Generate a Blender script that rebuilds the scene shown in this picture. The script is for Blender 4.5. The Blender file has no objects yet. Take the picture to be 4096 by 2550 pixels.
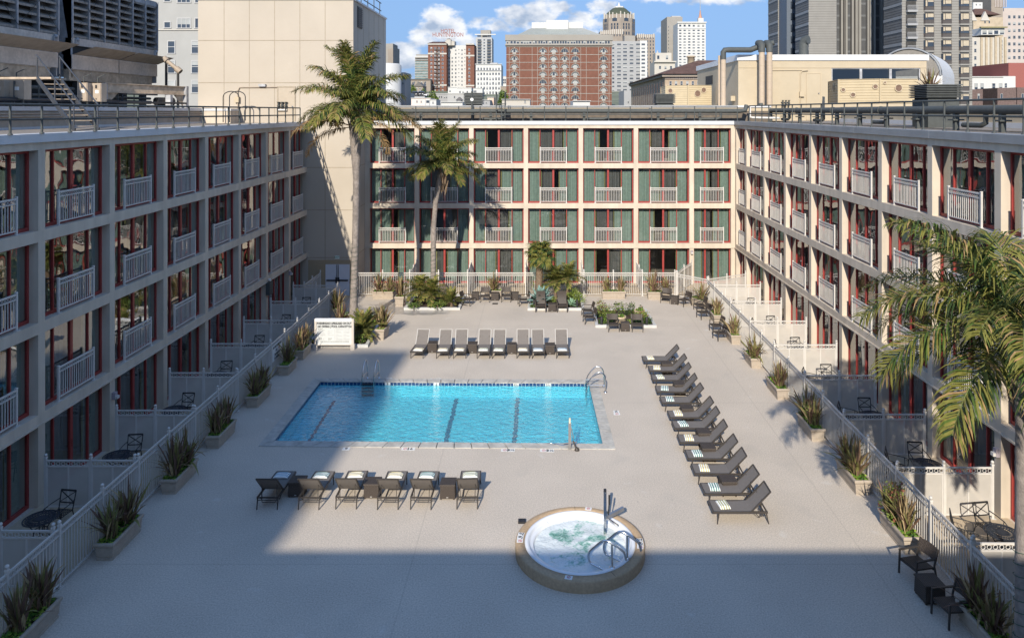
import bpy, math, random
from math import sin, cos, pi, radians, sqrt, atan2
from mathutils import Vector, Matrix
random.seed(7)
S = bpy.context.scene
COL = S.collection
# ---------------------------------------------------------------- camera
F, PU, PV, CH = 2940.0, 2158.0, 445.0, 12.0          # focal length and principal point in photo pixels, eye height
cd = bpy.data.cameras.new('camera'); cam = bpy.data.objects.new('camera', cd); COL.objects.link(cam)
cam.location = (0, 0, CH); cam.rotation_euler = (pi/2, 0, 0)
cd.sensor_width = 36; cd.lens = 36*F/4096
cd.shift_x = -(PU-2048)/4096; cd.shift_y = -(1275-PV)/4096
cd.clip_start = .1; cd.clip_end = 6000
S.camera = cam
# ---------------------------------------------------------------- sun, sky, exposure
SUNV = Vector((.306, 1.78, -1.0)).normalized()          # the way the light travels
el = math.asin(-SUNV.z); az = atan2(-SUNV.x, -SUNV.y)
ld = bpy.data.lights.new('sun', 'SUN'); sun = bpy.data.objects.new('sun', ld); COL.objects.link(sun)
ld.energy = 3.0; ld.angle = radians(.53); ld.color = (1, .92, .79)
sun.rotation_euler = SUNV.to_track_quat('-Z', 'Y').to_euler(); sun.location = (-20, -40, 60)
W = bpy.data.worlds.new('World'); S.world = W; W.use_nodes = True
def build_world():
    nt = W.node_tree; N = nt.nodes; L = nt.links
    for n in list(N): N.remove(n)
    tcs = N.new('ShaderNodeTexCoord'); mps = N.new('ShaderNodeMapping'); mps.inputs['Location'].default_value = (0, 0, .42); mps.inputs['Scale'].default_value = (1, 1, .85)
    L.new(tcs.outputs['Generated'], mps.inputs[0]); nrm = N.new('ShaderNodeVectorMath'); nrm.operation = 'NORMALIZE'; L.new(mps.outputs[0], nrm.inputs[0])
    out = N.new('ShaderNodeOutputWorld'); bg = N.new('ShaderNodeBackground'); sky = N.new('ShaderNodeTexSky')
    L.new(nrm.outputs[0], sky.inputs[0])
    sky.sky_type = 'NISHITA'; sky.sun_disc = False; sky.sun_elevation = el; sky.sun_rotation = az
    sky.air_density = 1.1; sky.dust_density = .2; sky.ozone_density = 4.0; sky.altitude = 50
    bg.inputs['Strength'].default_value = .15
    L.new(bg.outputs[0], out.inputs[0])
    tc = N.new('ShaderNodeTexCoord')
    def math_(op, a, b=None, clamp=False):
        m = N.new('ShaderNodeMath'); m.operation = op; m.use_clamp = clamp
        for i, v in enumerate((a, b)):
            if v is None: continue
            if isinstance(v, (int, float)): m.inputs[i].default_value = v
            else: L.new(v, m.inputs[i])
        return m.outputs[0]
    sep = N.new('ShaderNodeSeparateXYZ'); L.new(tc.outputs['Generated'], sep.inputs[0])
    ax = math_('ARCTAN2', sep.outputs[0], sep.outputs[1]); ez = math_('ARCSINE', sep.outputs[2])
    # cloud masses: azimuth, elevation, half widths
    clouds = [(-.128, .112, .032, .026, 1.5), (-.155, .098, .030, .016, 1.1), (-.105, .095, .025, .014, 1.0), (-.185, .070, .034, .026, 1.3), (-.172, .045, .04, .02, 1.1), (-.215, .05, .03, .02, 1.0),
              (-.066, .117, .040, .012, 1.1), (-.028, .126, .034, .018, 1.3), (.012, .134, .038, .022, 1.3), (.045, .122, .040, .018, 1.1), (.082, .114, .036, .016, 1.0), (.09, .138, .03, .012, .9), (.20, .149, .085, .009, 1.2), (.28, .152, .05, .012, 1.1), (.178, .106, .02, .008, .8),
              (-.5, .30, .3, .06, .9), (.6, .34, .3, .08, .9), (.1, .5, .5, .1, .8), (2.5, .3, .7, .12, .9), (-2.2, .35, .6, .12, .9)]
    acc = None
    wn = N.new('ShaderNodeTexNoise'); wn.inputs['Scale'].default_value = 9; wn.inputs['Detail'].default_value = 4; L.new(tc.outputs['Generated'], wn.inputs['Vector'])
    wo = math_('MULTIPLY', math_('SUBTRACT', wn.outputs['Fac'], .5), .05)
    ax2 = math_('ADD', ax, wo); ez2 = math_('ADD', ez, math_('MULTIPLY', wo, -.35))
    for (a, e, wa, we, st) in clouds:
        dx = math_('DIVIDE', math_('SUBTRACT', ax2, a), wa); dz = math_('DIVIDE', math_('SUBTRACT', ez2, e), we)
        d = math_('SQRT', math_('ADD', math_('MULTIPLY', dx, dx), math_('MULTIPLY', dz, dz)))
        m = math_('MULTIPLY', math_('SUBTRACT', 1.45, d, True), st)
        acc = m if acc is None else math_('MAXIMUM', acc, m)
    n1 = N.new('ShaderNodeTexNoise'); n1.inputs['Scale'].default_value = 34; n1.inputs['Detail'].default_value = 9; n1.inputs['Roughness'].default_value = .58
    mp = N.new('ShaderNodeMapping'); mp.inputs['Scale'].default_value = (1, 1, 1.7); L.new(tc.outputs['Generated'], mp.inputs[0]); L.new(mp.outputs[0], n1.inputs['Vector'])
    dens = math_('ADD', math_('MULTIPLY', acc, .9), math_('MULTIPLY', math_('SUBTRACT', n1.outputs['Fac'], .5), 2.2))
    ramp = N.new('ShaderNodeMapRange'); ramp.interpolation_type = 'SMOOTHSTEP'; L.new(dens, ramp.inputs[0]); ramp.inputs[1].default_value = .45; ramp.inputs[2].default_value = 1.05
    thin = math_('MULTIPLY', math_('SUBTRACT', 1.0, math_('MULTIPLY', sep.outputs[2], 2.5), True), .65)      # thin high haze low in the sky
    fac = math_('MULTIPLY', ramp.outputs[0], .92)
    # the lit billows are white, the thick parts grey-blue
    n2 = N.new('ShaderNodeTexNoise'); n2.inputs['Scale'].default_value = 26; n2.inputs['Detail'].default_value = 7
    mp2 = N.new('ShaderNodeMapping'); mp2.inputs['Location'].default_value = (.012, .02, -.025); mp2.inputs['Scale'].default_value = (1, 1, 1.5); L.new(tc.outputs['Generated'], mp2.inputs[0]); L.new(mp2.outputs[0], n2.inputs['Vector'])
    cr = N.new('ShaderNodeValToRGB'); L.new(n2.outputs['Fac'], cr.inputs[0])
    cr.color_ramp.elements[0].position = .34; cr.color_ramp.elements[0].color = (1.35, 1.65, 2.15, 1)
    cr.color_ramp.elements[1].position = .56; cr.color_ramp.elements[1].color = (3.3, 3.33, 3.4, 1)
    mix = N.new('ShaderNodeMix'); mix.data_type = 'RGBA'; L.new(fac, mix.inputs[0])
    hz = N.new('ShaderNodeMix'); hz.data_type = 'RGBA'; L.new(thin, hz.inputs[0]); L.new(sky.outputs[0], hz.inputs['A']); hz.inputs['B'].default_value = (.82, 1.22, 1.62, 1)
    L.new(hz.outputs['Result'], mix.inputs['A']); L.new(cr.outputs[0], mix.inputs['B'])
    L.new(mix.outputs['Result'], bg.inputs[0])
build_world()
S.view_settings.view_transform = 'Standard'; S.view_settings.look = 'None'; S.view_settings.exposure = 1.06; S.view_settings.gamma = 1
S.render.engine = 'CYCLES'
S.cycles.max_bounces = 8; S.cycles.diffuse_bounces = 5; S.cycles.glossy_bounces = 3; S.cycles.transparent_max_bounces = 10
S.cycles.caustics_reflective = False; S.cycles.caustics_refractive = False
# ---------------------------------------------------------------- measuring helpers (photo pixels -> metres)
def G(u, v, z=0.0):                      # point at height z seen at photo pixel u, v (4096 wide)
    Y = F*(CH-z)/(v-PV); return Vector(((u-PU)/F*Y, Y, z))
def GD(x, y, z=0.0): return G(x*1.68629, y*1.68629, z)
def PX(u, Y): return (u-PU)/F*Y
def PZ(v, Y): return CH-(v-PV)/F*Y
# ---------------------------------------------------------------- materials
MATS = {}
def mat(name, col, rough=.75, metal=0., var=.12, vs=3., bump=0., bs=40., spec=.4, var2=0., vs2=.4, trans=0., streak=0.):
    if name in MATS: return MATS[name]
    m = bpy.data.materials.new(name); m.use_nodes = True; nt = m.node_tree; N = nt.nodes; L = nt.links
    b = N['Principled BSDF']; b.inputs['Roughness'].default_value = rough; b.inputs['Metallic'].default_value = metal
    b.inputs['Specular IOR Level'].default_value = spec
    geo = N.new('ShaderNodeNewGeometry')
    col = tuple(col)+(1,)
    prev = None
    for (amt, sc) in ((var, vs), (var2, vs2), (streak, -3.)):
        if amt <= 0: continue
        n = N.new('ShaderNodeTexNoise'); n.inputs['Scale'].default_value = abs(sc); n.inputs['Detail'].default_value = 5
        if sc < 0:
            sm = N.new('ShaderNodeMapping'); sm.inputs['Scale'].default_value = (1, 1, .09); L.new(geo.outputs['Position'], sm.inputs[0]); L.new(sm.outputs[0], n.inputs['Vector'])
        else: L.new(geo.outputs['Position'], n.inputs['Vector'])
        mr = N.new('ShaderNodeMapRange'); L.new(n.outputs['Fac'], mr.inputs[0]); mr.inputs[1].default_value = .3; mr.inputs[2].default_value = .7
        mr.inputs[3].default_value = 1-amt; mr.inputs[4].default_value = 1+amt
        mx = N.new('ShaderNodeVectorMath'); mx.operation = 'SCALE'
        if prev is None: mx.inputs[0].default_value = col[:3]
        else: L.new(prev, mx.inputs[0])
        L.new(mr.outputs[0], mx.inputs['Scale']); prev = mx.outputs[0]
    if prev is None: b.inputs['Base Color'].default_value = col
    else: L.new(prev, b.inputs['Base Color'])
    if bump > 0:
        n = N.new('ShaderNodeTexNoise'); n.inputs['Scale'].default_value = bs; n.inputs['Detail'].default_value = 3; L.new(geo.outputs['Position'], n.inputs['Vector'])
        bp = N.new('ShaderNodeBump'); bp.inputs['Strength'].default_value = bump; bp.inputs['Distance'].default_value = .02
        L.new(n.outputs['Fac'], bp.inputs['Height']); L.new(bp.outputs[0], b.inputs['Normal'])
    if trans > 0:
        t = N.new('ShaderNodeBsdfTranslucent'); 
        if prev is None: t.inputs[0].default_value = col
        else: L.new(prev, t.inputs[0])
        ms = N.new('ShaderNodeMixShader'); ms.inputs[0].default_value = trans
        L.new(b.outputs[0], ms.inputs[1]); L.new(t.outputs[0], ms.inputs[2]); L.new(ms.outputs[0], N['Material Output'].inputs[0])
    MATS[name] = m; return m
def schlick(nt, base, refl):            # reflectance that is the same from both faces of a sheet
    N = nt.nodes; L = nt.links
    lw = N.new('ShaderNodeLayerWeight'); lw.inputs[0].default_value = .5
    pw = N.new('ShaderNodeMath'); pw.operation = 'POWER'; L.new(lw.outputs['Facing'], pw.inputs[0]); pw.inputs[1].default_value = 5
    mu = N.new('ShaderNodeMath'); mu.operation = 'MULTIPLY_ADD'; mu.use_clamp = True; L.new(pw.outputs[0], mu.inputs[0]); mu.inputs[1].default_value = refl; mu.inputs[2].default_value = base
    return mu
def glass_mat(name, tint, refl=1.6, wob=.03, ior=1.5, ws=.9, base=.02, dirt=0.):
    if name in MATS: return MATS[name]
    m = bpy.data.materials.new(name); m.use_nodes = True; nt = m.node_tree; N = nt.nodes; L = nt.links
    N.remove(N['Principled BSDF'])
    tr = N.new('ShaderNodeBsdfTransparent'); tr.inputs[0].default_value = tuple(tint)+(1,)
    gl = N.new('ShaderNodeBsdfGlossy'); gl.inputs['Roughness'].default_value = .01; gl.inputs[0].default_value = (.95, .97, 1, 1)
    mu = schlick(nt, base, refl)
    geo = N.new('ShaderNodeNewGeometry'); n = N.new('ShaderNodeTexNoise'); n.inputs['Scale'].default_value = ws; n.inputs['Detail'].default_value = 1.5; L.new(geo.outputs['Position'], n.inputs['Vector'])
    bp = N.new('ShaderNodeBump'); bp.inputs['Strength'].default_value = 1; bp.inputs['Distance'].default_value = wob; L.new(n.outputs['Fac'], bp.inputs['Height']); L.new(bp.outputs[0], gl.inputs['Normal'])
    mx = N.new('ShaderNodeMixShader'); L.new(mu.outputs[0], mx.inputs[0]); L.new(tr.outputs[0], mx.inputs[1]); L.new(gl.outputs[0], mx.inputs[2])
    o = mx.outputs[0]
    if dirt > 0:
        df = N.new('ShaderNodeBsdfDiffuse'); df.inputs[0].default_value = (.6, .6, .6, 1); m2 = N.new('ShaderNodeMixShader'); m2.inputs[0].default_value = dirt
        L.new(o, m2.inputs[1]); L.new(df.outputs[0], m2.inputs[2]); o = m2.outputs[0]
    L.new(o, N['Material Output'].inputs[0]); MATS[name] = m; return m
# ---------------------------------------------------------------- mesh builder
class MB:
    def __init__(s, M=None): s.v = []; s.f = []; s.m = []; s.sm = []; s.M = M; s.mi = 0
    def add(s, vs, fs, smooth=False):
        k = len(s.v)
        for p in vs:
            p = Vector(p)
            s.v.append(s.M @ p if s.M else p)
        for f in fs: s.f.append(tuple(k+i for i in f)); s.m.append(s.mi); s.sm.append(smooth)
        return s
    def bx(s, x0, y0, z0, x1, y1, z1):
        return s.add([(x0,y0,z0),(x1,y0,z0),(x1,y1,z0),(x0,y1,z0),(x0,y0,z1),(x1,y0,z1),(x1,y1,z1),(x0,y1,z1)],
                     [(0,3,2,1),(4,5,6,7),(0,1,5,4),(1,2,6,5),(2,3,7,6),(3,0,4,7)])
    def cb(s, c, d): return s.bx(c[0]-d[0]/2, c[1]-d[1]/2, c[2]-d[2]/2, c[0]+d[0]/2, c[1]+d[1]/2, c[2]+d[2]/2)
    def frus(s, x0, y0, x1, y1, z0, z1, i):          # box whose top is inset by i (negative: flares)
        return s.add([(x0,y0,z0),(x1,y0,z0),(x1,y1,z0),(x0,y1,z0),(x0+i,y0+i,z1),(x1-i,y0+i,z1),(x1-i,y1-i,z1),(x0+i,y1-i,z1)],
                     [(0,3,2,1),(4,5,6,7),(0,1,5,4),(1,2,6,5),(2,3,7,6),(3,0,4,7)])
    def bar(s, p, q, w, h, up=(0,0,1)):              # rectangular bar from p to q
        p = Vector(p); q = Vector(q); d = (q-p).normalized(); up = Vector(up)
        if abs(d.dot(up)) > .98: up = Vector((0,1,0))
        a = d.cross(up).normalized()*w/2; b = a.cross(d).normalized()*h/2
        vs = [p-a-b, p+a-b, p+a+b, p-a+b, q-a-b, q+a-b, q+a+b, q-a+b]
        return s.add(vs, [(0,1,2,3),(7,6,5,4),(1,0,4,5),(2,1,5,6),(3,2,6,7),(0,3,7,4)])
    def tube(s, pts, r, n=8, cap=True, smooth=True):
        pts = [Vector(p) for p in pts]; k = len(pts); rs = r if isinstance(r, (list, tuple)) else [r]*k
        vs = []; t0 = None; a = None
        for i, p in enumerate(pts):
            t = ((pts[min(i+1,k-1)]-p).normalized()+(p-pts[max(i-1,0)]).normalized()); t = t.normalized() if t.length > 1e-6 else (pts[min(i+1,k-1)]-p).normalized()
            if a is None:
                a = t.orthogonal().normalized()
            else:
                a = (a-t*a.dot(t)); a = a.normalized() if a.length > 1e-6 else t.orthogonal().normalized()
            b = t.cross(a)
            for j in range(n):
                w = 2*pi*j/n; vs.append(p+(a*cos(w)+b*sin(w))*rs[i])
        fs = [(i*n+j, i*n+(j+1) % n, (i+1)*n+(j+1) % n, (i+1)*n+j) for i in range(k-1) for j in range(n)]
        s.add(vs, fs, smooth)
        if cap: s.add(vs[:n], [tuple(range(n-1, -1, -1))]); s.add(vs[-n:], [tuple(range(n))])
        return s
    def ring(s, c, R, r, axis='y', n=10, m=4):
        vs = []; fs = []
        for i in range(n):
            w = 2*pi*i/n
            for j in range(m):
                q = 2*pi*j/m; rr = R+r*cos(q); x, y, z = rr*cos(w), r*sin(q), rr*sin(w)
                vs.append((c[0]+x, c[1]+y, c[2]+z) if axis == 'y' else (c[0]+y, c[1]+x, c[2]+z))
        for i in range(n):
            for j in range(m): fs.append((i*m+j, i*m+(j+1) % m, ((i+1) % n)*m+(j+1) % m, ((i+1) % n)*m+j))
        return s.add(vs, fs, True)
    def lathe(s, prof, c=(0,0,0), n=24, smooth=True):
        vs = [(c[0]+r*cos(2*pi*j/n), c[1]+r*sin(2*pi*j/n), c[2]+z) for (r, z) in prof for j in range(n)]
        fs = [(i*n+j, i*n+(j+1) % n, (i+1)*n+(j+1) % n, (i+1)*n+j) for i in range(len(prof)-1) for j in range(n)]
        return s.add(vs, fs, smooth)
    def disc(s, c, r, n=24, axis='z'):
        if axis == 'z': vs = [(c[0]+r*cos(2*pi*j/n), c[1]+r*sin(2*pi*j/n), c[2]) for j in range(n)]
        elif axis == 'y': vs = [(c[0]+r*cos(2*pi*j/n), c[1], c[2]+r*sin(2*pi*j/n)) for j in range(n)]
        else: vs = [(c[0], c[1]+r*cos(2*pi*j/n), c[2]+r*sin(2*pi*j/n)) for j in range(n)]
        return s.add(vs, [tuple(range(n))])
    def ball(s, c, r, n=10, m=6, sc=(1,1,1)):
        prof = [(max(r*sin(pi*i/m), 1e-4), -r*cos(pi*i/m)) for i in range(m+1)]
        vs = [(c[0]+a*cos(2*pi*j/n)*sc[0], c[1]+a*sin(2*pi*j/n)*sc[1], c[2]+z*sc[2]) for (a, z) in prof for j in range(n)]
        return s.add(vs, [(i*n+j, i*n+(j+1) % n, (i+1)*n+(j+1) % n, (i+1)*n+j) for i in range(m) for j in range(n)], True)
    def quad(s, *p): return s.add(p, [tuple(range(len(p)))])
    def prism(s, pts, z0, z1):
        n = len(pts); vs = [(p[0], p[1], z0) for p in pts]+[(p[0], p[1], z1) for p in pts]
        return s.add(vs, [tuple(range(n-1, -1, -1)), tuple(range(n, 2*n))]+[(i, (i+1) % n, n+(i+1) % n, n+i) for i in range(n)])
    def mesh(s, name, mats):
        me = bpy.data.meshes.new(name); me.from_pydata(s.v, [], s.f)
        for m in (mats if isinstance(mats, (list, tuple)) else [mats]): me.materials.append(m)
        me.polygons.foreach_set('material_index', s.m); me.polygons.foreach_set('use_smooth', s.sm); me.update(); return me
    def build(s, name, mats, parent=None, loc=None, rz=0):
        return link(name, s.mesh(name, mats), parent, loc, rz)
def link(name, data, parent=None, loc=None, rz=0):
    o = bpy.data.objects.new(name, data); COL.objects.link(o)
    if parent: o.parent = parent
    if loc is not None: o.location = loc
    if rz: o.rotation_euler = (0, 0, rz)
    return o
def tag(o, label=None, cat=None, group=None, kind=None):
    if label: o['label'] = label
    if cat: o['category'] = cat
    if group: o['group'] = group
    if kind: o['kind'] = kind
    return o
def thing(name, label, cat, loc=(0,0,0), rz=0, group=None):
    return tag(link(name, None, None, loc, rz), label, cat, group)
def struct(o): o['kind'] = 'structure'; return o
def dup(o, loc, rz=0, label=None, group=None, scale=None):
    c = o.copy(); COL.objects.link(c); c.location = loc; c.rotation_euler = (0, 0, rz)
    if scale: c.scale = scale
    if label: c['label'] = label
    if group: c['group'] = group
    for ch in list(o.children): dup_child(ch, c)
    return c
def dup_child(o, parent):
    c = o.copy(); COL.objects.link(c); c.parent = parent
    for ch in list(o.children): dup_child(ch, c)
    return c
def text_mesh(txt, size, matl, align='CENTER', ext=.002, bold=0., sx=1.):
    cu = bpy.data.curves.new('lettering', 'FONT'); cu.body = txt; cu.size = size; cu.align_x = align; cu.align_y = 'CENTER'; cu.extrude = ext; cu.offset = bold; cu.resolution_u = 3
    o = bpy.data.objects.new('lettering_source', cu); COL.objects.link(o)
    dg = bpy.context.evaluated_depsgraph_get(); me = bpy.data.meshes.new_from_object(o.evaluated_get(dg))
    bpy.data.objects.remove(o); bpy.data.curves.remove(cu); me.name = 'lettering'
    if sx != 1.:
        for v in me.vertices: v.co.x *= sx
    me.materials.clear(); me.materials.append(matl); return me
ORD = ['first','second','third','fourth','fifth','sixth','seventh','eighth','ninth','tenth','eleventh','twelfth','thirteenth','fourteenth','fifteenth','sixteenth']
# shared materials
m_beige = mat('beige_stucco', (.525, .45, .36), .9, var=.05, vs=1.2, bump=.15, bs=60, var2=.05, vs2=.3, streak=.10)
m_tan = mat('tan_stucco', (.46, .38, .265), .9, var=.05, vs=1.2, bump=.15, bs=60)
m_white = mat('white_paint', (.56, .53, .49), .45, var=.05, vs=4)
m_red = mat('red_frame_paint', (.29, .042, .036), .45, var=.1, vs=4)
m_coping = mat('pale_metal_coping', (.55, .55, .55), .5, var=.07, vs=1.5, var2=.06, vs2=.5)
m_coping_dark = mat('grey_metal_coping', (.24, .25, .26), .5, var=.1, vs=1.5)
m_dark = mat('dark_interior', (.05, .048, .045), .9, var=.2, vs=2)
m_interior = mat('room_paint', (.16, .145, .125), .9, var=.1, vs=1)
m_pipe = mat('grey_green_paint', (.065, .07, .066), .65, var=.12, vs=5)
m_chrome = mat('polished_steel', (.62, .62, .62), .18, 1., var=.05)
m_black = mat('black_metal', (.022, .022, .024), .5, var=.15)
m_glass = glass_mat('window_glass', (.86, .89, .88), .9, .012, 1.5, .9, .06)
m_glass_side = glass_mat('wavy_window_glass', (.80, .84, .83), .9, .016, 1.5, .8, .24)
# ================================================================ hotel wings
HEAD = [2.45, 5.24, 8.03, 10.82]; SILL = [0.0, 2.80, 5.59, 8.38]; REC = .28
m_curtain = mat('sage_green_curtain', (.27, .35, .30), .9, var=.12, vs=6, trans=.25)
m_curtain_olive = mat('olive_curtain_lining', (.30, .29, .14), .9, var=.12, vs=6, trans=.25)
m_sheer = mat('dark_sheer', (.10, .10, .095), .9, var=.12, vs=6)
WCACHE = {}
def win_frame_mesh(w, h, ml, ground):
    k = ('f', round(w, 2), round(h, 2), ml)
    if k in WCACHE: return WCACHE[k]
    b = MB(); t = .075
    b.bx(0, 0, 0, t, .08, h); b.bx(w-t, 0, 0, w, .08, h); b.bx(t, 0, h-.09, w-t, .08, h); b.bx(t, 0, 0, w-t, .08, .11)
    for (fx, ww) in ml: b.bx(w*fx-ww/2, -.012, .11, w*fx+ww/2, .068, h-.09)
    for (fx, ww) in ml:
        if ww > .12: b.bx(w*fx-.006, -.03, .95, w*fx+.02, -.013, 1.2)
    WCACHE[k] = b.mesh('window', m_red); return WCACHE[k]
def pane_mesh(w, h, side):
    k = ('p', round(w, 2), round(h, 2), side)
    if k not in WCACHE:
        WCACHE[k] = MB().quad((.05, .04, .05), (w-.05, .04, .05), (w-.05, .04, h-.05), (.05, .04, h-.05)).mesh('pane', m_glass_side if side else m_glass)
    return WCACHE[k]
def curtain_mesh(w, h, spans, key):
    k = ('c', round(w, 2), round(h, 2), key)
    if k in WCACHE: return WCACHE[k]
    b = MB(); r = random.Random(key)
    for (a, c, kind) in spans:
        b.mi = kind; x = a*w; vs = []; ph = r.random()*6
        while x < c*w:
            d = .035+.03*r.random(); vs.append(x); x += d
        vs.append(c*w)
        top = h-.12-.05*r.random(); pts = []
        for i, x in enumerate(vs):
            y = .20+(.05 if kind == 2 else 0)+(.045 if i % 2 else -.02)*(.6+.5*r.random())
            pts.append((x+.02*(r.random()-.5), y))
        for i in range(len(pts)-1):
            (xa, ya), (xb, yb) = pts[i], pts[i+1]
            b.quad((xa, ya, .06), (xb, yb, .06), (xb, yb, top), (xa, ya, top))
    WCACHE[k] = b.mesh('curtain', [m_curtain, m_curtain_olive, m_sheer]); return WCACHE[k]
ML4 = ((.235, .05), (.50, .13), (.765, .05)); ML3 = ((.32, .11), (.68, .06))
def spans_for(r, side):
    sp = []; a = r.choice([.22, .24, .26, .33, .44]); c = r.choice([.76, .74, .70, .62, .55])
    if side: a = r.choice([.12, .18, .24, .3]); c = r.choice([.80, .76, .72])
    sp.append((.03, a-.015, 0)); sp.append((a-.015, a+.012, 1)); sp.append((c+.012, .97, 0)); sp.append((c-.012, c+.012, 1))
    if r.random() < .65: sp.append((a+.02, .5-.02, 2)); 
    if r.random() < .65: sp.append((.52, c-.02, 2))
    return sp
def railing_mesh(w, h=1.08):
    k = ('r', round(w, 2))
    if k in WCACHE: return WCACHE[k]
    b = MB()
    for x in (-w/2, w/2):
        b.bx(x-.03, -.03, 0, x+.03, .03, h+.02); b.frus(x-.04, -.04, x+.04, .04, h+.02, h+.05, .015); b.bx(x-.08, -.07, 0, x+.08, .09, .015)
    for (z0, z1) in ((h-.05, h), (h-.185, h-.155), (.10, .135)): b.bx(-w/2+.03, -.022, z0, w/2-.03, .022, z1)
    n = int(w/.108); d = w/n
    for i in range(1, n): b.bx(-w/2+i*d-.011, -.011, .135, -w/2+i*d+.011, .011, h-.185)
    for i in range(n): b.ring((-w/2+(i+.5)*d, 0, h-.1025), .043, .009, 'y', 10, 4)
    WCACHE[k] = b.mesh('balcony_railing', m_white); return WCACHE[k]
def wing(name, label, loc, rz, edges, s0, s1, coping, side, depth=9., cw=.31, railw=1.83, skip_rail=()):
    """edges: column centre positions along the facade (local x); bays lie between neighbours."""
    t = thing(name, label, 'hotel wing', loc, rz)
    b = MB()
    for i in range(3): b.bx(s0, 0, HEAD[i], s1, .62, SILL[i+1])                   # floor bands
    b.bx(s0, 0, HEAD[3], s1, .62, 11.06)
    b.bx(s0, -.05, HEAD[0]+.02, s1, -.003, HEAD[0]+.075)                             # drip line on the lowest band
    for e in edges:
        for i in range(4): b.bx(e-cw/2, 0, SILL[i], e+cw/2, .62, HEAD[i])
    for (a, c) in ((s0, edges[0]-cw/2), (edges[-1]+cw/2, s1)):
        if c-a > .02:
            for i in range(4): b.bx(a, 0, SILL[i], c, .62, HEAD[i])
    b.build('wall', m_beige, t)
    c = MB(); c.bx(s0, -.09, 11.06, s1, .45, 11.32)
    x = s0+1.2
    while x < s1: c.bx(x, -.094, 11.055, x+.03, .2, 11.324); x += 3.05
    c.build('roof_coping', coping, t)
    MB().bx(s0, .45, 11.06, s1, depth, 11.22).build('roof', m_roof, t)
    i_ = MB()
    for z in (-.02, 2.62, 5.41, 8.2, 10.9): i_.bx(s0, .62, z, s1, 4.2, z+.15)
    i_.bx(s0, 4.2, 0, s1, 4.35, 11.05)
    for e in edges: i_.bx(e-.08, .62, 0, e+.08, 4.2, 11.0)
    i_.build('room_walls', m_interior, t)
    r = random.Random(len(edges)+int(abs(loc[0])*10))
    for i in range(len(edges)-1):
        a, e = edges[i]+cw/2, edges[i+1]-cw/2; w = e-a
        for f in range(4):
            h = HEAD[f]-SILL[f]; ml = ML4 if w > 2.9 else ML3
            fr = link('window', win_frame_mesh(w, h, ml, f == 0), t, (a, REC, SILL[f]))
            pn = link('pane', pane_mesh(w, h, side), fr); pn.rotation_euler = (radians(r.uniform(-.35, .35)), 0, radians(r.uniform(-.35, .35)))
            key = r.randrange(9) if side else r.randrange(14)
            link('curtain', curtain_mesh(w, h, spans_for(random.Random(key*7+3), side), key), fr)
            if f > 0:
                rw = railw if w > 2.9 else min(railw, w*.62)
                link('balcony_railing', railing_mesh(rw), t, (a+w/2+(0 if w > 2.9 else -.02), .11, SILL[f]))
    return t
m_roof = mat('gravel_roofing', (.22, .19, .16), .95, var=.25, vs=6, bump=.4, bs=90, var2=.15, vs2=.4)
XL, XR, YB, YT = -15.18, 13.62, 51.2, 48.0
back_edges = [-12.0, -8.55, -4.75, -.95, 2.88, 6.72, 10.6, 13.5]
wing('hotel_wing', 'beige gridded hotel wing facing the viewer across the pool deck, sunlit with green curtains', (0, YB, 0), 0, back_edges, -12.16, 13.62, m_coping, False)
left_edges = [15.15+3.708*k-.15 for k in range(0, 9)]+[48.35]
wing('hotel_wing', 'beige gridded hotel wing along the left edge of the deck, its whole front in shade', (XL, 0, 0), pi/2, left_edges, 11.0, 48.0, m_coping, True)
right_pos = [49.95-.05, 48.65-.15, 44.8-.15, 40.96-.15, 37.15-.15, 33.4-.15, 29.55-.15, 25.8-.15, 22.0-.15, 18.2-.15, 14.4-.15]
right_edges = [-(51.05)]+[-p for p in right_pos[1:]]
wing('hotel_wing', 'beige gridded hotel wing along the right edge of the deck, receding behind the near palm', (XR, 0, 0), -pi/2, right_edges, -51.2, -12.0, m_coping_dark, True)
# ---- blank tower at the end of the left wing
t = thing('stair_tower', 'tall blank cream concrete tower with panel joints beside the tall palm', 'tower', (0, 0, 0))
b = MB(); m_cream = mat('cream_concrete', (.43, .375, .305), .9, var=.03, vs=.6, bump=.08, bs=60, var2=.04, vs2=.25)
b.bx(-22.3, YT, -.5, -12.16, 58.2, 19.25)
b.build('wall', m_cream, t)
m_joint = mat('dark_tan_joint', (.31, .26, .195), .9)  # thin strips in a darker tan mark the panel joints
j = MB()
for z in (2.45, 5.56, 8.33, 11.10, 13.86, 16.62): j.bx(-22.28, YT-.012, z-.02, -12.18, YT-.002, z+.02)
for x in (-20.6, -18.95, -17.3, -15.65, -14.0): j.bx(x-.018, YT-.008, -.4, x+.018, YT-.001, 19.2)
for z in (2.45, 5.56, 8.33, 11.10): j.bx(-12.158, YT+.02, z-.02, -12.15, 51.19, z+.02)
for y in (49.2, 50.8, 52.4, 54.0, 55.6, 57.2): j.bx(-12.159, y-.015, 11.4, -12.151, y+.015, 19.2)
j.build('panel_joint', m_joint, t)
base = MB().bx(-15.1, YT-.016, -.4, -12.16, YT-.001, 2.30); base.build('plinth_band', mat('tan_base_paint', (.34, .265, .17), .9, var=.04), t)
cp = MB(); cp.bx(-22.36, YT-.06, 19.25, -12.10, YT+.2, 19.36); cp.bx(-12.3, YT+.2, 19.25, -12.06, 58.2, 19.36); cp.build('roof_coping', m_coping, t)
v = MB(); v.bx(-12.15, 49.0, 17.6, -12.10, 50.2, 19.0)
for k in range(10): v.bx(-12.1, 49.05, 17.66+k*.13, -12.06, 50.15, 17.73+k*.13)
v.build('louvre_vent', mat('brown_vent', (.10, .09, .08), .6), t)
rl = MB()
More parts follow.
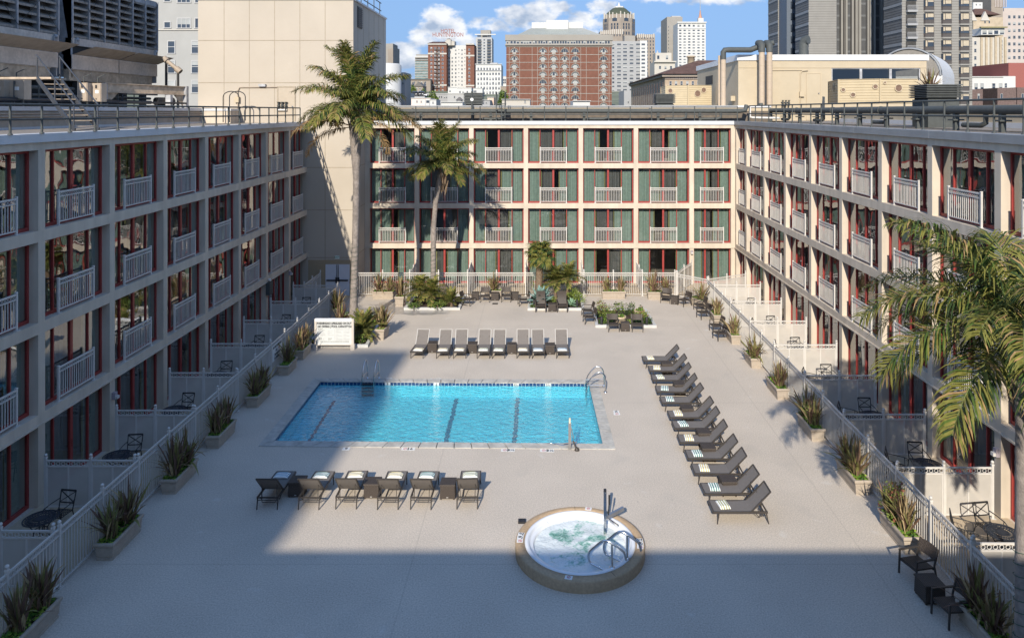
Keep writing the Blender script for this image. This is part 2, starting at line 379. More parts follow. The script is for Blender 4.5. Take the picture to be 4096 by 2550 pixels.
for y in (51.5, 53.5, 55.5, 57.5): rl.tube([(-12.5, y, 19.3), (-12.5, y, 20.5)], .035, 6)
for z in (19.9, 20.5): rl.tube([(-12.5, 50.8, z), (-12.5, 58, z)], .035, 6)
rl.build('guard_rail', m_pipe, t)
# roof door, double door
d = MB(); d.bx(-17.05, YT-.03, 11.3, -16.0, YT-.002, 13.55); dd = d.build('roof_door', mat('cream_door', (.41, .345, .265), .6, var=.03), t)
fr = MB(); fr.bx(-17.13, YT-.05, 11.3, -17.05, YT-.003, 13.63); fr.bx(-16.0, YT-.05, 11.3, -15.92, YT-.003, 13.63); fr.bx(-17.05, YT-.05, 13.55, -16.0, YT-.003, 13.63); fr.build('door_frame', mat('cream_frame', (.33, .275, .205), .6), dd)
MB().ball((-16.12, YT-.07, 12.3), .05).build('handle', m_chrome, dd)
x0, x1 = PX(1303, YT), PX(1399, YT); xm = (x0+x1)/2
d = MB(); d.bx(x0, YT-.06, 0.0, xm-.01, YT-.017, 2.02); d.bx(xm+.01, YT-.06, 0.0, x1, YT-.017, 2.02)
dd = d.build('double_door', mat('grey_white_door', (.55, .56, .60), .5, var=.03), t)
pb = MB()
pb.bx(x0+.08, YT-.14, .95, xm-.06, YT-.07, 1.03); pb.bx(xm+.06, YT-.14, .95, x1-.08, YT-.07, 1.03)
pb.bx(xm-.12, YT-.13, .82, xm-.02, YT-.062, 1.18); pb.bx(xm+.02, YT-.13, .82, xm+.12, YT-.062, 1.18)
for x in (xm-.07, xm+.05): pb.bx(x, YT-.09, 1.18, x+.025, YT-.062, 2.0)
pb.build('panic_bar', m_black, dd)
def sign_text(parent, txt, size, loc, matl, rot=(pi/2, 0, 0), bold=0., sx=1., align='CENTER', name='lettering'):
    o = link(name, text_mesh(txt, size, matl, align, .002, bold, sx), parent, loc); o.rotation_euler = rot; return o
ex = thing('exit_sign', 'small white and green EXIT sign above the double door', 'sign', (PX(1349, YT), YT-.02, PZ(1028, YT)))
MB().bx(-.15, -.04, -.10, .15, -.001, .10).build('sign_panel', mat('exit_panel', (.72, .76, .72), .5, var=.03), ex)
sign_text(ex, 'EXIT', .17, (0, -.043, 0), mat('exit_green', (.04, .22, .12), .5), bold=.004, sx=.9)
# ---- hotel blocks behind the viewpoint: they shade the near deck
m_back = mat('hotel_tower_stucco', (.55, .5, .43), .9)
HB = 13.2
def unseen(name, label, x0, y0, x1, y1, h):
    o = MB(); o.bx(x0, y0, -10, x1, y1, h)
    for k in range(int(h/2.79)): o.bx(x0-.05, y1+.003, 2.8*k+2.4, x1+.05, y1+.08, 2.8*k+2.75)
    return tag(o.build(name, m_back), label, 'building')
YF = 20.1-1.78*HB
unseen('hotel_block', 'lower beige hotel block behind the viewpoint whose roofline shades the near deck', -18, YF-14, 60, YF, HB)
HT = 40.
ye = 36.9-1.78*HT; xe = -6.42-.306*HT
o = MB().prism([(-46, ye-16), (xe-.0442*16, ye-16), (xe, ye), (-46, ye)], -10, HT)
tag(o.build('hotel_tower', m_back), 'tall beige hotel tower behind the viewpoint to the left, shading the left deck', 'building')
# ================================================================ ground, deck, pool
m_city = mat('city_ground', (.30, .29, .28), .95, var=.2, vs=.05)
b = MB(); b.quad((-3000, -3000, -10), (3000, -3000, -10), (3000, 4000, -10), (-3000, 4000, -10)); struct(b.build('ground', m_city))
def deck_mat():
    m = mat('deck_coating', (.51, .445, .37), .85, var=.22, vs=26., bump=.35, bs=55, var2=.06, vs2=.45)
    nt = m.node_tree; N = nt.nodes; L = nt.links; bs = N['Principled BSDF']
    # damp patches left by the planters' watering and a few pale scuffs
    geo = N.new('ShaderNodeNewGeometry'); src = bs.inputs['Base Color'].links[0].from_socket
    def blob(cx, cy, rx, ry, soft=.5):
        mp = N.new('ShaderNodeMapping'); mp.inputs['Location'].default_value = (-cx/rx, -cy/ry, 0); mp.inputs['Scale'].default_value = (1/rx, 1/ry, 0); L.new(geo.outputs['Position'], mp.inputs[0])
        ln = N.new('ShaderNodeVectorMath'); ln.operation = 'LENGTH'; L.new(mp.outputs[0], ln.inputs[0])
        n = N.new('ShaderNodeTexNoise'); n.inputs['Scale'].default_value = 1.3; n.inputs['Detail'].default_value = 3; L.new(geo.outputs['Position'], n.inputs['Vector'])
        a = N.new('ShaderNodeMath'); a.operation = 'ADD'; L.new(ln.outputs['Value'], a.inputs[0]); L.new(n.outputs['Fac'], a.inputs[1])
        mr = N.new('ShaderNodeMapRange'); L.new(a.outputs[0], mr.inputs[0]); mr.inputs[1].default_value = 1.5; mr.inputs[2].default_value = 1.5-soft*.35; return mr.outputs[0]
    wet = None
    for (x, y, w) in ((1000, 738, (1.9, .9)), (905, 735, (1.6, .8)), (960, 722, (2.2, .8))):
        p = GD(x, y); q = blob(p.x, p.y, *w)
        if wet is None: wet = q
        else:
            mm = N.new('ShaderNodeMath'); mm.operation = 'MAXIMUM'; L.new(wet, mm.inputs[0]); L.new(q, mm.inputs[1]); wet = mm.outputs[0]
    mx = N.new('ShaderNodeMix'); mx.data_type = 'RGBA'; L.new(wet, mx.inputs[0]); L.new(src, mx.inputs['A']); mx.inputs['B'].default_value = (.33, .30, .27, 1)
    # old water marks and pale scuffs
    prev = mx.outputs['Result']
    for (sc, lo, hi, c, am) in ((.55, .60, .74, (.36, .33, .29, 1), .30), (1.7, .66, .74, (.62, .60, .56, 1), .35), (5.5, .70, .76, (.30, .27, .24, 1), .45)):
        nz = N.new('ShaderNodeTexNoise'); nz.inputs['Scale'].default_value = sc; nz.inputs['Detail'].default_value = 4; nz.inputs['Distortion'].default_value = .4
        mpz = N.new('ShaderNodeMapping'); mpz.inputs['Location'].default_value = (sc*3, sc, 0); L.new(geo.outputs['Position'], mpz.inputs[0]); L.new(mpz.outputs[0], nz.inputs['Vector'])
        rz = N.new('ShaderNodeMapRange'); L.new(nz.outputs['Fac'], rz.inputs[0]); rz.inputs[1].default_value = lo; rz.inputs[2].default_value = hi; rz.inputs[4].default_value = am
        mz = N.new('ShaderNodeMix'); mz.data_type = 'RGBA'; L.new(rz.outputs[0], mz.inputs[0]); L.new(prev, mz.inputs['A']); mz.inputs['B'].default_value = c; prev = mz.outputs['Result']
    # coating seams
    sp = N.new('ShaderNodeSeparateXYZ'); L.new(geo.outputs['Position'], sp.inputs[0])
    for (ax_, per, off) in ((0, 6.1, 3.4), (1, 5.4, 2.1)):
        ad = N.new('ShaderNodeMath'); ad.operation = 'ADD'; L.new(sp.outputs[ax_], ad.inputs[0]); ad.inputs[1].default_value = off
        pp = N.new('ShaderNodeMath'); pp.operation = 'PINGPONG'; L.new(ad.outputs[0], pp.inputs[0]); pp.inputs[1].default_value = per
        lt = N.new('ShaderNodeMapRange'); L.new(pp.outputs[0], lt.inputs[0]); lt.inputs[1].default_value = .012; lt.inputs[2].default_value = .03; lt.inputs[3].default_value = .22; lt.inputs[4].default_value = 0
        mz = N.new('ShaderNodeMix'); mz.data_type = 'RGBA'; L.new(lt.outputs[0], mz.inputs[0]); L.new(prev, mz.inputs['A']); mz.inputs['B'].default_value = (.25, .22, .19, 1); prev = mz.outputs['Result']
    L.new(prev, bs.inputs['Base Color'])
    mr = N.new('ShaderNodeMapRange'); L.new(wet, mr.inputs[0]); mr.inputs[3].default_value = .85; mr.inputs[4].default_value = .12; L.new(mr.outputs[0], bs.inputs['Roughness'])
    bm = [n for n in N if n.type == 'BUMP'][0]; mr2 = N.new('ShaderNodeMapRange'); L.new(wet, mr2.inputs[0]); mr2.inputs[3].default_value = .35; mr2.inputs[4].default_value = .02; L.new(mr2.outputs[0], bm.inputs['Strength'])
    return m
m_deck = deck_mat()
PBL, PBR, PFR, PFL = Vector((-9.72, 32.6, 0)), Vector((2.17, 32.42, 0)), Vector((2.28, 26.52, 0)), Vector((-9.65, 26.75, 0))
def grow(d):
    c = (PBL+PBR+PFR+PFL)/4; return [Vector((p.x+d*(1 if p.x > c.x else -1), p.y+d*(1 if p.y > c.y else -1), 0)) for p in (PBL, PBR, PFR, PFL)]
o4 = grow(.42); X0, X1, Y0, Y1 = -16, 14.5, 2, 53
O = [Vector((X0, Y1, 0)), Vector((X1, Y1, 0)), Vector((X1, Y0, 0)), Vector((X0, Y0, 0))]
b = MB()
for i in range(4): b.quad(O[i], O[(i+1) % 4], o4[(i+1) % 4], o4[i])
b.quad((X0, Y0, -.4), (X1, Y0, -.4), (X1, Y0, 0), (X0, Y0, 0))
struct(b.build('pool_deck', m_deck))
# podium under the deck
struct(MB().bx(-24, Y0, -9.9, 24, 60, -2.6).build('terrace_podium', m_beige))
# patio floors between fence and wings
m_patio = mat('tan_patio_coating', (.46, .37, .26), .85, var=.12, vs=20, bump=.2, bs=50)
FXL, FXR, FYB = -12.1, 10.48, 47.8
b = MB(); b.quad((XL-.1, 10, .006), (FXL-.1, 10, .006), (FXL-.1, 48, .006), (XL-.1, 48, .006)); struct(b.build('patio_paving', m_patio))
b = MB(); b.quad((FXR+.1, 10, .006), (XR+.2, 10, .006), (XR+.2, 51.3, .006), (9.7, 51.3, .006), (9.7, 47.2, .006), (FXR+.1, 46.0, .006)); struct(b.build('patio_paving', m_patio))
m_boards = mat('patio_boards', (.42, .33, .22), .8, var=.15, vs=8)
b = MB()
y = FYB+.1
while y < 51.2: b.bx(-12.0, y, .005, 9.6, y+.12, .03); y += .135
struct(b.build('patio_decking', m_boards))
# pool
pool = thing('swimming_pool', 'rectangular swimming pool with clear turquoise water and blue lane lines', 'swimming pool')
m_cop = mat('pool_coping_stone', (.42, .40, .36), .85, var=.18, vs=2.5, bump=.3, bs=30, var2=.1, vs2=9)
b = MB(); inn = [PBL, PBR, PFR, PFL]; h = .025
for i in range(4):
    a, c, d, e = o4[i], o4[(i+1) % 4], inn[(i+1) % 4], inn[i]
    n = 20 if i % 2 == 0 else 10
    for k in range(n):
        f0, f1 = k/n+.0012, (k+1)/n-.0012
        p = [a.lerp(c, f0), a.lerp(c, f1), e.lerp(d, f1), e.lerp(d, f0)]
        hh = h+random.uniform(-.002, .002)
        vs = [(q.x, q.y, -.02) for q in p]+[(q.x, q.y, hh) for q in p]
        b.add(vs, [(4, 5, 6, 7), (0, 1, 5, 4), (1, 2, 6, 5), (2, 3, 7, 6), (3, 0, 4, 7)])
b.build('coping', m_cop, pool)
def basin_mat():
    m = mat('pool_plaster', (.22, .76, .88), .8, var=.05, vs=1., bump=1., bs=4.2)
    nt = m.node_tree; N = nt.nodes; L = nt.links; bs = N['Principled BSDF']; bp = [n for n in N if n.type == 'BUMP'][0]; bp.inputs['Distance'].default_value = .16; bp.inputs['Strength'].default_value = .8
    return m
m_basin = basin_mat(); m_ptile = None
def tile_mat():
    m = bpy.data.materials.new('blue_waterline_tile'); m.use_nodes = True; nt = m.node_tree; N = nt.nodes; L = nt.links; bs = N['Principled BSDF']
    geo = N.new('ShaderNodeNewGeometry'); sp = N.new('ShaderNodeSeparateXYZ'); L.new(geo.outputs['Position'], sp.inputs[0])
    ad = N.new('ShaderNodeMath'); ad.operation = 'ADD'; L.new(sp.outputs[0], ad.inputs[0]); L.new(sp.outputs[1], ad.inputs[1])
    mo = N.new('ShaderNodeMath'); mo.operation = 'PINGPONG'; L.new(ad.outputs[0], mo.inputs[0]); mo.inputs[1].default_value = .08
    lt = N.new('ShaderNodeMath'); lt.operation = 'LESS_THAN'; L.new(mo.outputs[0], lt.inputs[0]); lt.inputs[1].default_value = .010
    mx = N.new('ShaderNodeMix'); mx.data_type = 'RGBA'; L.new(lt.outputs[0], mx.inputs[0]); mx.inputs['A'].default_value = (.010, .045, .14, 1); mx.inputs['B'].default_value = (.35, .42, .45, 1)
    L.new(mx.outputs['Result'], bs.inputs['Base Color']); bs.inputs['Roughness'].default_value = .2; return m
m_ptile = tile_mat()
zb = [-.62]*4      # apparent depth: water makes the floor look higher than it is
b = MB()
top = [Vector((p.x, p.y, -.14)) for p in inn]; bot = [Vector((p.x, p.y, z)) for p, z in zip(inn, zb)]
N_ = 24
for i in range(4): b.quad(top[i], top[(i+1) % 4], bot[(i+1) % 4], bot[i])
b.quad(*bot); b.build('basin', m_basin, pool)
b = MB()
for i in range(4):
    p, q = inn[i], inn[(i+1) % 4]; b.quad((p.x, p.y, .0), (q.x, q.y, .0), (q.x, q.y, -.14), (p.x, p.y, -.14))
b.build('tile_band', m_ptile, pool)
# lane lines on the floor
m_lane = mat('navy_lane_tile', (.004, .02, .12), .5)
for (xa, ya, xb, yb) in ((793, 950, 732, 1047), (1083, 945, 1057, 1049), (1228, 943, 1220, 1051)):
    b = MB(); pts = []
    n = 40; ra = random.Random(xa)
    # seen through the water: find floor points on the line of sight
    p, q = GD(xa, ya, -.61), GD(xb, yb, -.61); w = .085 if xa > 900 else .06
    q = p+(q-p)*((p.y-26.85)/(p.y-q.y))
    y0, y1 = 32.2, 26.7
    dx = (q.x-p.x)/(q.y-p.y)
    xa_ = p.x
    for k in range(n+1):
        y = p.y+(q.y-p.y)*k/n; x = p.x+dx*(y-p.y)+.03*sin(k*2.1+ra.random())+.02*ra.uniform(-1, 1); z = -.605
        pts.append((x, y, z))
    for k in range(n):
        (x0, y0, z0), (x1, y1, z1) = pts[k], pts[k+1]; b.quad((x0-w, y0, z0), (x0+w, y0, z0), (x1+w, y1, z1), (x1-w, y1, z1))
    b.build('lane_line', m_lane, pool)
def water_mat():
    m = bpy.data.materials.new('pool_water'); m.use_nodes = True; nt = m.node_tree; N = nt.nodes; L = nt.links; N.remove(N['Principled BSDF'])
    tr = N.new('ShaderNodeBsdfTransparent'); tr.inputs[0].default_value = (.66, .97, .99, 1)
    gl = N.new('ShaderNodeBsdfGlossy'); gl.inputs['Roughness'].default_value = .05
    df = N.new('ShaderNodeBsdfDiffuse'); df.inputs[0].default_value = (.18, .68, .80, 1)
    geo = N.new('ShaderNodeNewGeometry')
    mp = N.new('ShaderNodeMapping'); mp.inputs['Scale'].default_value = (1, 1.6, 1); L.new(geo.outputs['Position'], mp.inputs[0])
    n = N.new('ShaderNodeTexNoise'); n.inputs['Scale'].default_value = 4.6; n.inputs['Detail'].default_value = 3; n.inputs['Roughness'].default_value = .6; n.inputs['Distortion'].default_value = .6; L.new(mp.outputs[0], n.inputs['Vector'])
    bp = N.new('ShaderNodeBump'); bp.inputs['Distance'].default_value = .06; bp.inputs['Strength'].default_value = 1; L.new(n.outputs['Fac'], bp.inputs['Height'])
    L.new(bp.outputs[0], gl.inputs['Normal'])
    bp2 = N.new('ShaderNodeBump'); bp2.inputs['Distance'].default_value = .3; bp2.inputs['Strength'].default_value = 1; L.new(n.outputs['Fac'], bp2.inputs['Height']); L.new(bp2.outputs[0], df.inputs['Normal'])
    mu = schlick(nt, .05, 1.6)
    L.new(bp.outputs[0], [n for n in N if n.type == 'LAYER_WEIGHT'][0].inputs['Normal'])
    m1 = N.new('ShaderNodeMixShader'); m1.inputs[0].default_value = .24; L.new(tr.outputs[0], m1.inputs[1]); L.new(df.outputs[0], m1.inputs[2])
    m2 = N.new('ShaderNodeMixShader'); L.new(mu.outputs[0], m2.inputs[0]); L.new(m1.outputs[0], m2.inputs[1]); L.new(gl.outputs[0], m2.inputs[2])
    L.new(m2.outputs[0], N['Material Output'].inputs[0]); return m
b = MB(); b.quad(*[Vector((p.x, p.y, -.10)) for p in inn]); b.build('water', water_mat(), pool)
# ================================================================ fences and patio screens
def post_mesh(h=1.58, big=.05):
    b = MB(); b.bx(-big/2-.008, -big/2-.008, 0, big/2+.008, big/2+.008, h); b.frus(-.045, -.045, .045, .045, h, h+.035, .012); b.ball((0, 0, h+.085), .05); b.bx(-.075, -.075, 0, .075, .075, .02)
    return b.mesh('post', m_white)
POSTM = post_mesh()
def fence_panel(L, h=1.52):
    b = MB()
    for (z0, z1) in ((h-.045, h), (h-.2, h-.165), (.09, .125)): b.bx(.034, -.02, z0, L-.034, .02, z1)
    n = max(2, int(L/.115)); d = L/n
    for i in range(1, n): b.bx(i*d-.010, -.010, .125, i*d+.010, .010, h-.2)
    for i in range(n): b.ring(((i+.5)*d, 0, h-.105), .047, .010, 'y', 10, 4)
    return b.mesh('panel', m_white)
def run(t, pts, posts=None, solid=None):
    """posts at pts, panels between; t is the thing."""
    cache = {}
    for i, p in enumerate(pts):
        link('post', POSTM, t, (p[0], p[1], 0))
        if i == len(pts)-1: break
        q = pts[i+1]; L = sqrt((q[0]-p[0])**2+(q[1]-p[1])**2); k = round(L, 2); a = atan2(q[1]-p[1], q[0]-p[0])
        if k not in cache: cache[k] = solid(L) if solid else fence_panel(L)
        link('panel', cache[k], t, (p[0], p[1], 0), a)
def screen_mat(name, col):
    m = mat(name, col, .8, var=.05, vs=3); nt = m.node_tree; N = nt.nodes; L = nt.links; b = N['Principled BSDF']
    tr = N.new('ShaderNodeBsdfTransparent'); mx = N.new('ShaderNodeMixShader'); mx.inputs[0].default_value = .17
    L.new(b.outputs[0], mx.inputs[1]); L.new(tr.outputs[0], mx.inputs[2]); L.new(mx.outputs[0], N['Material Output'].inputs[0]); return m
m_screen = screen_mat('perforated_screen', (.50, .465, .42))
def screen_panel(L, h=1.52):
    b = MB()
    for (z0, z1) in ((h-.045, h), (h-.215, h-.175), (.10, .15)): b.bx(.034, -.02, z0, L-.034, .02, z1)
    n = max(2, int(L/.15)); d = L/n
    for i in range(n): b.ring(((i+.5)*d, 0, h-.11), .052, .011, 'y', 12, 4)
    b.bx(L/2-.022, -.018, .15, L/2+.022, .018, h-.215); b.bx(.034, -.016, .15, .065, .016, h-.215); b.bx(L-.065, -.016, .15, L-.034, .016, h-.215)
    b.mi = 1; b.quad((.05, 0, .12), (L-.05, 0, .12), (L-.05, 0, h-.2), (.05, 0, h-.2))
    return b.mesh('panel', [m_white, m_screen])
t = thing('pool_fence', 'white metal baluster fence along the shaded left side of the deck', 'fence')
run(t, [(FXL, 44.0-1.82*k) for k in range(17, -1, -1)])
t = thing('pool_fence', 'white baluster fence along the sunlit right side of the deck, bending at its far end', 'fence')
run(t, [(FXR, 45.9-1.873*k) for k in range(17, -1, -1)]+[(8.9, 47.5)])
t = thing('pool_fence', 'white metal baluster fence across the far end of the deck behind the garden beds', 'fence')
run(t, [(x, FYB) for x in (-12.05, -10.2, -8.44, -6.57, -4.68, -2.8, -.91, .97, 2.89, 4.8, 6.69, 8.8)])
t = thing('pool_fence', 'short return of white fence beside the double door in the far left corner', 'fence')
run(t, [(-14.25, 44.5), (-14.25, 46.1), (-14.25, 47.8)])
bays_l = ['nearest', 'second nearest', 'third', 'fourth', 'fifth', 'sixth', 'seventh', 'farthest']
for k in range(1, 9):
    y = left_edges[k+0]-.3 if k < 9 else 44
    t = thing('privacy_screen', f'shaded grey privacy screen between left patios, {bays_l[k-1]} of its row', 'privacy screen', (0, 0, 0), 0, 'privacy screens between the left patios')
    run(t, [(-14.86, y), (-13.5, y), (FXL-.08, y)], solid=screen_panel)
bays_r = ['farthest', 'second farthest', 'third farthest', 'fourth farthest', 'fifth farthest', 'sixth farthest', 'second nearest', 'nearest']
for k in range(8):
    y = right_pos[k+2]-.17
    t = thing('privacy_screen', f'sunlit white framed privacy screen between right patios, {bays_r[k]} of the square ones', 'privacy screen', (0, 0, 0), 0, 'privacy screens between the right patios')
    run(t, [(FXR+.08, y), (11.93, y), (13.36, y)], solid=screen_panel)
t = thing('privacy_screen', 'slanting white privacy screen from the far fence corner to the right wing', 'privacy screen', (0, 0, 0), 0, 'privacy screens between the right patios')
run(t, [(FXR+.1, 46.0), (11.9, 46.7), (13.3, 47.45)], solid=screen_panel)
for (xf, xw, lab) in ((-8.44, -8.55, 'leftmost of the far patios'), (-4.68, -4.75, 'second from the left'), (-.91, -.95, 'behind the fan palm'), (2.89, 2.88, 'right of the agave bed'), (6.69, 6.72, 'second from the far right'), (8.86, 10.6, 'slanting one at the right corner')):
    t = thing('privacy_screen', f'white privacy screen running back to the far wing, {lab}', 'privacy screen', (0, 0, 0), 0, 'privacy screens between the far patios')
    run(t, [(xf, FYB+.1 if xf < 8.8 else 47.6), ((xf+xw)/2, 49.5), (xw, 51.1)], solid=screen_panel)
# ================================================================ deck furniture
m_sling = mat('taupe_sling', (.155, .138, .125), .8, var=.06, vs=12, trans=.0); m_bronze = mat('dark_bronze_frame', (.05, .043, .038), .45, var=.1)
m_silver = mat('pale_frame', (.42, .40, .37), .4, var=.05)
def wicker_mat():
    m = mat('dark_wicker', (.072, .056, .046), .6, var=.15, vs=30); nt = m.node_tree; N = nt.nodes; L = nt.links; bs = N['Principled BSDF']
    geo = N.new('ShaderNodeNewGeometry'); ck = N.new('ShaderNodeTexChecker'); ck.inputs['Scale'].default_value = 42; L.new(geo.outputs['Position'], ck.inputs[0])
    ck.inputs[1].default_value = (1, 1, 1, 1); ck.inputs[2].default_value = (.42, .42, .42, 1)
    src = bs.inputs['Base Color'].links[0].from_socket; mx = N.new('ShaderNodeVectorMath'); mx.operation = 'MULTIPLY'; L.new(src, mx.inputs[0]); L.new(ck.outputs[0], mx.inputs[1]); L.new(mx.outputs[0], bs.inputs['Base Color'])
    return m
m_wicker = wicker_mat()
def make_lounger(ang, wdt=.62, silver=False):
    mf = m_bronze; t = link('sun_lounger', None); w = wdt/2; hinge = .20; bl = .78; zs = .37
    by, bz = hinge+bl*cos(ang), zs+bl*sin(ang)
    b = MB()
    for s in (-1, 1): b.bar((s*w, -.92, zs-.03), (s*w, .66, zs-.03), .035, .06)
    b.bar((-w, -.92, zs-.03), (w, -.92, zs-.03), .04, .06); b.bar((-w, .64, zs-.03), (w, .64, zs-.03), .03, .04)
    b.build('frame', mf, t)
    for s in (-1, 1):
        for (y, dy) in ((-.76, -.05), (.62, .07)):
            MB().tube([(s*w, y, zs-.03), (s*w, y+dy*.3, .2), (s*w, y+dy, 0)], [.024, .021, .017], 6).build('leg', mf, t)
    n = 8; b = MB()
    for i in range(n):
        y0, y1 = -.90+(hinge+.9)*i/n, -.90+(hinge+.9)*(i+1)/n; f = lambda y: zs+.005-.025*sin(pi*(y+.9)/(hinge+.9))
        b.add([(-w+.02, y0, f(y0)), (w-.02, y0, f(y0)), (w-.02, y1, f(y1)), (-w+.02, y1, f(y1))], [(0, 1, 2, 3)], True)
    b.build('seat', m_sling, t)
    bk = MB(); d = Vector((0, cos(ang), sin(ang))); nn = Vector((0, -sin(ang), cos(ang))); h0 = Vector((0, hinge, zs))
    for i in range(6):
        a, c = bl*i/6, bl*(i+1)/6; g = lambda q: h0+d*q-nn*.02*sin(pi*q/bl)
        bk.add([g(a)+Vector((-w+.02, 0, 0)), g(a)+Vector((w-.02, 0, 0)), g(c)+Vector((w-.02, 0, 0)), g(c)+Vector((-w+.02, 0, 0))], [(0, 1, 2, 3)], True)
    bk.mi = 1
    for s in (-1, 1): bk.bar(h0+Vector((s*w, 0, 0)), h0+d*(bl+.01)+Vector((s*w, 0, 0)), .032, .035)
    bk.bar(h0+d*bl+Vector((-w, 0, 0)), h0+d*bl+Vector((w, 0, 0)), .035, .035)
    bk.build('backrest', [m_sling, m_silver if silver else mf], t)
    su = MB(); mid = h0+d*bl*.55
    for s in (-1, 1):
        su.tube([mid+Vector((s*w*.75, 0, 0)), (s*w*.72, .50, zs-.12), (s*w*.66, .56, .16)], .011, 5)
        su.tube([(s*w, .30, zs-.05), (s*w*.9, .42, zs-.2), (s*w, .56, zs-.05)], .012, 5)
    su.tube([(-w*.66, .56, .16), (w*.66, .56, .16)], .012, 5); su.tube([(-w, .60, .24), (w, .60, .24)], .013, 5)
    su.build('back_support', mf, t)
    return t
TC = {'yellow': (.62, .48, .16), 'olive': (.36, .36, .14), 'green': (.05, .20, .16), 'blue': (.10, .22, .30), 'white': (.8, .8, .77)}
m_towel = {k: mat('towel_'+k, v, .95, var=.06, vs=30, bump=.4, bs=120) for k, v in TC.items()}
def towel_mesh(c, along):
    k = ('tw', c, along)
    if k in WCACHE: return WCACHE[k]
    b = MB(); n = 9; lx, ly = (.46, .31)
    for i in range(n):
        b.mi = i % 2
        a0, a1 = -.5+i/n, -.5+(i+1)/n; sub = 6
        for j in range(sub):
            c0, c1 = -.5+j/sub, -.5+(j+1)/sub
            def P(a, c_, top):
                x, y = (a*lx, c_*ly) if along else (c_*lx, a*ly)
                e = min(1, (.5-abs(c_))*8, (.5-abs(a))*8+.35)
                return (x+.008*sin(9*c_+2), y+.006*sin(7*a), (.012+.048*max(e, 0)**.5+.004*sin(11*a+5*c_)) if top else 0)
            b.add([P(a0, c0, 1), P(a1, c0, 1), P(a1, c1, 1), P(a0, c1, 1)], [(0, 1, 2, 3)], True)
            if j in (0, sub-1):
                cc = c0 if j == 0 else c1; b.add([P(a0, cc, 0), P(a1, cc, 0), P(a1, cc, 1), P(a0, cc, 1)], [(0, 1, 2, 3)])
        if i in (0, n-1):
            aa = a0 if i == 0 else a1
            for j in range(sub):
                c0, c1 = -.5+j/sub, -.5+(j+1)/sub; b.add([P(aa, c0, 0), P(aa, c1, 0), P(aa, c1, 1), P(aa, c0, 1)], [(0, 1, 2, 3)])
    WCACHE[k] = b.mesh('folded_towel', [m_towel['white'], m_towel[c]]); return WCACHE[k]
def towel(x, y, rz, c, along, label, group):
    o = link('folded_towel', towel_mesh(c, along), None, (x, y, .375), rz); return tag(o, label, 'towel', group)
rr = random.Random(4)
# row by the hot tub: heads towards the viewer
proto = make_lounger(radians(47)); tag(proto, '-', 'sun lounger'); first = True
def place(proto_first, x, y, rz, label, group):
    global first
    if first:
        first = False; o = proto_first; o.location = (x, y, 0); o.rotation_euler = (0, 0, rz); o['label'] = label; o['group'] = group; return o
    return dup(proto_first, (x, y, 0), rz, label, group)
tcol = ['blue', 'green', 'yellow', 'yellow', 'green', 'olive']
for i, u in enumerate((1074, 1240, 1384.5, 1553, 1686.6, 1868)):
    x = PX(u, 22.25); y = 22.86+.02*rr.uniform(-1, 1); rz = pi+radians(rr.uniform(-1.5, 1.5))
    st = ['wholly in shade', 'half in shade with its back sunlit', 'at the shadow edge', 'between two wicker tables', 'with a green striped towel', 'at the right end'][i]
    place(proto, x, y, rz, f'brown lounger seen from behind, {st}, {ORD[i]} from the left', 'loungers in the row nearest the viewer')
    towel(x-.02, y+.62, rz+radians(rr.uniform(-4, 4)), tcol[i], False, f'folded {tcol[i]} striped towel on the {ORD[i]} lounger from the left, near row', 'towels on the near row of loungers')
pb = make_lounger(radians(52), .60, True); tag(pb, '-', 'sun lounger'); first = True
tcol = ['yellow', 'yellow', 'yellow', 'olive', 'olive', 'yellow', 'blue', 'blue']
for i, u in enumerate((1672.8, 1770.6, 1837, 1932.7, 1993.9, 2090.7, 2152, 2249.3)):
    x = PX(u, 35.75); y = 36.50+.02*rr.uniform(-1, 1); rz = radians(rr.uniform(-2, 2)) if i else radians(-4)
    place(pb, x, y, rz, f'brown lounger with pale upright back behind the pool, {ORD[i]} from the left', 'loungers in the row behind the pool')
    towel(x, y-.66, rz+radians(rr.uniform(-5, 5)), tcol[i], False, f'folded {tcol[i]} striped towel on the {ORD[i]} lounger behind the pool', 'towels on the far row of loungers')
pr = make_lounger(radians(46), .62); tag(pr, '-', 'sun lounger'); first = True
row = [(2601, 1429, 'yellow'), (2627, 1468.5, 'yellow'), (2640, 1505, 'olive'), (2658.7, 1550.5, 'green'), (2678.6, 1593, 'green'), (2711.6, 1650, 'yellow'), (2731, 1692, 'green'), (2755, 1747.6, 'yellow'), (2788, 1810, 'green'), (2816, 1868, 'yellow'), (2856, 1944, 'green'), (2892, 2015, 'olive')]
for i, (u, v, c) in enumerate(row):
    p = G(u, v, .40); x = p.x+.56; y = p.y-.02; rz = -pi/2+radians(rr.uniform(-2, 2))
    lab = 'nearest' if i == 11 else f'{ORD[i]} from the far end'
    place(pr, x, y, rz, f'brown lounger in the long row right of the pool, {lab}', 'loungers in the long row right of the pool')
    towel(p.x, p.y, rz+radians(rr.uniform(-8, 8)), c, False, f'folded {c} striped towel on the long right row, {lab}', 'towels on the long right row')
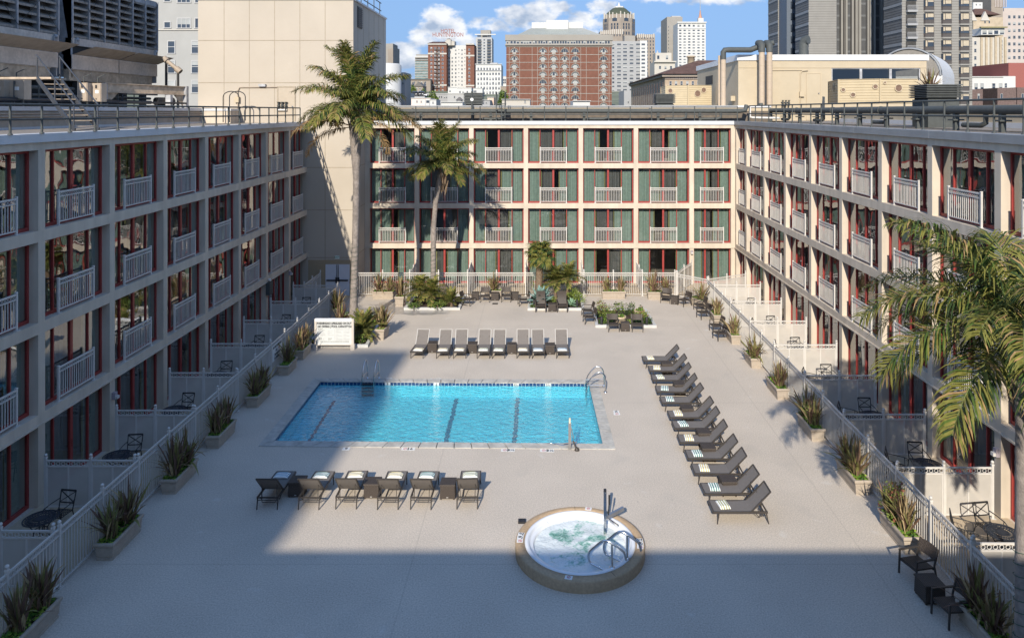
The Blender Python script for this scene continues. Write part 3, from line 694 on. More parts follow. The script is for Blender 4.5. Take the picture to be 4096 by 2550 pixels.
# wicker side tables
tb = link('side_table', None)
b = MB(); b.frus(-.235, -.235, .235, .235, .04, .43, .012)
for s in (-1, 1):
    for q in (-1, 1): b.bx(s*.2-.02, q*.2-.02, 0, s*.2+.02, q*.2+.02, .04)
b.build('base', m_wicker, tb)
b = MB(); b.frus(-.245, -.245, .245, .245, .43, .47, .008); b.build('tabletop', m_wicker, tb)
MB().bx(-.03, -.243, .07, .03, -.236, .09).build('tag_plate', m_silver, tb)
tag(tb, '-', 'side table')
first = True
def table(x, y, rz, label, group): return place(tb, x, y, rz, label, group)
for i, (u, v, w) in enumerate(((1181, 1990, 'in the shade, left of the near row'), (1484, 1996, 'between the third and fourth near loungers'), (1789, 1999, 'between the last two near loungers'))):
    p = G(u, v); table(p.x, p.y+.24, 0, f'dark wicker cube table {w}', 'side tables in the near row')
for i, (u, v) in enumerate(((1728, 1412), (1888.5, 1414), (2046.5, 1417), (2199.6, 1419))):
    p = G(u, v); table(p.x, p.y+.24, 0, f'dark wicker cube table behind the pool, {ORD[i]} from the left', 'side tables behind the pool')
for i, (u, v) in enumerate(((2665, 1447), (2716, 1528), (2746, 1623), (2813, 1718), (2830, 1778), (2910, 1908))):
    p = G(u, v, .47); table(p.x, p.y-.05, 0, f'dark wicker cube table in the long right row, {ORD[i]} from the far end', 'side tables in the right row')
# armchairs
def make_armchair():
    t = link('armchair', None); m = m_bronze
    b = MB(); n = 5
    for i in range(n):
        y0, y1 = -.27+.54*i/n, -.27+.54*(i+1)/n; f = lambda y: .40-.03*(y+.27)/.54
        b.add([(-.27, y0, f(y0)), (.27, y0, f(y0)), (.27, y1, f(y1)), (-.27, y1, f(y1)), (-.27, y0, f(y0)-.04), (.27, y0, f(y0)-.04), (.27, y1, f(y1)-.04), (-.27, y1, f(y1)-.04)], [(0, 1, 2, 3), (7, 6, 5, 4), (0, 4, 5, 1), (2, 6, 7, 3), (1, 5, 6, 2), (3, 7, 4, 0)])
    b.build('seat', m_wicker, t)
    b = MB(); n = 6
    for i in range(n):
        x0, x1 = -.28+.56*i/n, -.28+.56*(i+1)/n; g = lambda x: .05*(1-(x/.28)**2)
        b.add([(x0, .30+g(x0), .50), (x1, .30+g(x1), .50), (x1, .38+g(x1), .80), (x0, .38+g(x0), .80), (x0, .33+g(x0), .50), (x1, .33+g(x1), .50), (x1, .41+g(x1), .80), (x0, .41+g(x0), .80)], [(0, 1, 2, 3), (7, 6, 5, 4), (0, 4, 5, 1), (3, 2, 6, 7)])
    b.build('backrest', m_wicker, t)
    for s in (-1, 1):
        MB().bar((s*.29, -.30, .0), (s*.29, -.27, .585), .035, .04).build('leg', m, t)
        bb = MB(); bb.bar((s*.29, .36, 0), (s*.29, .27, .40), .035, .04); bb.bar((s*.29, .27, .40), (s*.29, .39, .82), .035, .035); bb.build('leg', m, t)
        MB().bar((s*.29, -.29, .60), (s*.29, .33, .585), .05, .03).build('armrest', m, t)
    MB().bar((-.29, -.26, .35), (.29, -.26, .35), .03, .04).build('rail', m, t); MB().bar((-.29, .25, .33), (.29, .25, .33), .03, .04).build('rail', m, t)
    return t
ac = make_armchair(); tag(ac, '-', 'armchair'); first = True
def chair(u, v, rz, label, z=.0, grp='wicker armchairs round the far end of the deck'):
    p = G(u, v, z); return place(ac, p.x, p.y, radians(rz), label, grp)
o = lambda x, y: (1400+x/2.429, 900+y/2.429)
chair(*o(1137, 720), 75, 'wicker armchair facing right beside the left palm bed', .35); chair(*o(1312, 682), 0, 'wicker armchair facing the pool left of the fence planter', .38)
chair(*o(1517, 680), 0, 'wicker armchair facing the pool right of the fence planter', .38); chair(*o(1684, 722), -80, 'wicker armchair facing left beside the agave bed', .35)
for (x, y, l) in ((1217, 652, 'between the first two armchairs by the far fence'), (1410, 655, 'in front of the small planter by the far fence'), (1602, 652, 'between the last two armchairs by the far fence')):
    p = G(*o(x, y), .47); tb2 = dup(tb, (p.x, p.y, 0), 0, f'dark wicker cube table {l}', 'side tables by the far fence')
q = lambda x, y: (2300+x/2.429, 900+y/2.429)
chair(*q(120, 822), -85, 'wicker armchair facing left, farther of two left of the barrel bed', .38); chair(*q(138, 885), -82, 'wicker armchair facing left, nearer of two left of the barrel bed', .38)
chair(*q(370, 955), 3, 'wicker armchair in front of the barrel bed, left of its table', .38); chair(*q(603, 958), -3, 'wicker armchair in front of the barrel bed, right of its table', .38)
p = G(*q(483, 935), .47); dup(tb, (p.x, p.y-.1, 0), 0, 'dark wicker cube table between two armchairs at the barrel bed', 'side tables by the far fence')
chair(*q(885, 690), -20, 'wicker armchair at the far right corner, left of its table', .38); chair(*q(1062, 720), -62, 'wicker armchair at the far right corner, right of its table', .38)
p = G(*q(972, 690), .47); dup(tb, (p.x, p.y, 0), -.3, 'dark wicker cube table between two armchairs at the far right corner', 'side tables by the far fence')
chair(*q(1215, 830), -84, 'wicker armchair facing left by the right planters, farthest of four'); chair(*q(1250, 905), -76, 'wicker armchair facing left by the right planters, second farthest of four')
chair(*q(1375, 1035), -84, 'wicker armchair facing left by the right planters, third farthest of four'); chair(*q(1415, 1110), -76, 'wicker armchair facing left by the right planters, nearest of four')
place(ac, 9.73, 18.95, radians(-74), 'dark armchair facing left at the shadow edge on the near right', 'armchairs at the near right fence')
place(ac, 9.72, 17.35, radians(-80), 'dark armchair in the shade behind the nearest right planter', 'armchairs at the near right fence')
dup(tb, (9.62, 18.12, 0), .05, 'dark cube table in the shade between the two near right armchairs', 'side tables by the right fence').scale = (1.08, 1.08, 1.0)
# two tall-backed wicker chairs by the agave
def make_tall_chair():
    t = link('high_back_chair', None)
    b = MB(); n = 10; pts = [(.33, .36)]
    for i in range(n):
        z0, z1 = .36+.74*i/n, .36+.74*(i+1)/n; f = lambda z: .22+.16*(z-.36)/.74+.05*sin(pi*(z-.36)/.74)
        b.add([(-.27, f(z0), z0), (.27, f(z0), z0), (.27, f(z1), z1), (-.27, f(z1), z1), (-.27, f(z0)+.035, z0), (.27, f(z0)+.035, z0), (.27, f(z1)+.035, z1), (-.27, f(z1)+.035, z1)], [(0, 1, 2, 3), (7, 6, 5, 4), (1, 5, 6, 2), (4, 0, 3, 7)])
    b.quad((-.27, .38, 1.1), (.27, .38, 1.1), (.27, .415, 1.1), (-.27, .415, 1.1)); b.build('backrest', m_wicker, t)
    MB().bx(-.27, -.30, .32, .27, .24, .37).build('seat', m_wicker, t)
    for s in (-1, 1):
        MB().bx(s*.30-.03, -.36, .03, s*.30+.03, -.29, .56).build('leg', m_wicker, t); MB().bx(s*.30-.03, .22, .03, s*.30+.03, .29, .56).build('leg', m_wicker, t)
        MB().bx(s*.30-.04, -.40, .56, s*.30+.04, .32, .60).build('armrest', m_wicker, t)
        MB().tube([(s*.30, -.45, .05), (s*.30, -.2, .015), (s*.30, .2, .015), (s*.30, .55, .07)], .022, 6).build('rocker', m_wicker, t)
    return t
hc = make_tall_chair(); tag(hc, '-', 'chair'); first = True
for (x, l) in ((1853, 'left one in front of the blue agave'), (2062, 'right one before the clipped shrub')):
    p = G(*o(x, 850)); place(hc, p.x, p.y+.42, 0, f'dark wicker rocking chair with tall back, {l}', 'rocking chairs by the agave bed')
p = G(*o(1963, 845)); dup(tb, (p.x, p.y+.26, 0), 0, 'dark wicker cube table between the two rocking chairs', 'side tables by the far fence')
# wrought iron patio sets
def make_iron_chair():
    t = link('patio_chair', None); m = m_black
    b = MB(); b.tube([(-.24, -.24, .43), (.24, -.24, .43), (.22, .22, .42), (-.22, .22, .42), (-.24, -.24, .43)], .015, 6)
    for k in range(1, 7): b.bar((-.24+.068*k, -.24, .43), (-.22+.063*k, .22, .42), .022, .008)
    for k in range(1, 6): b.bar((-.23, -.24+.077*k, .428), (.23, -.24+.077*k, .428), .022, .008)
    b.build('seat', m, t)
    b = MB(); b.tube([(-.22, .22, .42), (-.24, .34, .92)], .015, 6); b.tube([(.22, .22, .42), (.24, .34, .92)], .015, 6); b.bar((-.24, .34, .92), (.24, .34, .92), .025, .045); b.bar((-.228, .265, .60), (.228, .265, .60), .02, .03)
    b.bar((-.23, .27, .61), (.235, .335, .90), .018, .02); b.bar((.23, .27, .61), (-.235, .335, .90), .018, .02); b.build('backrest', m, t)
    for s in (-1, 1):
        MB().tube([(s*.24, -.23, .43), (s*.25, -.27, .2), (s*.25, -.29, 0)], .014, 6).build('leg', m, t); MB().tube([(s*.22, .22, .42), (s*.23, .27, .2), (s*.24, .33, 0)], .014, 6).build('leg', m, t)
        MB().tube([(s*.235, .30, .70), (s*.28, .05, .68), (s*.28, -.24, .66), (s*.28, -.33, .62), (s*.28, -.31, .57), (s*.28, -.27, .59)], .014, 6).tube([(s*.24, -.23, .43), (s*.28, -.22, .66)], .012, 6).build('armrest', m, t)
    return t
def make_iron_table():
    t = link('patio_table', None); m = mat('blue_black_iron', (.03, .035, .045), .45); b = MB()
    for r in (.43, .36, .26, .15): b.lathe([(r-.018, .70), (r+.012, .70), (r+.012, .72), (r-.018, .72), (r-.018, .70)], n=28, smooth=False)
    for k in range(28):
        a = 2*pi*k/28; b.ring2 = 0
        b.bar((.15*cos(a), .15*sin(a), .71), (.43*cos(a+.12), .43*sin(a+.12), .71), .014, .012); b.bar((.26*cos(a), .26*sin(a), .71), (.43*cos(a-.12), .43*sin(a-.12), .71), .014, .012)
    b.lathe([(.001, .70), (.15, .70), (.15, .72), (.001, .72)], n=20, smooth=False); b.build('tabletop', m, t)
    for k in range(4):
        a = pi/4+pi/2*k; MB().tube([(.34*cos(a), .34*sin(a), .70), (.16*cos(a), .16*sin(a), .42), (.18*cos(a), .18*sin(a), .2), (.34*cos(a), .34*sin(a), 0)], .015, 6).build('leg', m, t)
    MB().ring((0, 0, .40), .001, .001).lathe([(.15, .39), (.17, .39), (.17, .41), (.15, .41), (.15, .39)], n=20).build('brace', m, t)
    return t
ic = make_iron_chair(); it = make_iron_table(); tag(ic, '-', 'patio chair'); tag(it, '-', 'patio table')
fc = ft = True
def iron_set(x, y, chairs, where, grp):
    global fc, ft
    if ft: ft = False; it.location = (x, y, 0); it['label'] = f'round black iron table, patio {where}'; it['group'] = grp+' tables'
    else: dup(it, (x, y, 0), .3, f'round black iron table, patio {where}', grp+' tables')
    for (dx, dy, rz, w) in chairs:
        l = f'black iron chair {w} the table, patio {where}'
        if fc: fc = False; ic.location = (x+dx, y+dy, 0); ic.rotation_euler = (0, 0, radians(rz)); ic['label'] = l; ic['group'] = grp+' chairs'
        else: dup(ic, (x+dx, y+dy, 0), radians(rz), l, grp+' chairs')
names = ['nearest on the left', 'second nearest on the left', 'third on the left', 'fourth on the left', 'fifth on the left', 'sixth on the left', 'seventh on the left', 'farthest on the left']
for k in range(0, 7):
    y = left_edges[k+1]+1.70
    iron_set(-13.85, y, [(.02, .78, -8 + (k*37 % 23), 'behind')] + ([(-.1, -.75, 175, 'in front of')] if k > 3 else []), names[k], 'left patio')
names = ['nearest on the right', 'second nearest on the right', 'third on the right', 'fourth on the right', 'fifth on the right', 'sixth on the right', 'seventh on the right']
for k in range(7):
    y = right_pos[9-k]+1.68
    iron_set(12.42, y, [(.12, .78, 8-(k*31 % 17), 'behind'), (-.78, .42, 62, 'left of')], names[k], 'right patio')
for k, (x, l) in enumerate(((-10.0, 'leftmost at the far wing'), (-6.35, 'behind the left palm bed'), (-2.75, 'behind the fence planter'), (4.9, 'behind the barrel bed'), (8.2, 'near the far right corner'))):
    iron_set(x, 49.6, [(.8, .1, -80, 'right of')], l, 'far patio')
# ================================================================ hot tub
m_tubtan = mat('tan_tub_surround', (.40, .285, .175), .85, var=.14, vs=14, bump=.2, bs=60, var2=.06, vs2=1)
m_acryl = mat('white_acrylic', (.70, .71, .72), .25, var=.02)
HC = Vector((1.10, 20.05, 0)); RT = 1.76
tub = thing('hot_tub', 'round raised hot tub with tan surround and foaming green water', 'hot tub', HC)
b = MB(); b.lathe([(RT, -.01), (RT, .262), (RT-.012, .285), (RT-.04, .30), (1.51, .302), (1.50, .20)], n=96); b.build('surround', m_tubtan, tub)
j = MB()
for a in (-62, 5, 92, 170): j.bar(((1.53)*cos(radians(a)), 1.53*sin(radians(a)), .303), ((RT-.02)*cos(radians(a)), (RT-.02)*sin(radians(a)), .303), .012, .004)
j.build('joint', mat('brown_joint', (.16, .12, .08), .9), tub)
b = MB(); b.lathe([(1.51, .27), (1.50, .312), (1.47, .325), (1.42, .322), (1.385, .30), (1.37, .25), (1.345, .235), (1.285, .23), (1.262, .215), (1.25, .10), (1.2, -.4), (.9, -.6), (.001, -.6)], n=96); b.build('shell', m_acryl, tub)
st = MB()
for a0 in (118, 133): st.bar((1.26*cos(radians(a0)), 1.26*sin(radians(a0)), .24), (1.40*cos(radians(a0)), 1.40*sin(radians(a0)), .31), .02, .02)
st.build('shell_rib', m_acryl, tub)
def foam_mat():
    m = bpy.data.materials.new('foaming_water'); m.use_nodes = True; nt = m.node_tree; N = nt.nodes; L = nt.links; bs = N['Principled BSDF']
    geo = N.new('ShaderNodeNewGeometry')
    mp = N.new('ShaderNodeMapping'); mp.inputs['Location'].default_value = (3, 1, 0); L.new(geo.outputs['Position'], mp.inputs[0])
    n = N.new('ShaderNodeTexNoise'); n.inputs['Scale'].default_value = 1.25; n.inputs['Detail'].default_value = 3.5; n.inputs['Roughness'].default_value = .55; n.inputs['Distortion'].default_value = 1.2; L.new(mp.outputs[0], n.inputs['Vector'])
    n2 = N.new('ShaderNodeTexNoise'); n2.inputs['Scale'].default_value = 7; n2.inputs['Detail'].default_value = 6; n2.inputs['Distortion'].default_value = 1.5; L.new(mp.outputs[0], n2.inputs['Vector'])
    ad = N.new('ShaderNodeMath'); ad.operation = 'MULTIPLY_ADD'; L.new(n2.outputs['Fac'], ad.inputs[0]); ad.inputs[1].default_value = .45; L.new(n.outputs['Fac'], ad.inputs[2])
    cr = N.new('ShaderNodeValToRGB'); L.new(ad.outputs[0], cr.inputs[0]); e = cr.color_ramp.elements
    e[0].position = .49; e[0].color = (.08, .22, .17, 1); e[1].position = .70; e[1].color = (.62, .66, .655, 1); x = e.new(.56); x.color = (.17, .34, .28, 1); x = e.new(.62); x.color = (.36, .50, .45, 1)
    L.new(cr.outputs[0], bs.inputs['Base Color']); bs.inputs['Roughness'].default_value = .25
    bp = N.new('ShaderNodeBump'); bp.inputs['Distance'].default_value = .05; bp.inputs['Strength'].default_value = .6; L.new(n2.outputs['Fac'], bp.inputs['Height']); L.new(bp.outputs[0], bs.inputs['Normal']); return m
b = MB(); n = 44; vs = []; idx = {}
from mathutils import noise as mn
for i in range(n+1):
    for j_ in range(n+1):
        x, y = -1.25+2.5*i/n, -1.25+2.5*j_/n; r = sqrt(x*x+y*y)
        if r > 1.25+.06: continue
        if r > 1.25: x, y = x*1.25/r, y*1.25/r
        idx[(i, j_)] = len(vs); z = .165+.035*mn.fractal(Vector((x*2.2, y*2.2, 3.7)), 1., 2., 4)+.015*mn.noise(Vector((x*8, y*8, 1)))
        vs.append((x, y, z))
fs = [(idx[(i, k)], idx[(i+1, k)], idx[(i+1, k+1)], idx[(i, k+1)]) for i in range(n) for k in range(n) if all(q_ in idx for q_ in ((i, k), (i+1, k), (i+1, k+1), (i, k+1)))]
b.add(vs, fs, True); b.build('water', foam_mat(), tub)
# depth plates
m_plate = mat('white_tile_plate', (.68, .68, .66), .5, var=.04); m_ink = mat('black_lettering', (.02, .02, .022), .6); m_redink = mat('red_lettering', (.4, .05, .05), .6)
def plate_mesh(w, h): return MB().bx(-w/2, -h/2, 0, w/2, h/2, .004).mesh('marker_tile', m_plate)
def no_dive(parent, loc, r=.05, rz=0):
    b = MB(); b.lathe([(r-.012, 0), (r, 0), (r, .002), (r-.012, .002), (r-.012, 0)], n=20, smooth=False); b.bar((-r*.68, -r*.68, .001), (r*.68, r*.68, .001), .012, .002)
    b.bar((-r*.5, r*.25, .0006), (r*.35, -r*.1, .0006), .014, .001)
    o = b.build('prohibition_symbol', m_ink if False else m_redink, parent, loc); o.rotation_euler = (0, 0, rz); return o
def marker(x, y, z, rz, txt, label, size=.17, w=.2, h=.2, symbol=False, cat='depth marker'):
    t = link('depth_marker', plate_mesh(w, h), None, (x, y, z), rz); tag(t, label, cat)
    if txt: link('lettering', text_mesh(txt, size, m_ink, 'CENTER', .0015, .004), t, (0, 0, .0055))
    if symbol: no_dive(t, (0, 0, .005), min(w, h)*.36)
    return t
rg = 1.635
for (a, z, items) in ((175, .3035, ('3FT', '6IN', None)), (-5, .3035, ('3FT', '6IN', None))):
    for k, it_ in enumerate(items):
        aa = radians(a+ (k-1)*5.6*(1 if a > 90 else -1)); x, y = HC.x+rg*cos(aa), HC.y+rg*sin(aa)
        rz = aa+pi/2 if a > 90 else aa-pi/2
        rz = aa-pi/2 if a > 90 else aa+pi/2
        t = link('depth_marker', plate_mesh(.15, .17), None, (x, y, .304), rz+pi); side = 'left' if a > 90 else 'right'
        tag(t, f'white {"3 FT plate" if k == 0 else "6 IN plate" if k == 1 else "no diving plate"} on the {side} rim of the hot tub', 'depth marker')
        if it_:
            link('lettering', text_mesh(it_[0], .17, m_ink, 'CENTER', .0015, .005), t, (-.025, 0, .0055)); link('lettering', text_mesh(it_[1:], .055, m_ink, 'CENTER', .0015, .001), t, (.045, .045, .0055))
        else: no_dive(t, (0, .01, .005), .055)
for (a, lab) in ((78, 'far'), (-103, 'near')):
    aa = radians(a); x, y = HC.x+rg*cos(aa), HC.y+rg*sin(aa); t = link('depth_marker', plate_mesh(.19, .15), None, (x, y, .304), aa+pi/2 if a < 0 else aa-pi/2); tag(t, f'white no diving plate on the {lab} rim of the hot tub', 'depth marker'); no_dive(t, (0, .012, .005), .05)
r7 = lambda x, y: G(900+x/1.512, 900+y/1.512)
for (x, y, txt, up, lab) in ((992, 930, '9', 1, 'far edge at the deep end, in shade'), (1288, 932, '6', 1, 'far edge near the middle'), (1765, 937, '4½', 1, 'far edge right of the lane lines'), (1955, 938, '3½', 1, 'far edge at the shallow end'),
        (733, 1352, '9', 0, 'near edge at the deep end, in shade'), (1127, 1353, '6', 0, 'near edge near the middle'), (1730, 1360, '4½', 0, 'near edge right of the lane lines'), (1967, 1363, '3½', 0, 'near edge at the shallow end')):
    p = r7(x, y); marker(p.x, p.y, .004, pi if up else 0, txt, f'small white depth plate reading {txt} on the {lab}', .2, .26, .22)
for (x, y, up, lab) in ((1258, 932, 1, 'far edge near the middle'), (1735, 937, 1, 'far edge right of the lane lines'), (1923, 938, 1, 'far edge at the shallow end'), (1090, 1352, 0, 'near edge near the middle'), (1692, 1360, 0, 'near edge right of the lane lines'), (1928, 1362, 0, 'near edge at the shallow end'), (2370, 1141, 0, 'right side of the pool')):
    p = r7(x, y); marker(p.x, p.y, .004, 0, None, f'small white no diving plate on the {lab}', .1, .26, .2, True)
p = r7(2366, 1127); marker(p.x, p.y, .004, pi/2, '3½', 'small white depth plate reading 3½ on the right side of the pool', .15, .2, .22)
for (x, txt) in ((982, '9'), (1278, '6'), (1760, '4½'), (1953, '3½')):
    u = 900+x/1.512; yy = 32.5; xx = PX(u, yy); f = (xx-PBL.x)/(PBR.x-PBL.x); yy = PBL.y+(PBR.y-PBL.y)*f-.004
    t = link('depth_marker', MB().bx(-.12, -.004, -.065, .12, 0, .065).mesh('marker_tile', m_plate), None, (xx, yy, -.07)); tag(t, f'white tile reading {txt} in the blue waterline band', 'depth marker', 'waterline depth tiles')
    o_ = link('lettering', text_mesh(txt, .14, m_ink, 'CENTER', .001, .003), t, (0, -.006, 0)); o_.rotation_euler = (pi/2, 0, 0)
# tub hand rails
def rail(name, pts, r, label, cat, foot=()):
    # smooth the polyline
    P = [Vector(p) for p in pts]
    for _ in range(2 if len(pts) < 5 else 2):
        Q = [P[0]]
        for i in range(len(P)-1): Q += [P[i].lerp(P[i+1], .25), P[i].lerp(P[i+1], .75)]
        P = Q+[P[-1]]
    t = thing(name, label, cat, P[0])
    MB(Matrix.Translation(-P[0])).tube(P, r, 8).build('rail_tube', m_chrome, t)
    for f in foot:
        f = Vector(f)-P[0]; MB().lathe([(.07, 0), (.07, .015), (.035, .03), (.03, .03)], f, 12).build('flange', m_chrome, t)
    return t
s8 = lambda x, y, z: G(2050+x/2.171, 1980+y/2.171, z)
for (dx, dy, lab) in ((0, 0, 'nearer'), (131, -81, 'farther')):
    base = s8(864+dx, 625+dy, .31); a = s8(830+dx, 625+dy, .31); tipd = s8(962+dx, 505+dy, .40)
    # loop drawn in its own upright plane, from the inner foot up and over to the outer end
    inner = Vector((a.x, a.y, .20)); d = Vector((-.62, .30, 0)); 
    pts = [inner+Vector(q__) for q__ in ((0, 0, 0), (-.34, .17, .07), (-.47, .22, .10), (-.50, .24, .34), (-.36, .19, .50), (-.13, .11, .74), (-.02, .07, .76), (.10, .03, .72), (.36, -.02, .56), (.42, -.03, .50), (.46, -.03, .32))]
    t = rail('tub_handrail', pts, .029, f'polished steel looped handrail on the hot tub rim, {lab} of the pair', 'handrail', [inner, base])
    MB(Matrix.Translation(-Vector(pts[0]))).tube([base, base+Vector((0, .01, .60))], .026, 8).build('upright', m_chrome, t)
# lift on the tub
lp = s8(803, 330, .2); t = thing('pool_lift', 'stainless lift post with seat arm standing at the far side of the hot tub', 'pool lift', (lp.x, lp.y, .2))
MB().bx(-.04, -.04, 0, .04, .04, 1.18).build('post', m_chrome, t); MB().bx(-.035, -.05, 1.18, .04, .05, 1.23).build('post_cap', m_black, t)
MB().bar((.06, .02, .45), (.55, .28, .55), .08, .10).build('arm', mat('steel_arm', (.35, .36, .38), .35, .8), t); MB().bar((.05, 0, .42), (.36, -.02, .22), .05, .05).build('foot_bar', m_chrome, t)
MB().tube([(.10, .03, .5), (.12, .03, .85), (.14, .03, .95)], .018, 6).bx(.10, .03, .78, .15, .06, 1.05).build('seat_strap', m_black, t)
# lift at the pool
lp = r7(2085, 1352); t = thing('pool_lift', 'slim stainless lift post standing at the near edge of the pool', 'pool lift', (lp.x, lp.y, 0))
MB().bx(-.05, -.05, 0, .05, .05, .92).build('post', m_chrome, t); MB().bx(-.03, -.035, .92, .03, .035, 1.10).build('post_cap', mat('cream_cap', (.6, .56, .42), .5), t)
MB().bar((-.25, -.02, .20), (.25, .05, .22), .03, .03).bar((.04, 0, .8), (.14, .05, .35), .02, .02).build('arm', m_chrome, t); MB().tube([(.12, -.02, .3), (.2, -.10, .12), (.25, -.12, 0)], .03, 6).lathe([(.09, 0), (.09, .03), (.05, .1)], (.25, -.12, 0), 10).build('foot_bar', m_bronze, t)
MB().tube([(-.2, .2, .03), (-.55, .35, .03), (-.8, .45, .0), (-.75, .2, 0)], .02, 6).build('seat_frame', m_chrome, t)
# pool ladder (far left) and grab rails (far right)
def ladder_pair(uL, uR, v, label):
    yb = 32.58; t = thing('pool_ladder', label, 'pool ladder', (0, 0, 0))
    xs = [PX(uL, 32.5), PX(uR, 32.5)]
    for x in xs:
        P = [(x, yb-.06, -.60), (x, yb-.06, .15), (x+.03, yb+.10, .62), (x+.05, yb+.30, .86), (x+.08, yb+.50, .80), (x+.10, yb+.56, .5), (x+.10, yb+.56, 0)]
        Q = [Vector(p) for p in P]
        for _ in range(2):
            R_ = [Q[0]]
            for i in range(len(Q)-1): R_ += [Q[i].lerp(Q[i+1], .25), Q[i].lerp(Q[i+1], .75)]
            Q = R_+[Q[-1]]
        MB().tube(Q, .024, 8).build('side_rail', m_chrome, t); MB().tube([(x+.02, yb-.04, .24), (x+.10, yb+.55, .26)], .018, 6).build('cross_bar', m_chrome, t)
        MB().lathe([(.08, 0), (.08, .015), (.03, .04)], (x+.10, yb+.56, .0), 12).build('flange', m_chrome, t)
    for z in (-.06, -.22, -.38, -.54): MB().bx(xs[0], yb-.13, z-.02, xs[1], yb-.03, z+.02).build('step', m_black, t)
    return t
ladder_pair(1447, 1494, 0, 'steel pool ladder with black treads at the shaded far edge of the pool')
t = thing('pool_grab_rails', 'pair of chrome grab rails arching over the far right corner of the pool', 'grab rails', (0, 0, 0))
for (ya, k) in ((32.15, 0), (31.45, 1)):
    xi = 2.02; P = [(xi, ya, -.6), (xi, ya, .30), (xi+.25, ya+.05, .66), (xi+.52, ya+.05, .86), (xi+.76, ya+.03, .74), (xi+.80, ya, .4), (xi+.80, ya, 0)]
    Q = [Vector(p) for p in P]
    for _ in range(2):
        R_ = [Q[0]]
        for i in range(len(Q)-1): R_ += [Q[i].lerp(Q[i+1], .25), Q[i].lerp(Q[i+1], .75)]
        Q = R_+[Q[-1]]
    MB().tube(Q, .026, 8).build('side_rail', m_chrome, t); MB().tube([(xi, ya, .28), (xi+.8, ya, .30)], .02, 6).build('cross_bar', m_chrome, t)
    MB().lathe([(.08, 0), (.08, .015), (.03, .04)], (xi+.80, ya, 0), 12).build('flange', m_chrome, t)
# ================================================================ signs
m_signpost = mat('greige_sign_post', (.52, .47, .41), .6, var=.04)
yS = 37.05; sx0, sx1 = PX(1263, yS), PX(1411.5, yS)
t = thing('pool_rules_sign', 'large white pool rules sign on two posts in front of the tall palm', 'sign', ((sx0+sx1)/2, yS, 0)); hw = (sx1-sx0)/2
for s in (-1, 1): MB().bx(s*hw-.055, -.055, 0, s*hw+.055, .055, 1.55).bx(s*hw-.10, -.10, 0, s*hw+.10, .10, .28).build('post', m_signpost, t)
MB().bx(-hw+.06, -.03, .26, hw-.06, .02, 1.42).build('panel', mat('white_sign_board', (.56, .57, .55), .45, var=.03), t)
MB().bar((-hw-.02, 0, 1.5), (hw-.06, 0, 1.5), .12, .13).build('light_tube', mat('white_light_housing', (.80, .80, .80), .35), t)
MB().bx(-hw+.06, -.035, .22, hw-.06, .02, .259).build('panel_edge', m_signpost, t)
W_ = 2*hw-.12; pw = W_/880.0   # panel pixel (x 36..915) -> metres
def on(x, y): return (-hw+.06+(x-36)*pw, 1.42-(y-128)*pw*1.0)
def line(txt, x, y, size, sx, mm=m_ink, bold=.003, align='CENTER'):
    px, pz = on(x, y); sign_text(t, txt, size, (px, -.034, pz), mm, bold=bold, sx=sx, align=align)
m_inkg = mat('dark_grey_lettering', (.04, .04, .045), .6)
line('WARNING:NO LIFEGUARD ON DUTY', 487, 177, .150, .72, m_inkg, .008); line('NO DIVING | POOL CAPACITY:24', 487, 257, .150, .76, m_inkg, .008)
line('911', 130, 570, .15, .72, m_inkg); line('POOL RULES', 125, 320, .05, .8, m_inkg, .0); line('IN CASE OF', 132, 531, .03, .8, m_inkg, .0); line('POOL DECK', 375, 557, .045, .8, m_inkg, 0); line('CAPACITY', 360, 585, .045, .8, m_inkg, 0)
line('CHILDREN UNDER THE AGE OF 14 SHALL NOT USE THE POOL WITHOUT ADULT SUPERVISION', 487, 636, .052, .655, m_inkg, .0005)
bars = MB(); rb = random.Random(2)
def bar(x0, x1, y, h=5):
    a, z = on(x0, y); c, _ = on(x1, y); bars.bx(a, -.0335, z-h*pw/2, c, -.0305, z+h*pw/2)
for (x0, x1, y) in ((98, 250, 353), (98, 200, 379), (98, 212, 404), (98, 240, 421), (98, 258, 447), (98, 250, 463), (98, 262, 480), (130, 190, 495), (310, 445, 366), (310, 362, 382), (310, 430, 408), (310, 425, 424), (310, 368, 441), (310, 462, 467), (310, 455, 483), (176, 275, 553), (176, 225, 571), (176, 255, 588), (520, 878, 320), (527, 872, 337)): bar(x0, x1, y)
for (x, y) in ((550, 390), (742, 390), (550, 482), (742, 482), (550, 572), (742, 572)):
    for dy in (-28, 28): bar(x-28, x+28, y+dy, 3)
    for dx in (-28, 28):
        a, z = on(x+dx, y); bars.bx(a-.003, -.0335, z-28*pw, a+.003, -.0305, z+28*pw)
    for k in range(4): bar(x+36, x+rb.randint(100, 150), y-8+k*12, 3)
    bar(x-15, x+12, y+4, 6); bar(x-6, x+20, y-8, 5)
for (a0, b0, a1, b1) in ((80, 212, 900, 214), ):
    bar(a0, a1, b0, 3)
a, z = on(489, 305); _, z1 = on(489, 605); bars.bx(a-.004, -.0335, z1, a+.004, -.0305, z)
bars.build('small_print', mat('grey_print', (.36, .36, .37), .6), t)
yE = 33.9; t = thing('emergency_sign', 'white emergency notice hanging on the left fence above the planters', 'sign', (FXL+.045, yE-.1, 1.02))
MB().bx(-.012, -.62, -.36, .0, .62, .36).build('sign_panel', m_plate, t)
for (txt, z, s, mm) in (('IN CASE OF EMERGENCY', .25, .155, m_ink), ('CALL', .07, .17, m_ink), ('SAN FRANCISCO', -.10, .155, m_ink), ("333 O'FARRELL ST.", -.27, .155, m_ink)):
    sign_text(t, txt, s, (.004, -.12 if txt == 'CALL' else 0, z), mm, (pi/2, 0, pi/2), .003, .62)
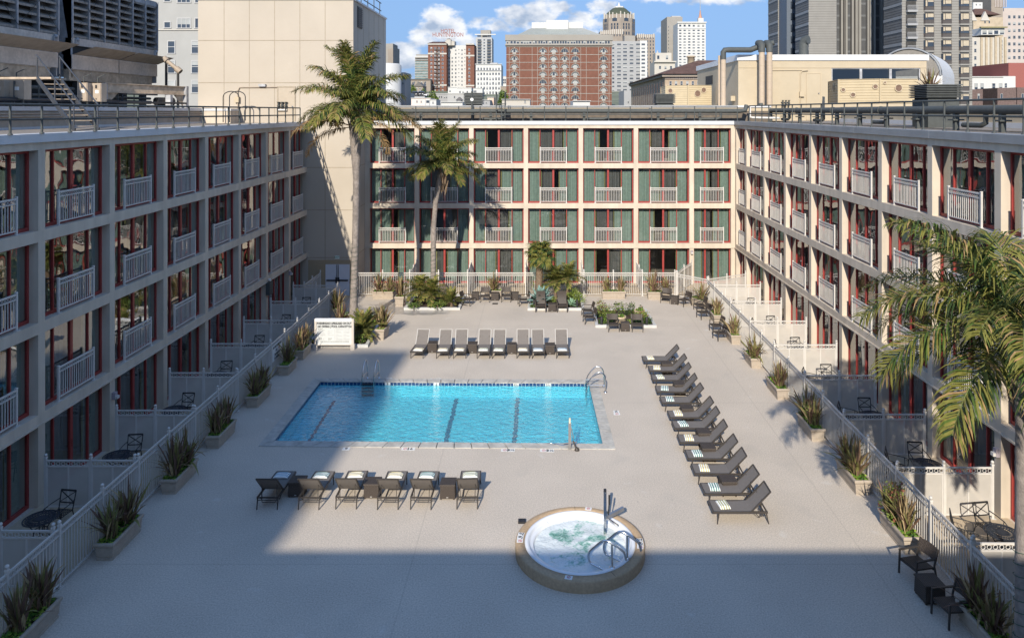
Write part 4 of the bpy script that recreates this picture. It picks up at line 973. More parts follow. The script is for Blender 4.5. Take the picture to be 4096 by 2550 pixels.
sign_text(t, '911', .17, (.004, .24, .07), m_redink, (pi/2, 0, pi/2), .004, .7)
# flood lights on the wings
def flood(x, y, z, rz, label):
    t = thing('flood_light', label, 'light', (x, y, z), rz); MB().bx(-.08, -.0, -.12, .08, .12, .12).build('housing', mat('grey_housing', (.32, .28, .30), .6), t)
    MB().bx(-.07, .12, -.1, .07, .2, .0).build('lamp_head', m_white, t)
flood(XL+.003, 26.15, 1.9, -pi/2, 'small flood light on the left wing column above the second patio'); flood(XL+.003, 44.55, 2.2, -pi/2, 'small flood light on the left wing near the far corner')
flood(XR-.003, 21.8, 1.9, pi/2, 'small flood light on the right wing beside the near palm'); flood(10.6, YB-.003, 2.2, pi, 'small flood light on the far wing column at the right')
def box_light(x, y, z):
    t = thing('equipment_box', 'grey electrical box with lamp on the left wing column', 'electrical box', (x, y, z)); MB().bx(0, -.25, -.35, .22, .25, .35).build('housing', m_pipe, t); MB().ball((.12, 0, .45), .10).build('lamp_head', m_white, t)
box_light(XL+.003, 41.0, 2.15)
# drains, bollards
for (x, y, l) in ((2.429*0+1410, 763, 'by the far fence chairs'), ):
    p = G(*o(x, y)); tag(MB().bx(-.17, -.17, 0, .17, .17, .006).build('drain_grate', m_bronze, None, (p.x, p.y, .004)), f'small dark square drain grate {l}', 'drain')
p = G(*q(405, 768)); tag(MB().bx(-.2, -.17, 0, .2, .17, .006).build('drain_grate', m_bronze, None, (p.x, p.y, .004)), 'small dark drain grate behind the barrel bed', 'drain')
p = s8(100, 233, 0); tag(MB().bx(-.12, -.08, 0, .10, .10, .06).build('skimmer_lid', m_black, None, (p.x-.05, p.y, 0)), 'small black box on the deck left of the hot tub', 'box')
def bollard(x, y, label):
    t = thing('bollard_light', label, 'light', (x, y, .1)); MB().lathe([(.075, 0), (.075, .42), (.06, .46), (.001, .48)], n=12).build('body', m_black, t); MB().lathe([(.078, .36), (.078, .40)], n=12).build('louvre', m_bronze, t)
for (f, x, y, l) in ((o, 595, 800, 'left end of the left palm bed'), (o, 1007, 798, 'right end of the left palm bed'), (o, 1788, 803, 'left end of the agave bed'), (o, 2207, 803, 'right end of the agave bed'), (q, 260, 975, 'left end of the barrel bed'), (q, 700, 978, 'right end of the barrel bed')):
    p = G(*f(x, y), .1); bollard(p.x, p.y+.1, f'short black bollard light at the {l}')
# ================================================================ planters, beds and plants
m_planter = mat('cast_stone_planter', (.37, .31, .245), .9, var=.08, vs=5, bump=.2, bs=50, var2=.06, vs2=20)
m_soil = mat('dark_mulch', (.06, .04, .028), .95, var=.4, vs=25, bump=.8, bs=60)
def leafm(name, c, t=.25, r=.6): return mat(name, c, r, var=.22, vs=9, trans=t, spec=.18)
m_flax = [leafm('flax_bronze', (.22, .155, .085), .15), leafm('flax_olive', (.22, .21, .075), .2), leafm('flax_purple', (.15, .09, .065), .1), leafm('flax_tan', (.42, .32, .18), .15)]
m_cover = [leafm('cover_green', (.10, .20, .03)), leafm('cover_lime', (.30, .42, .06)), leafm('cover_dark', (.04, .09, .02))]
m_shrub = [leafm('shrub_green', (.13, .20, .045)), leafm('shrub_light', (.25, .31, .07)), leafm('shrub_dark', (.035, .065, .02)), leafm('shrub_red', (.26, .10, .06))]
m_frond = [leafm('frond_green', (.085, .13, .028), .25), leafm('frond_olive', (.215, .205, .05), .3), leafm('frond_dark', (.035, .06, .02), .2), leafm('frond_dry', (.34, .22, .10), .2), leafm('frond_rib', (.16, .18, .06), .1)]
def rect_lathe(b, hx, hy, prof):
    vs = []
    for (d, z) in prof: x, y = hx+d, hy+d; vs += [(-x, -y, z), (x, -y, z), (x, y, z), (-x, y, z)]
    b.add(vs, [(i*4+j, i*4+(j+1) % 4, (i+1)*4+(j+1) % 4, (i+1)*4+j) for i in range(len(prof)-1) for j in range(4)])
def cover_mesh(hx, hy, z, n, seed, size=.05, mats=None, hump=.06):
    r = random.Random(seed); b = MB()
    for _ in range(n):
        x, y = r.uniform(-hx, hx), r.uniform(-hy, hy); zz = z+r.random()*hump*(1+.8*sin(x*7+seed)*sin(y*5))
        a = r.random()*6.28; t = r.uniform(-.9, .9); s = size*r.uniform(.6, 1.3); d = Vector((cos(a), sin(a), .5*sin(t)))*s; e = Vector((-sin(a)*cos(t), cos(a)*cos(t), sin(t)))*s*.8; c = Vector((x, y, zz)); b.mi = r.choice((0, 0, 0, 1, 1, 2))
        b.add([c-d-e*.2, c-e, c+d, c+e], [(0, 1, 2, 3)])
    return b.mesh('ground_cover', mats or m_cover)
PLM = {}
def planter_mesh(hx, hy, h):
    k = (hx, hy, h)
    if k not in PLM:
        b = MB(); f = h/.47
        rect_lathe(b, hx, hy, [(-.045, 0), (-.045, .05*f), (-.06, .06*f), (-.058, .09*f), (-.04, .10*f), (-.03, .30*f), (-.02, .31*f), (-.02, .335*f), (-.03, .345*f), (-.015, .36*f), (.0, .375*f), (.012, .40*f), (.014, .44*f), (.004, .465*f), (-.015, .47*f), (-.055, .468*f), (-.06, .43*f)])
        b.mi = 1; b.quad((-hx+.05, -hy+.05, .43*f), (hx-.05, -hy+.05, .43*f), (hx-.05, hy-.05, .43*f), (-hx+.05, hy-.05, .43*f))
        PLM[k] = b.mesh('planter_box', [m_planter, m_soil])
    return PLM[k]
def flax_mesh(seed, n=46, L=(.55, 1.05), spread=.75, wmat=(0, 0, 1, 1, 2, 2, 3)):
    r = random.Random(seed); b = MB()
    for i in range(n):
        a = r.random()*2*pi; lean = abs(r.gauss(0, .62))*spread+.06; l = r.uniform(*L)*(1-.10*lean); w = r.uniform(.020, .036); curv = r.uniform(.0, .5)*lean*1.6+(.9 if r.random() < .10 else 0)
        b.mi = r.choice(wmat); p = Vector((r.gauss(0, .06), r.gauss(0, .06), 0)); th = lean*.6; side = Vector((-sin(a+r.uniform(-.8, .8)), cos(a), 0)).normalized(); k = 6; pts = []
        for j in range(k+1):
            t = j/k; pts.append((p.copy(), w*(.55+1.2*t*(1-t)*1.6)*(1 if t < .75 else max(.03, (1-t)*4))))
            p = p+Vector((cos(a)*sin(th), sin(a)*sin(th), cos(th)))*l/k; th = min(th+curv/k*(1+t*1.5), 2.4)
        vs = []; 
        for (c, ww) in pts:
            vs += [c-side*ww, c+Vector((cos(a), sin(a), 0))*(-ww*.5), c+side*ww]
        b.add(vs, [q_ for j in range(k) for q_ in ((j*3, j*3+1, j*3+4, j*3+3), (j*3+1, j*3+2, j*3+5, j*3+4))], True)
    return b.mesh('flax_leaves', m_flax)
FLAX = [flax_mesh(s, 54+s*4 % 17, (.6, 1.05+.1*(s % 3)), .75+.15*(s % 3)) for s in range(6)]+[flax_mesh(11, 34, (.45, .8), .8)]
COV = {}
pr_ = random.Random(21)
def planter(x, y, rz, hx, hy, h, label, plants, cov=240, thin=1.):
    t = thing('planter', label, 'planter', (x, y, 0), rz); link('planter_box', planter_mesh(hx, hy, h), t)
    k = (hx, hy, h, cov, pr_.randrange(2))
    if k not in COV: COV[k] = cover_mesh(hx-.06, hy-.06, h*.915, cov, k[4]+int(hx*100))
    link('ground_cover', COV[k], t)
    for (dx, dy, sc, seed, lab) in plants:
        c, s_ = cos(rz), sin(rz); px, py = x+c*dx-s_*dy, y+s_*dx+c*dy
        o_ = link('flax_plant', FLAX[seed], None, (px, py, h*.9), pr_.random()*6.28); o_.scale = (sc*1.12,)*3; tag(o_, lab, 'flax plant', 'flax plants in the planters')
yl = [16.75, 20.35, 23.75, 26.85, 30.45, 33.95, 36.05]
nm = ['nearest', 'second nearest', 'third nearest', 'middle', 'third farthest', 'second farthest', 'farthest']
for i, y in enumerate(yl):
    one = i == 5; short = i in (5, 6); hy = .75 if not short else .62
    pl = [(0, -.38 if not one else .0, 1.0, i % 6, f'bronze flax, nearer clump in the {nm[i]} left planter')]
    if not one: pl.append((.02, .34, 1.05, (i+3) % 6, f'bronze flax, farther clump in the {nm[i]} left planter'))
    planter(-11.63, y, 0, .26, hy, .47, f'long cast stone planter along the left fence, {nm[i]} to the viewer', pl, 330)
yr = [16.65, 20.65, 23.72, 27.45, 31.3, 34.9, 38.45, 42.2, 45.35]
nm = ['nearest', 'second nearest', 'third nearest', 'fourth nearest', 'fifth nearest', 'fourth farthest', 'third farthest', 'second farthest', 'farthest']
for i, y in enumerate(yr):
    x = 10.12 if i < 8 else 9.85; hy = .76 if i < 5 else .62
    pl = [(0, -.30, 1.0, (i*2+1) % 6, f'bronze flax, nearer clump in the {nm[i]} right planter')]
    if i in (0, 2, 3, 1): pl.append((-.02, .36, 1.0, (i+2) % 6, f'bronze flax, farther clump in the {nm[i]} right planter'))
    planter(x, y, 0 if i < 8 else .5, .26, hy, .47, f'long cast stone planter along the right fence, {nm[i]} to the viewer', pl, 330)
planter(-9.95, 47.25, 0, .76, .26, .47, 'long cast stone planter before the far fence beside the tall palm', [(-.35, 0, 1.05, 2, 'bronze flax, left clump in the long far planter by the palm'), (.35, 0, .95, 4, 'bronze flax, right clump in the long far planter by the palm')])
planter(-8.62, 45.4, 0, .28, .28, .62, 'square tall planter at the left corner of the palm bed', [(0, 0, 1.2, 0, 'tall dark flax in the square planter by the palm bed')], 120)
planter(-8.33, 38.95, -.12, .25, .45, .58, 'cast stone planter right of the pool rules sign', [(0, 0, 1.25, 3, 'large bronze flax beside the pool rules sign'), (0, .15, 1.0, 1, 'smaller flax clump behind the large one by the sign')], 160)
planter(-2.85, 47.35, 0, .42, .26, .5, 'small planter before the far fence behind the armchairs', [(-.12, 0, 1.0, 5, 'sparse bronze flax behind the far armchairs')], 120)
planter(4.75, 47.2, 0, .76, .26, .5, 'long planter before the far fence behind the barrel bed', [(-.42, 0, .95, 1, 'bronze flax, left clump behind the barrel bed'), (.46, 0, .95, 3, 'bronze flax, right clump behind the barrel bed')])
planter(7.65, 47.05, 0, .76, .26, .5, 'long planter before the far fence at the right corner', [(-.38, 0, 1.15, 2, 'bronze flax, left clump at the far right corner'), (.42, 0, .95, 0, 'bronze flax, right clump at the far right corner')])
# tapered pot and loose flax in the corner bed
t = thing('flower_pot', 'tapered stone pot of tall flax behind the pool rules sign', 'pot', (-11.75, 42.6, .1)); b = MB(); rect_lathe(b, .2, .2, [(-.06, 0), (0, .42), (.03, .43), (.03, .50), (-.03, .50), (-.03, .46)]); b.mi = 1; b.quad((-.17, -.17, .46), (.17, -.17, .46), (.17, .17, .46), (-.17, .17, .46)); b.build('pot_body', [m_planter, m_soil], t); link('ground_cover', cover_mesh(.18, .18, .47, 90, 5), t)
for (x, y, z, sc, sd, l) in ((-11.75, 42.6, .56, 1.25, 4, 'tall flax growing from the tapered pot'), (-11.1, 41.2, .1, 1.1, 2, 'flax in the corner bed left of the palm trunk'), (-9.55, 41.4, .1, .7, 6, 'low flax in the corner bed right of the palm trunk')):
    o_ = link('flax_plant', FLAX[sd], None, (x, y, z), 1.3*sd); o_.scale = (sc,)*3; tag(o_, l, 'flax plant', 'flax plants in the planters')
# curbed beds
m_curb = mat('pale_curb', (.50, .49, .47), .85, var=.08, vs=4, bump=.2, bs=40)
def bed(pts, label, cov, seed, h=.14, w=.16):
    t = thing('garden_bed', label, 'garden bed', (0, 0, 0)); n = len(pts); P = [Vector((p[0], p[1], 0)) for p in pts]; c = sum(P, Vector())/n; inn_ = []
    for i in range(n):
        a, b_, d = P[i-1], P[i], P[(i+1) % n]; e1 = (b_-a).normalized(); e2 = (d-b_).normalized(); n1 = Vector((-e1.y, e1.x, 0)); n2 = Vector((-e2.y, e2.x, 0)); m = (n1+n2); m = m/max(m.dot(n1), .2); inn_.append(b_+m*w)
    b = MB()
    for i in range(n):
        a, d = P[i], P[(i+1) % n]; e, f = inn_[(i+1) % n], inn_[i]; vs = [(q_.x, q_.y, z) for z in (0, h) for q_ in (a, d, e, f)]; b.add(vs, [(4, 5, 6, 7), (0, 1, 5, 4), (2, 3, 7, 6)])
    b.build('curb', m_curb, t); MB().add([(q_.x, q_.y, .09) for q_ in inn_], [tuple(range(n))]).build('mulch', m_soil, t)
    r = random.Random(seed); g = MB(); xs = [q_.x for q_ in inn_]; ys = [q_.y for q_ in inn_]
    for _ in range(cov):
        x, y = r.uniform(min(xs)+.1, max(xs)-.1), r.uniform(min(ys)+.1, max(ys)-.1)
        if sin(x*3+seed)+sin(y*4) < -.1: continue
        a = r.random()*6.28; s = .05*r.uniform(.6, 1.4); tt = r.uniform(-.8, .8); d = Vector((cos(a), sin(a), sin(tt)*.5))*s; e = Vector((-sin(a), cos(a), sin(tt)))*s*.8; cc = Vector((x, y, .12+r.random()*.13)); g.mi = r.choice((0, 1, 2, 2)); g.add([cc-d, cc-e, cc+d, cc+e], [(0, 1, 2, 3)])
    if cov: g.build('ground_cover', m_cover, t)['kind'] = 'stuff'
bed([(-8.2, 44.4), (-4.8, 44.4), (-4.75, 47.6), (-8.05, 47.4)], 'curbed garden bed with low palms and a slender palm, far left', 900, 1)
bed([(-.72, 44.3), (2.7, 44.3), (2.75, 47.6), (-.7, 47.6)], 'curbed garden bed with the fan palm and blue agave, far centre', 900, 2)
bed([(3.1, 40.8), (6.5, 40.75), (6.42, 44.2), (3.2, 44.2)], 'curbed garden bed with half barrels and shrubs', 1200, 3)
bed([(-11.95, 37.35), (-8.72, 37.35), (-8.85, 39.5), (-9.0, 43.1), (-11.95, 43.1)], 'curbed corner bed round the tall palm behind the rules sign', 1300, 4)
# ---- palms
m_bark = mat('grey_palm_bark', (.24, .205, .18), .95, var=.25, vs=7, bump=.8, bs=30, var2=.15, vs2=2)
m_bark2 = mat('brown_palm_bark', (.17, .12, .08), .95, var=.35, vs=12, bump=1., bs=40)
def frond_mesh(seed, L, e0, droop, npair, ll, wl=.030, plum=.6, dry=False, hang=.6, lw=None):
    r = random.Random(seed); b = MB(); p = Vector((0, 0, 0)); th = e0; k = 16; pts = []
    for j in range(k+1):
        pts.append(p.copy()); p = p+Vector((cos(th), 0, sin(th)))*L/k; th -= droop/k*(.4+1.2*j/k)
    b.mi = 3 if dry else 4; b.tube(pts, [.028*(1-.8*j/k)*(L/3)**.5 for j in range(k+1)], 5, False)
    for i in range(npair):
        t = .14+.86*(i+r.random()*.5)/npair; j = min(int(t*k), k-1); f = t*k-j; c = pts[j].lerp(pts[j+1], min(f, 1)); d = (pts[j+1]-pts[j]).normalized(); up = Vector((-d.z, 0, d.x))
        for s in (-1, 1):
            l = ll*(.35+.65*sin(pi*min(.98, .15+.8*t)))*r.uniform(.8, 1.15); ang = r.uniform(-plum, plum)+.25
            v = (Vector((0, s, 0))*cos(ang)+up*sin(ang)+d*(.55+.5*t)).normalized()
            b.mi = 3 if dry or r.random() < .06+.10*t*t else (r.choice((0, 0, 1, 2, 2)) if r.random() < .8-.5*t else 1)
            w = wl*r.uniform(.8, 1.2); sd = v.cross(up).normalized() if v.cross(up).length > .1 else d; q0 = c
            m1 = c+v*l*.5; h = hang*r.uniform(.6, 1.3); v2 = (v+Vector((0, 0, -h))).normalized(); m2 = m1+v2*l*.3; v3 = (v2+Vector((0, 0, -h*1.2))).normalized(); m3 = m2+v3*l*.3
            b.add([q0-sd*w*.5, q0+sd*w*.5, m1-sd*w, m1+sd*w, m2-sd*w*.7, m2+sd*w*.7, m3], [(0, 1, 3, 2), (2, 3, 5, 4), (4, 5, 6)])
    return b.mesh('frond', m_frond)
def trunk(t, pts, rad, m, rings=26, n=14, name='trunk'):
    # ringed trunk along a polyline
    P = []; R = []; r = random.Random(len(pts)+rings); K = rings*2
    for i in range(K+1):
        f = i/K*(len(pts)-1); j = min(int(f), len(pts)-2); g = f-j; P.append(Vector(pts[j]).lerp(Vector(pts[j+1]), g)); R.append((rad[j]*(1-g)+rad[j+1]*g)*(1+(.035 if i % 2 else -.02)+r.uniform(-.02, .02)))
    return MB().tube(P, R, n).build(name, m, t)
FQ = {}
def fq(kind, i, L, e, dr, n, ll, **kw):
    k = (kind, i)
    if k not in FQ: FQ[k] = frond_mesh(i*13+len(kind), L, radians(e), dr, n, ll, **kw)
    return FQ[k]
def queen(name, label, base, top, rad, tpts, fr, seed, sc=1., dead=(), kind='q', es=(78, 60, 40, 18, -8), npair=78, wl=.028):
    t = thing(name, label, 'palm tree', base); trunk(t, tpts, rad, m_bark, 34)
    r = random.Random(seed); tp = Vector(top)
    # old leaf bases and the green crownshaft
    b = MB()
    for k in range(14):
        a = k*2.4; z = -1.5+1.6*k/14; rr_ = rad[-1]*1.05; p0 = tp+Vector((rr_*cos(a), rr_*sin(a), z)); p1 = p0+Vector((cos(a)*.16, sin(a)*.16, .62)); b.tube([p0-Vector((cos(a)*.05, sin(a)*.05, .3)), p0, p1], [.03, .09, .03], 6)
    b.build('leaf_base', m_bark2, t)
    for i in range(fr):
        q_ = i/fr; lev = int(q_*5); e = es[lev]; dr = (1.0, 1.25, 1.35, 1.45, 1.15)[lev]
        me = fq(kind, lev*3+i % 3, 3.55*(.85+.1*(i % 3)), e+r.choice((-6, 0, 6)), dr, npair, .80, wl=wl)
        o_ = link('frond', me, t, tp+Vector((0, 0, .25*(1-q_))), i*2.39996+r.uniform(-.25, .25)); s_ = sc*r.uniform(.9, 1.08); o_.scale = (s_, s_, s_)
    for (a, e, l) in dead:
        me = fq(kind+'dead', int(a*10) % 7, 3.1, e, 1.5, 50, .6, dry=True, hang=.9); o_ = link('dead_frond', me, t, tp+Vector((0, 0, -.9)), a); o_.scale = (l,)*3; o_['label'] = 'dry brown hanging frond'
    return t
bz = Vector((PX(1413, 40.8), 40.8, .09))
tp1 = Vector((PX(1420, 40.8), 40.8, 12.0))-bz
t1 = queen('queen_palm', 'tallest palm, slender grey trunk and feathery crown before the cream tower', bz, tp1, [.24, .19, .18, .18, .18, .25, .33, .22], [(0, 0, 0), (.04, 0, 2), (.10, 0, 4.2), (.15, 0, 6.2), (.18, 0, 8.3), (.16, 0, 9.2), (.13, 0, 10.6), tuple(tp1)], 36, 5, 1.06, ((3.35, 22, 1.2), (3.05, 0, 1.1), (-.10, 28, 1.3), (-.5, -60, .95), (-.2, -70, .8)), 'q', (80, 62, 42, 22, 4))
bz = Vector((PX(1733, 46.0), 46.0, .09)); tp2 = Vector((PX(1772, 46.0), 46, 8.55))-bz
t2 = queen('queen_palm', 'middle height palm with bright drooping crown in front of the far wing', bz, tp2, [.19, .165, .16, .155, .15, .17, .21, .16], [(0, 0, 0), (0, 0, 1.6), (.0, 0, 3.2), (.03, 0, 4.8), (.15, 0, 6.2), (.28, 0, 7.0), (.45, 0, 7.8), tuple(tp2)], 36, 9, .80)
bz = Vector((10.12, 15.35, 0)); tp3 = Vector((.0, .05, 7.35))
t3 = queen('queen_palm', 'near palm at the right edge of the picture, its crown hiding balconies', bz, tp3, [.2, .17, .165, .165, .17, .21, .24, .17], [(0, 0, 0), (0, 0, 1.5), (0, 0, 3), (.0, 0, 4.4), (.02, 0, 5.6), (.02, 0, 6.1), (.03, 0, 6.8), tuple(tp3)], 34, 14, 1.0, (), 'near', (52, 38, 24, 10, -6), 92, .019)
m_cord = mat('green_light_cord', (.02, .08, .05), .6)
def lights(t, x0, x1, z0, z1, r_, lean=0):
    P = []; n = int((z1-z0)*46)
    for i in range(n+1):
        z = z0+(z1-z0)*i/n; a = i*.55; P.append((lean*z+r_*cos(a), r_*sin(a), z))
    MB().tube(P, .008, 3, False).build('string_lights', m_cord, t)
lights(t1, 0, 0, .2, 4.6, .205, .022); lights(t2, 0, 0, .2, 3.6, .18); lights(t3, 0, 0, .2, 3.0, .20)
# low feather palms, sagos
def low_palm(name, label, cat, base, stems, L, n, kind, ll, e=(80, 55, 28, 2), dr=(.9, 1.3, 1.5, 1.3), plum=.35, hang=.25, wl=.016, npair=34, th=.5, tr=.09, cats=None):
    t = thing(name, label, cat, base); r = random.Random(int(base[0]*10))
    for (dx, dy, h) in stems:
        trunk(t, [(dx, dy, 0), (dx*1.1, dy*1.1, h)], [tr*1.15, tr], m_bark2, 8, 10)
        for i in range(n):
            lev = int(i/n*len(e)); me = fq(kind, lev*2+i % 2, L*(.9+.1*(i % 2)), e[lev], dr[lev], npair, ll, plum=plum, hang=hang, wl=wl)
            o_ = link('frond', me, t, (dx*1.1, dy*1.1, h), i*2.39996+r.uniform(-.2, .2)); s_ = r.uniform(.85, 1.1); o_.scale = (s_,)*3
p = G(*o(660, 780), .1); low_palm('feather_palm', 'low feathery palm at the left of the far left bed', 'palm', (p.x, 45.6, .09), [(0, 0, .75)], 1.15, 26, 'pyg', .34)
p = G(*o(800, 780), .1); low_palm('feather_palm', 'low feathery palm beside the slender trunk in the left bed', 'palm', (p.x-.1, 45.4, .09), [(0, 0, .65)], 1.15, 26, 'pyg', .34)
low_palm('feather_palm', 'bushy multi trunk feathery palm right of the fan palm', 'palm', (PX(2245, 46.2), 46.2, .09), [(-.35, 0, 1.25), (.38, -.1, 1.45)], 1.25, 26, 'pyg', .34)
low_palm('sago_palm', 'stiff green sago palm at the right end of the far left bed', 'sago palm', (PX(1802, 45.0), 45.0, .09), [(0, 0, .25)], .95, 34, 'sago', .16, (75, 52, 32, 12), (.5, .6, .6, .5), .12, .05, .011, 44, .5, .17)
low_palm('sago_palm', 'yellow green sago palm right of the pool rules sign', 'sago palm', (-9.25, 38.4, .09), [(0, 0, .45)], 1.2, 34, 'sago2', .20, (75, 52, 32, 5), (.6, .8, .9, .8), .12, .05, .014, 44, .5, .15)
# windmill fan palm
def fan_mesh(seed):
    r = random.Random(seed); b = MB(); b.mi = 4; L = .55; e = Vector((cos(.5), 0, sin(.5))); b.tube([(0, 0, 0), e*L*.5, e*L], [.016, .012, .009], 5, False); c = e*L; n = 26
    for i in range(n):
        a = -2.35+4.7*i/(n-1); l = .62*(1-.12*abs(a)/2.35)*r.uniform(.92, 1.05); b.mi = 3 if r.random() < .05 else r.choice((0, 1, 1, 2)); d = Vector((cos(a)*.9, sin(a), -.15+.25*cos(a))).normalized(); sd = Vector((-sin(a), cos(a), .12)); w = .038
        m = c+d*l*.55; tip = c+d*l+Vector((0, 0, -.12-.12*r.random())); b.add([c, m-sd*w, m+Vector((0, 0, .018)), m+sd*w, tip], [(0, 1, 2), (0, 2, 3), (1, 4, 2), (2, 4, 3)])
    return b.mesh('fan_leaf', m_frond)
t = thing('fan_palm', 'stout windmill palm with fan leaves in front of the far fence', 'palm tree', (PX(2156, 46.2), 46.2, .09))
trunk(t, [(0, 0, 0), (.0, 0, 1.2), (.05, 0, 2.4), (.08, 0, 2.85)], [.24, .23, .21, .14], m_bark2, 26)
FM = [fan_mesh(s) for s in range(4)]; r = random.Random(3)
for i in range(36):
    o_ = link('fan_leaf', FM[i % 4], t, (.08, 0, 2.75+.2*(1-i/36))); q_ = i/36; o_.rotation_euler = (r.uniform(-.3, .3), -1.0+2.1*q_+r.uniform(-.15, .15), i*2.39996); s_ = r.uniform(.85, 1.1); o_.scale = (s_,)*3
# agaves
m_agave = leafm('blue_agave', (.20, .31, .27), .05); m_agave2 = leafm('green_agave', (.26, .40, .27), .05)
def agave(x, y, R, n, m, label):
    t = thing('agave', label, 'agave', (x, y, .1)); r = random.Random(int(x*7)); b = MB()
    for i in range(n):
        q_ = i/n; a = i*2.39996; th = .15+1.05*q_+r.uniform(-.1, .1); l = R*(1.0+.1*r.random()); k = 6; p = Vector((0, 0, .06+.25*R*(1-q_))); sd = Vector((-sin(a), cos(a), 0)); vs = []
        for j in range(k+1):
            f = j/k; w = R*.16*(.55+.9*f if f < .55 else (1.05*(1-f)/.45)); d = Vector((cos(a)*sin(th), sin(a)*sin(th), cos(th))); nn = d.cross(sd); vs += [p-sd*w+nn*w*-.25, p+nn*w*.25, p+sd*w+nn*w*-.25]; p = p+d*l/k; th += .10 if q_ > .3 else .03
        b.add(vs, [z_ for j in range(k) for z_ in ((j*3, j*3+1, j*3+4, j*3+3), (j*3+1, j*3+2, j*3+5, j*3+4))], True)
    b.build('leaves', m, t)
agave(PX(2163, 45.1), 45.1, .95, 34, m_agave, 'large blue green agave behind the left rocking chair'); agave(PX(2287, 44.75), 44.75, .42, 20, m_agave2, 'small pale green agave right of the rocking chairs')
# shrubs
def shrub_mesh(seed, rx, ry, rz_, n, size, pick):
    r = random.Random(seed); b = MB()
    for _ in range(n):
        a = r.random()*6.28; c_ = r.uniform(-.35, 1); s_ = sqrt(max(0, 1-c_*c_)); f = r.uniform(.55, 1.0)*(1+.28*sin(3*a+seed)*s_+.2*sin(5*c_+seed*2)); p = Vector((cos(a)*s_*rx*f, sin(a)*s_*ry*f, max(.02, rz_*.35+c_*rz_*.75*f))); d = Vector((r.gauss(0, 1), r.gauss(0, 1), r.gauss(.3, 1))).normalized(); e = d.orthogonal().normalized(); e = Matrix.Rotation(r.random()*6, 3, d) @ e; s = size*r.uniform(.6, 1.3); b.mi = r.choice(pick); g = d.cross(e)
        b.add([p-e*s, p-g*s*.5, p+e*s, p+g*s*.5], [(0, 1, 2, 3)])
    return b.mesh('foliage', m_shrub)
def shrub(x, y, rx, ry, h, n, label, pick=(0, 0, 1, 2), size=.045, z=.1):
    t = thing('shrub', label, 'shrub', (x, y, z)); link('foliage', shrub_mesh(int(x*31+y*7), rx, ry, h, n, size, pick), t); MB().tube([(0, 0, -.1), (0, 0, h*.5)], .02, 5).build('stem', m_bark2, t)
qq = lambda x, y: G(*q(x, y), .25)
SH = .78
for (x, y, rx, h, n, pick, l) in ((255, 850, .75, .75, 800, (0, 1, 1, 2, 3), 'tall loose shrub with reddish tips at the left of the barrel bed'), (240, 800, .4, .9, 260, (0, 1, 3), 'wispy shrub at the far left corner of the barrel bed'), (330, 890, .55, .6, 600, (0, 1, 2), 'leafy green shrub left of the front barrel'), (430, 810, .5, .6, 420, (0, 1, 2), 'green shrub behind the front barrel'), (535, 840, .45, .8, 520, (2, 0, 2), 'dark green rosemary shrub between the barrels'), (640, 890, .6, .65, 640, (0, 1, 1, 3), 'bright green shrub before the rear barrel'), (725, 945, .35, .4, 320, (2, 0, 2), 'low rosemary at the right corner of the barrel bed'), (540, 920, .3, .3, 200, (1, 1, 0), 'lime green low plant between the front armchairs'), (270, 960, .25, .25, 160, (0, 2, 0), 'small low plant by the left bollard of the barrel bed'), (640, 820, .3, .5, 200, (2, 0, 3), 'dark sprig shrub in the rear barrel')):
    p = qq(x, y+10); shrub(min(max(p.x, 3.35+rx*SH*.8), 6.3-rx*SH*.8), max(p.y, 41.0+rx*SH*.8), rx*SH, rx*.9*SH, h*.85, n, l, pick, .04)
oo = lambda x, y: G(*o(x, y), .25)
for (x, y, rx, h, n, pick, l) in ((2180, 730, .65, .85, 1100, (1, 0, 1), 'clipped rounded olive shrub at the right of the agave bed'), (1950, 740, .45, .45, 400, (0, 1, 1), 'low lime shrub between the rocking chairs'), (2150, 660, .6, .6, 420, (0, 2, 1), 'broad dark plant behind the clipped shrub'), (1790, 770, .3, .3, 200, (0, 1, 2), 'low green plant left of the agave'), (850, 785, .55, .45, 500, (0, 1, 2), 'low green shrub before the slender palm'), (620, 790, .4, .4, 300, (0, 2, 0), 'dark low shrub at the left of the palm bed'), (1770, 620, .25, .9, 160, (0, 1, 2), 'thin climbing shrub left of the fan palm trunk')):
    p = oo(x, y); shrub(p.x, p.y, rx, rx*.9, h, n, l, pick)
shrub(-9.2, 37.75, .3, .3, .4, 240, 'dark low shrub under the sago by the sign', (0, 2, 1)); shrub(-11.6, 37.8, .28, .3, .5, 220, 'low dark shrub left of the pool rules sign', (0, 2, 2)); shrub(-10.9, 42.2, .7, .5, .3, 400, 'low ivy mound at the foot of the tall palm', (0, 1, 0)); shrub(10.12, 20.9, .33, .5, .85, 700, 'red and lime shrub in the second nearest right planter', (1, 1, 3, 0), .05, .42); shrub(10.1, 27.5, .28, .3, .6, 300, 'yellow green shrub in the fourth nearest right planter', (1, 1, 0), .045, .42)
# half barrels
m_oak = mat('weathered_oak', (.42, .33, .22), .85, var=.3, vs=9); 
def barrel(u, v, label):
    p = G(u, v, .5); t = thing('half_barrel', label, 'barrel planter', (p.x, p.y, .09)); MB().lathe([(.24, 0), (.30, .22), (.325, .46), (.29, .46), (.28, .38), (.001, .38)], n=22).build('staves', m_oak, t)
    for z, r_ in ((.09, .272), (.34, .318)): MB().lathe([(r_, z-.025), (r_+.004, z+.025)], n=22).build('hoop', m_pipe, t)
    link('ground_cover', cover_mesh(.2, .2, .4, 110, int(u), .05, None, .14), t)
barrel(*q(440, 890), 'weathered half barrel planter at the front of the shrub bed'); barrel(*q(627, 830), 'weathered half barrel planter at the back of the shrub bed')
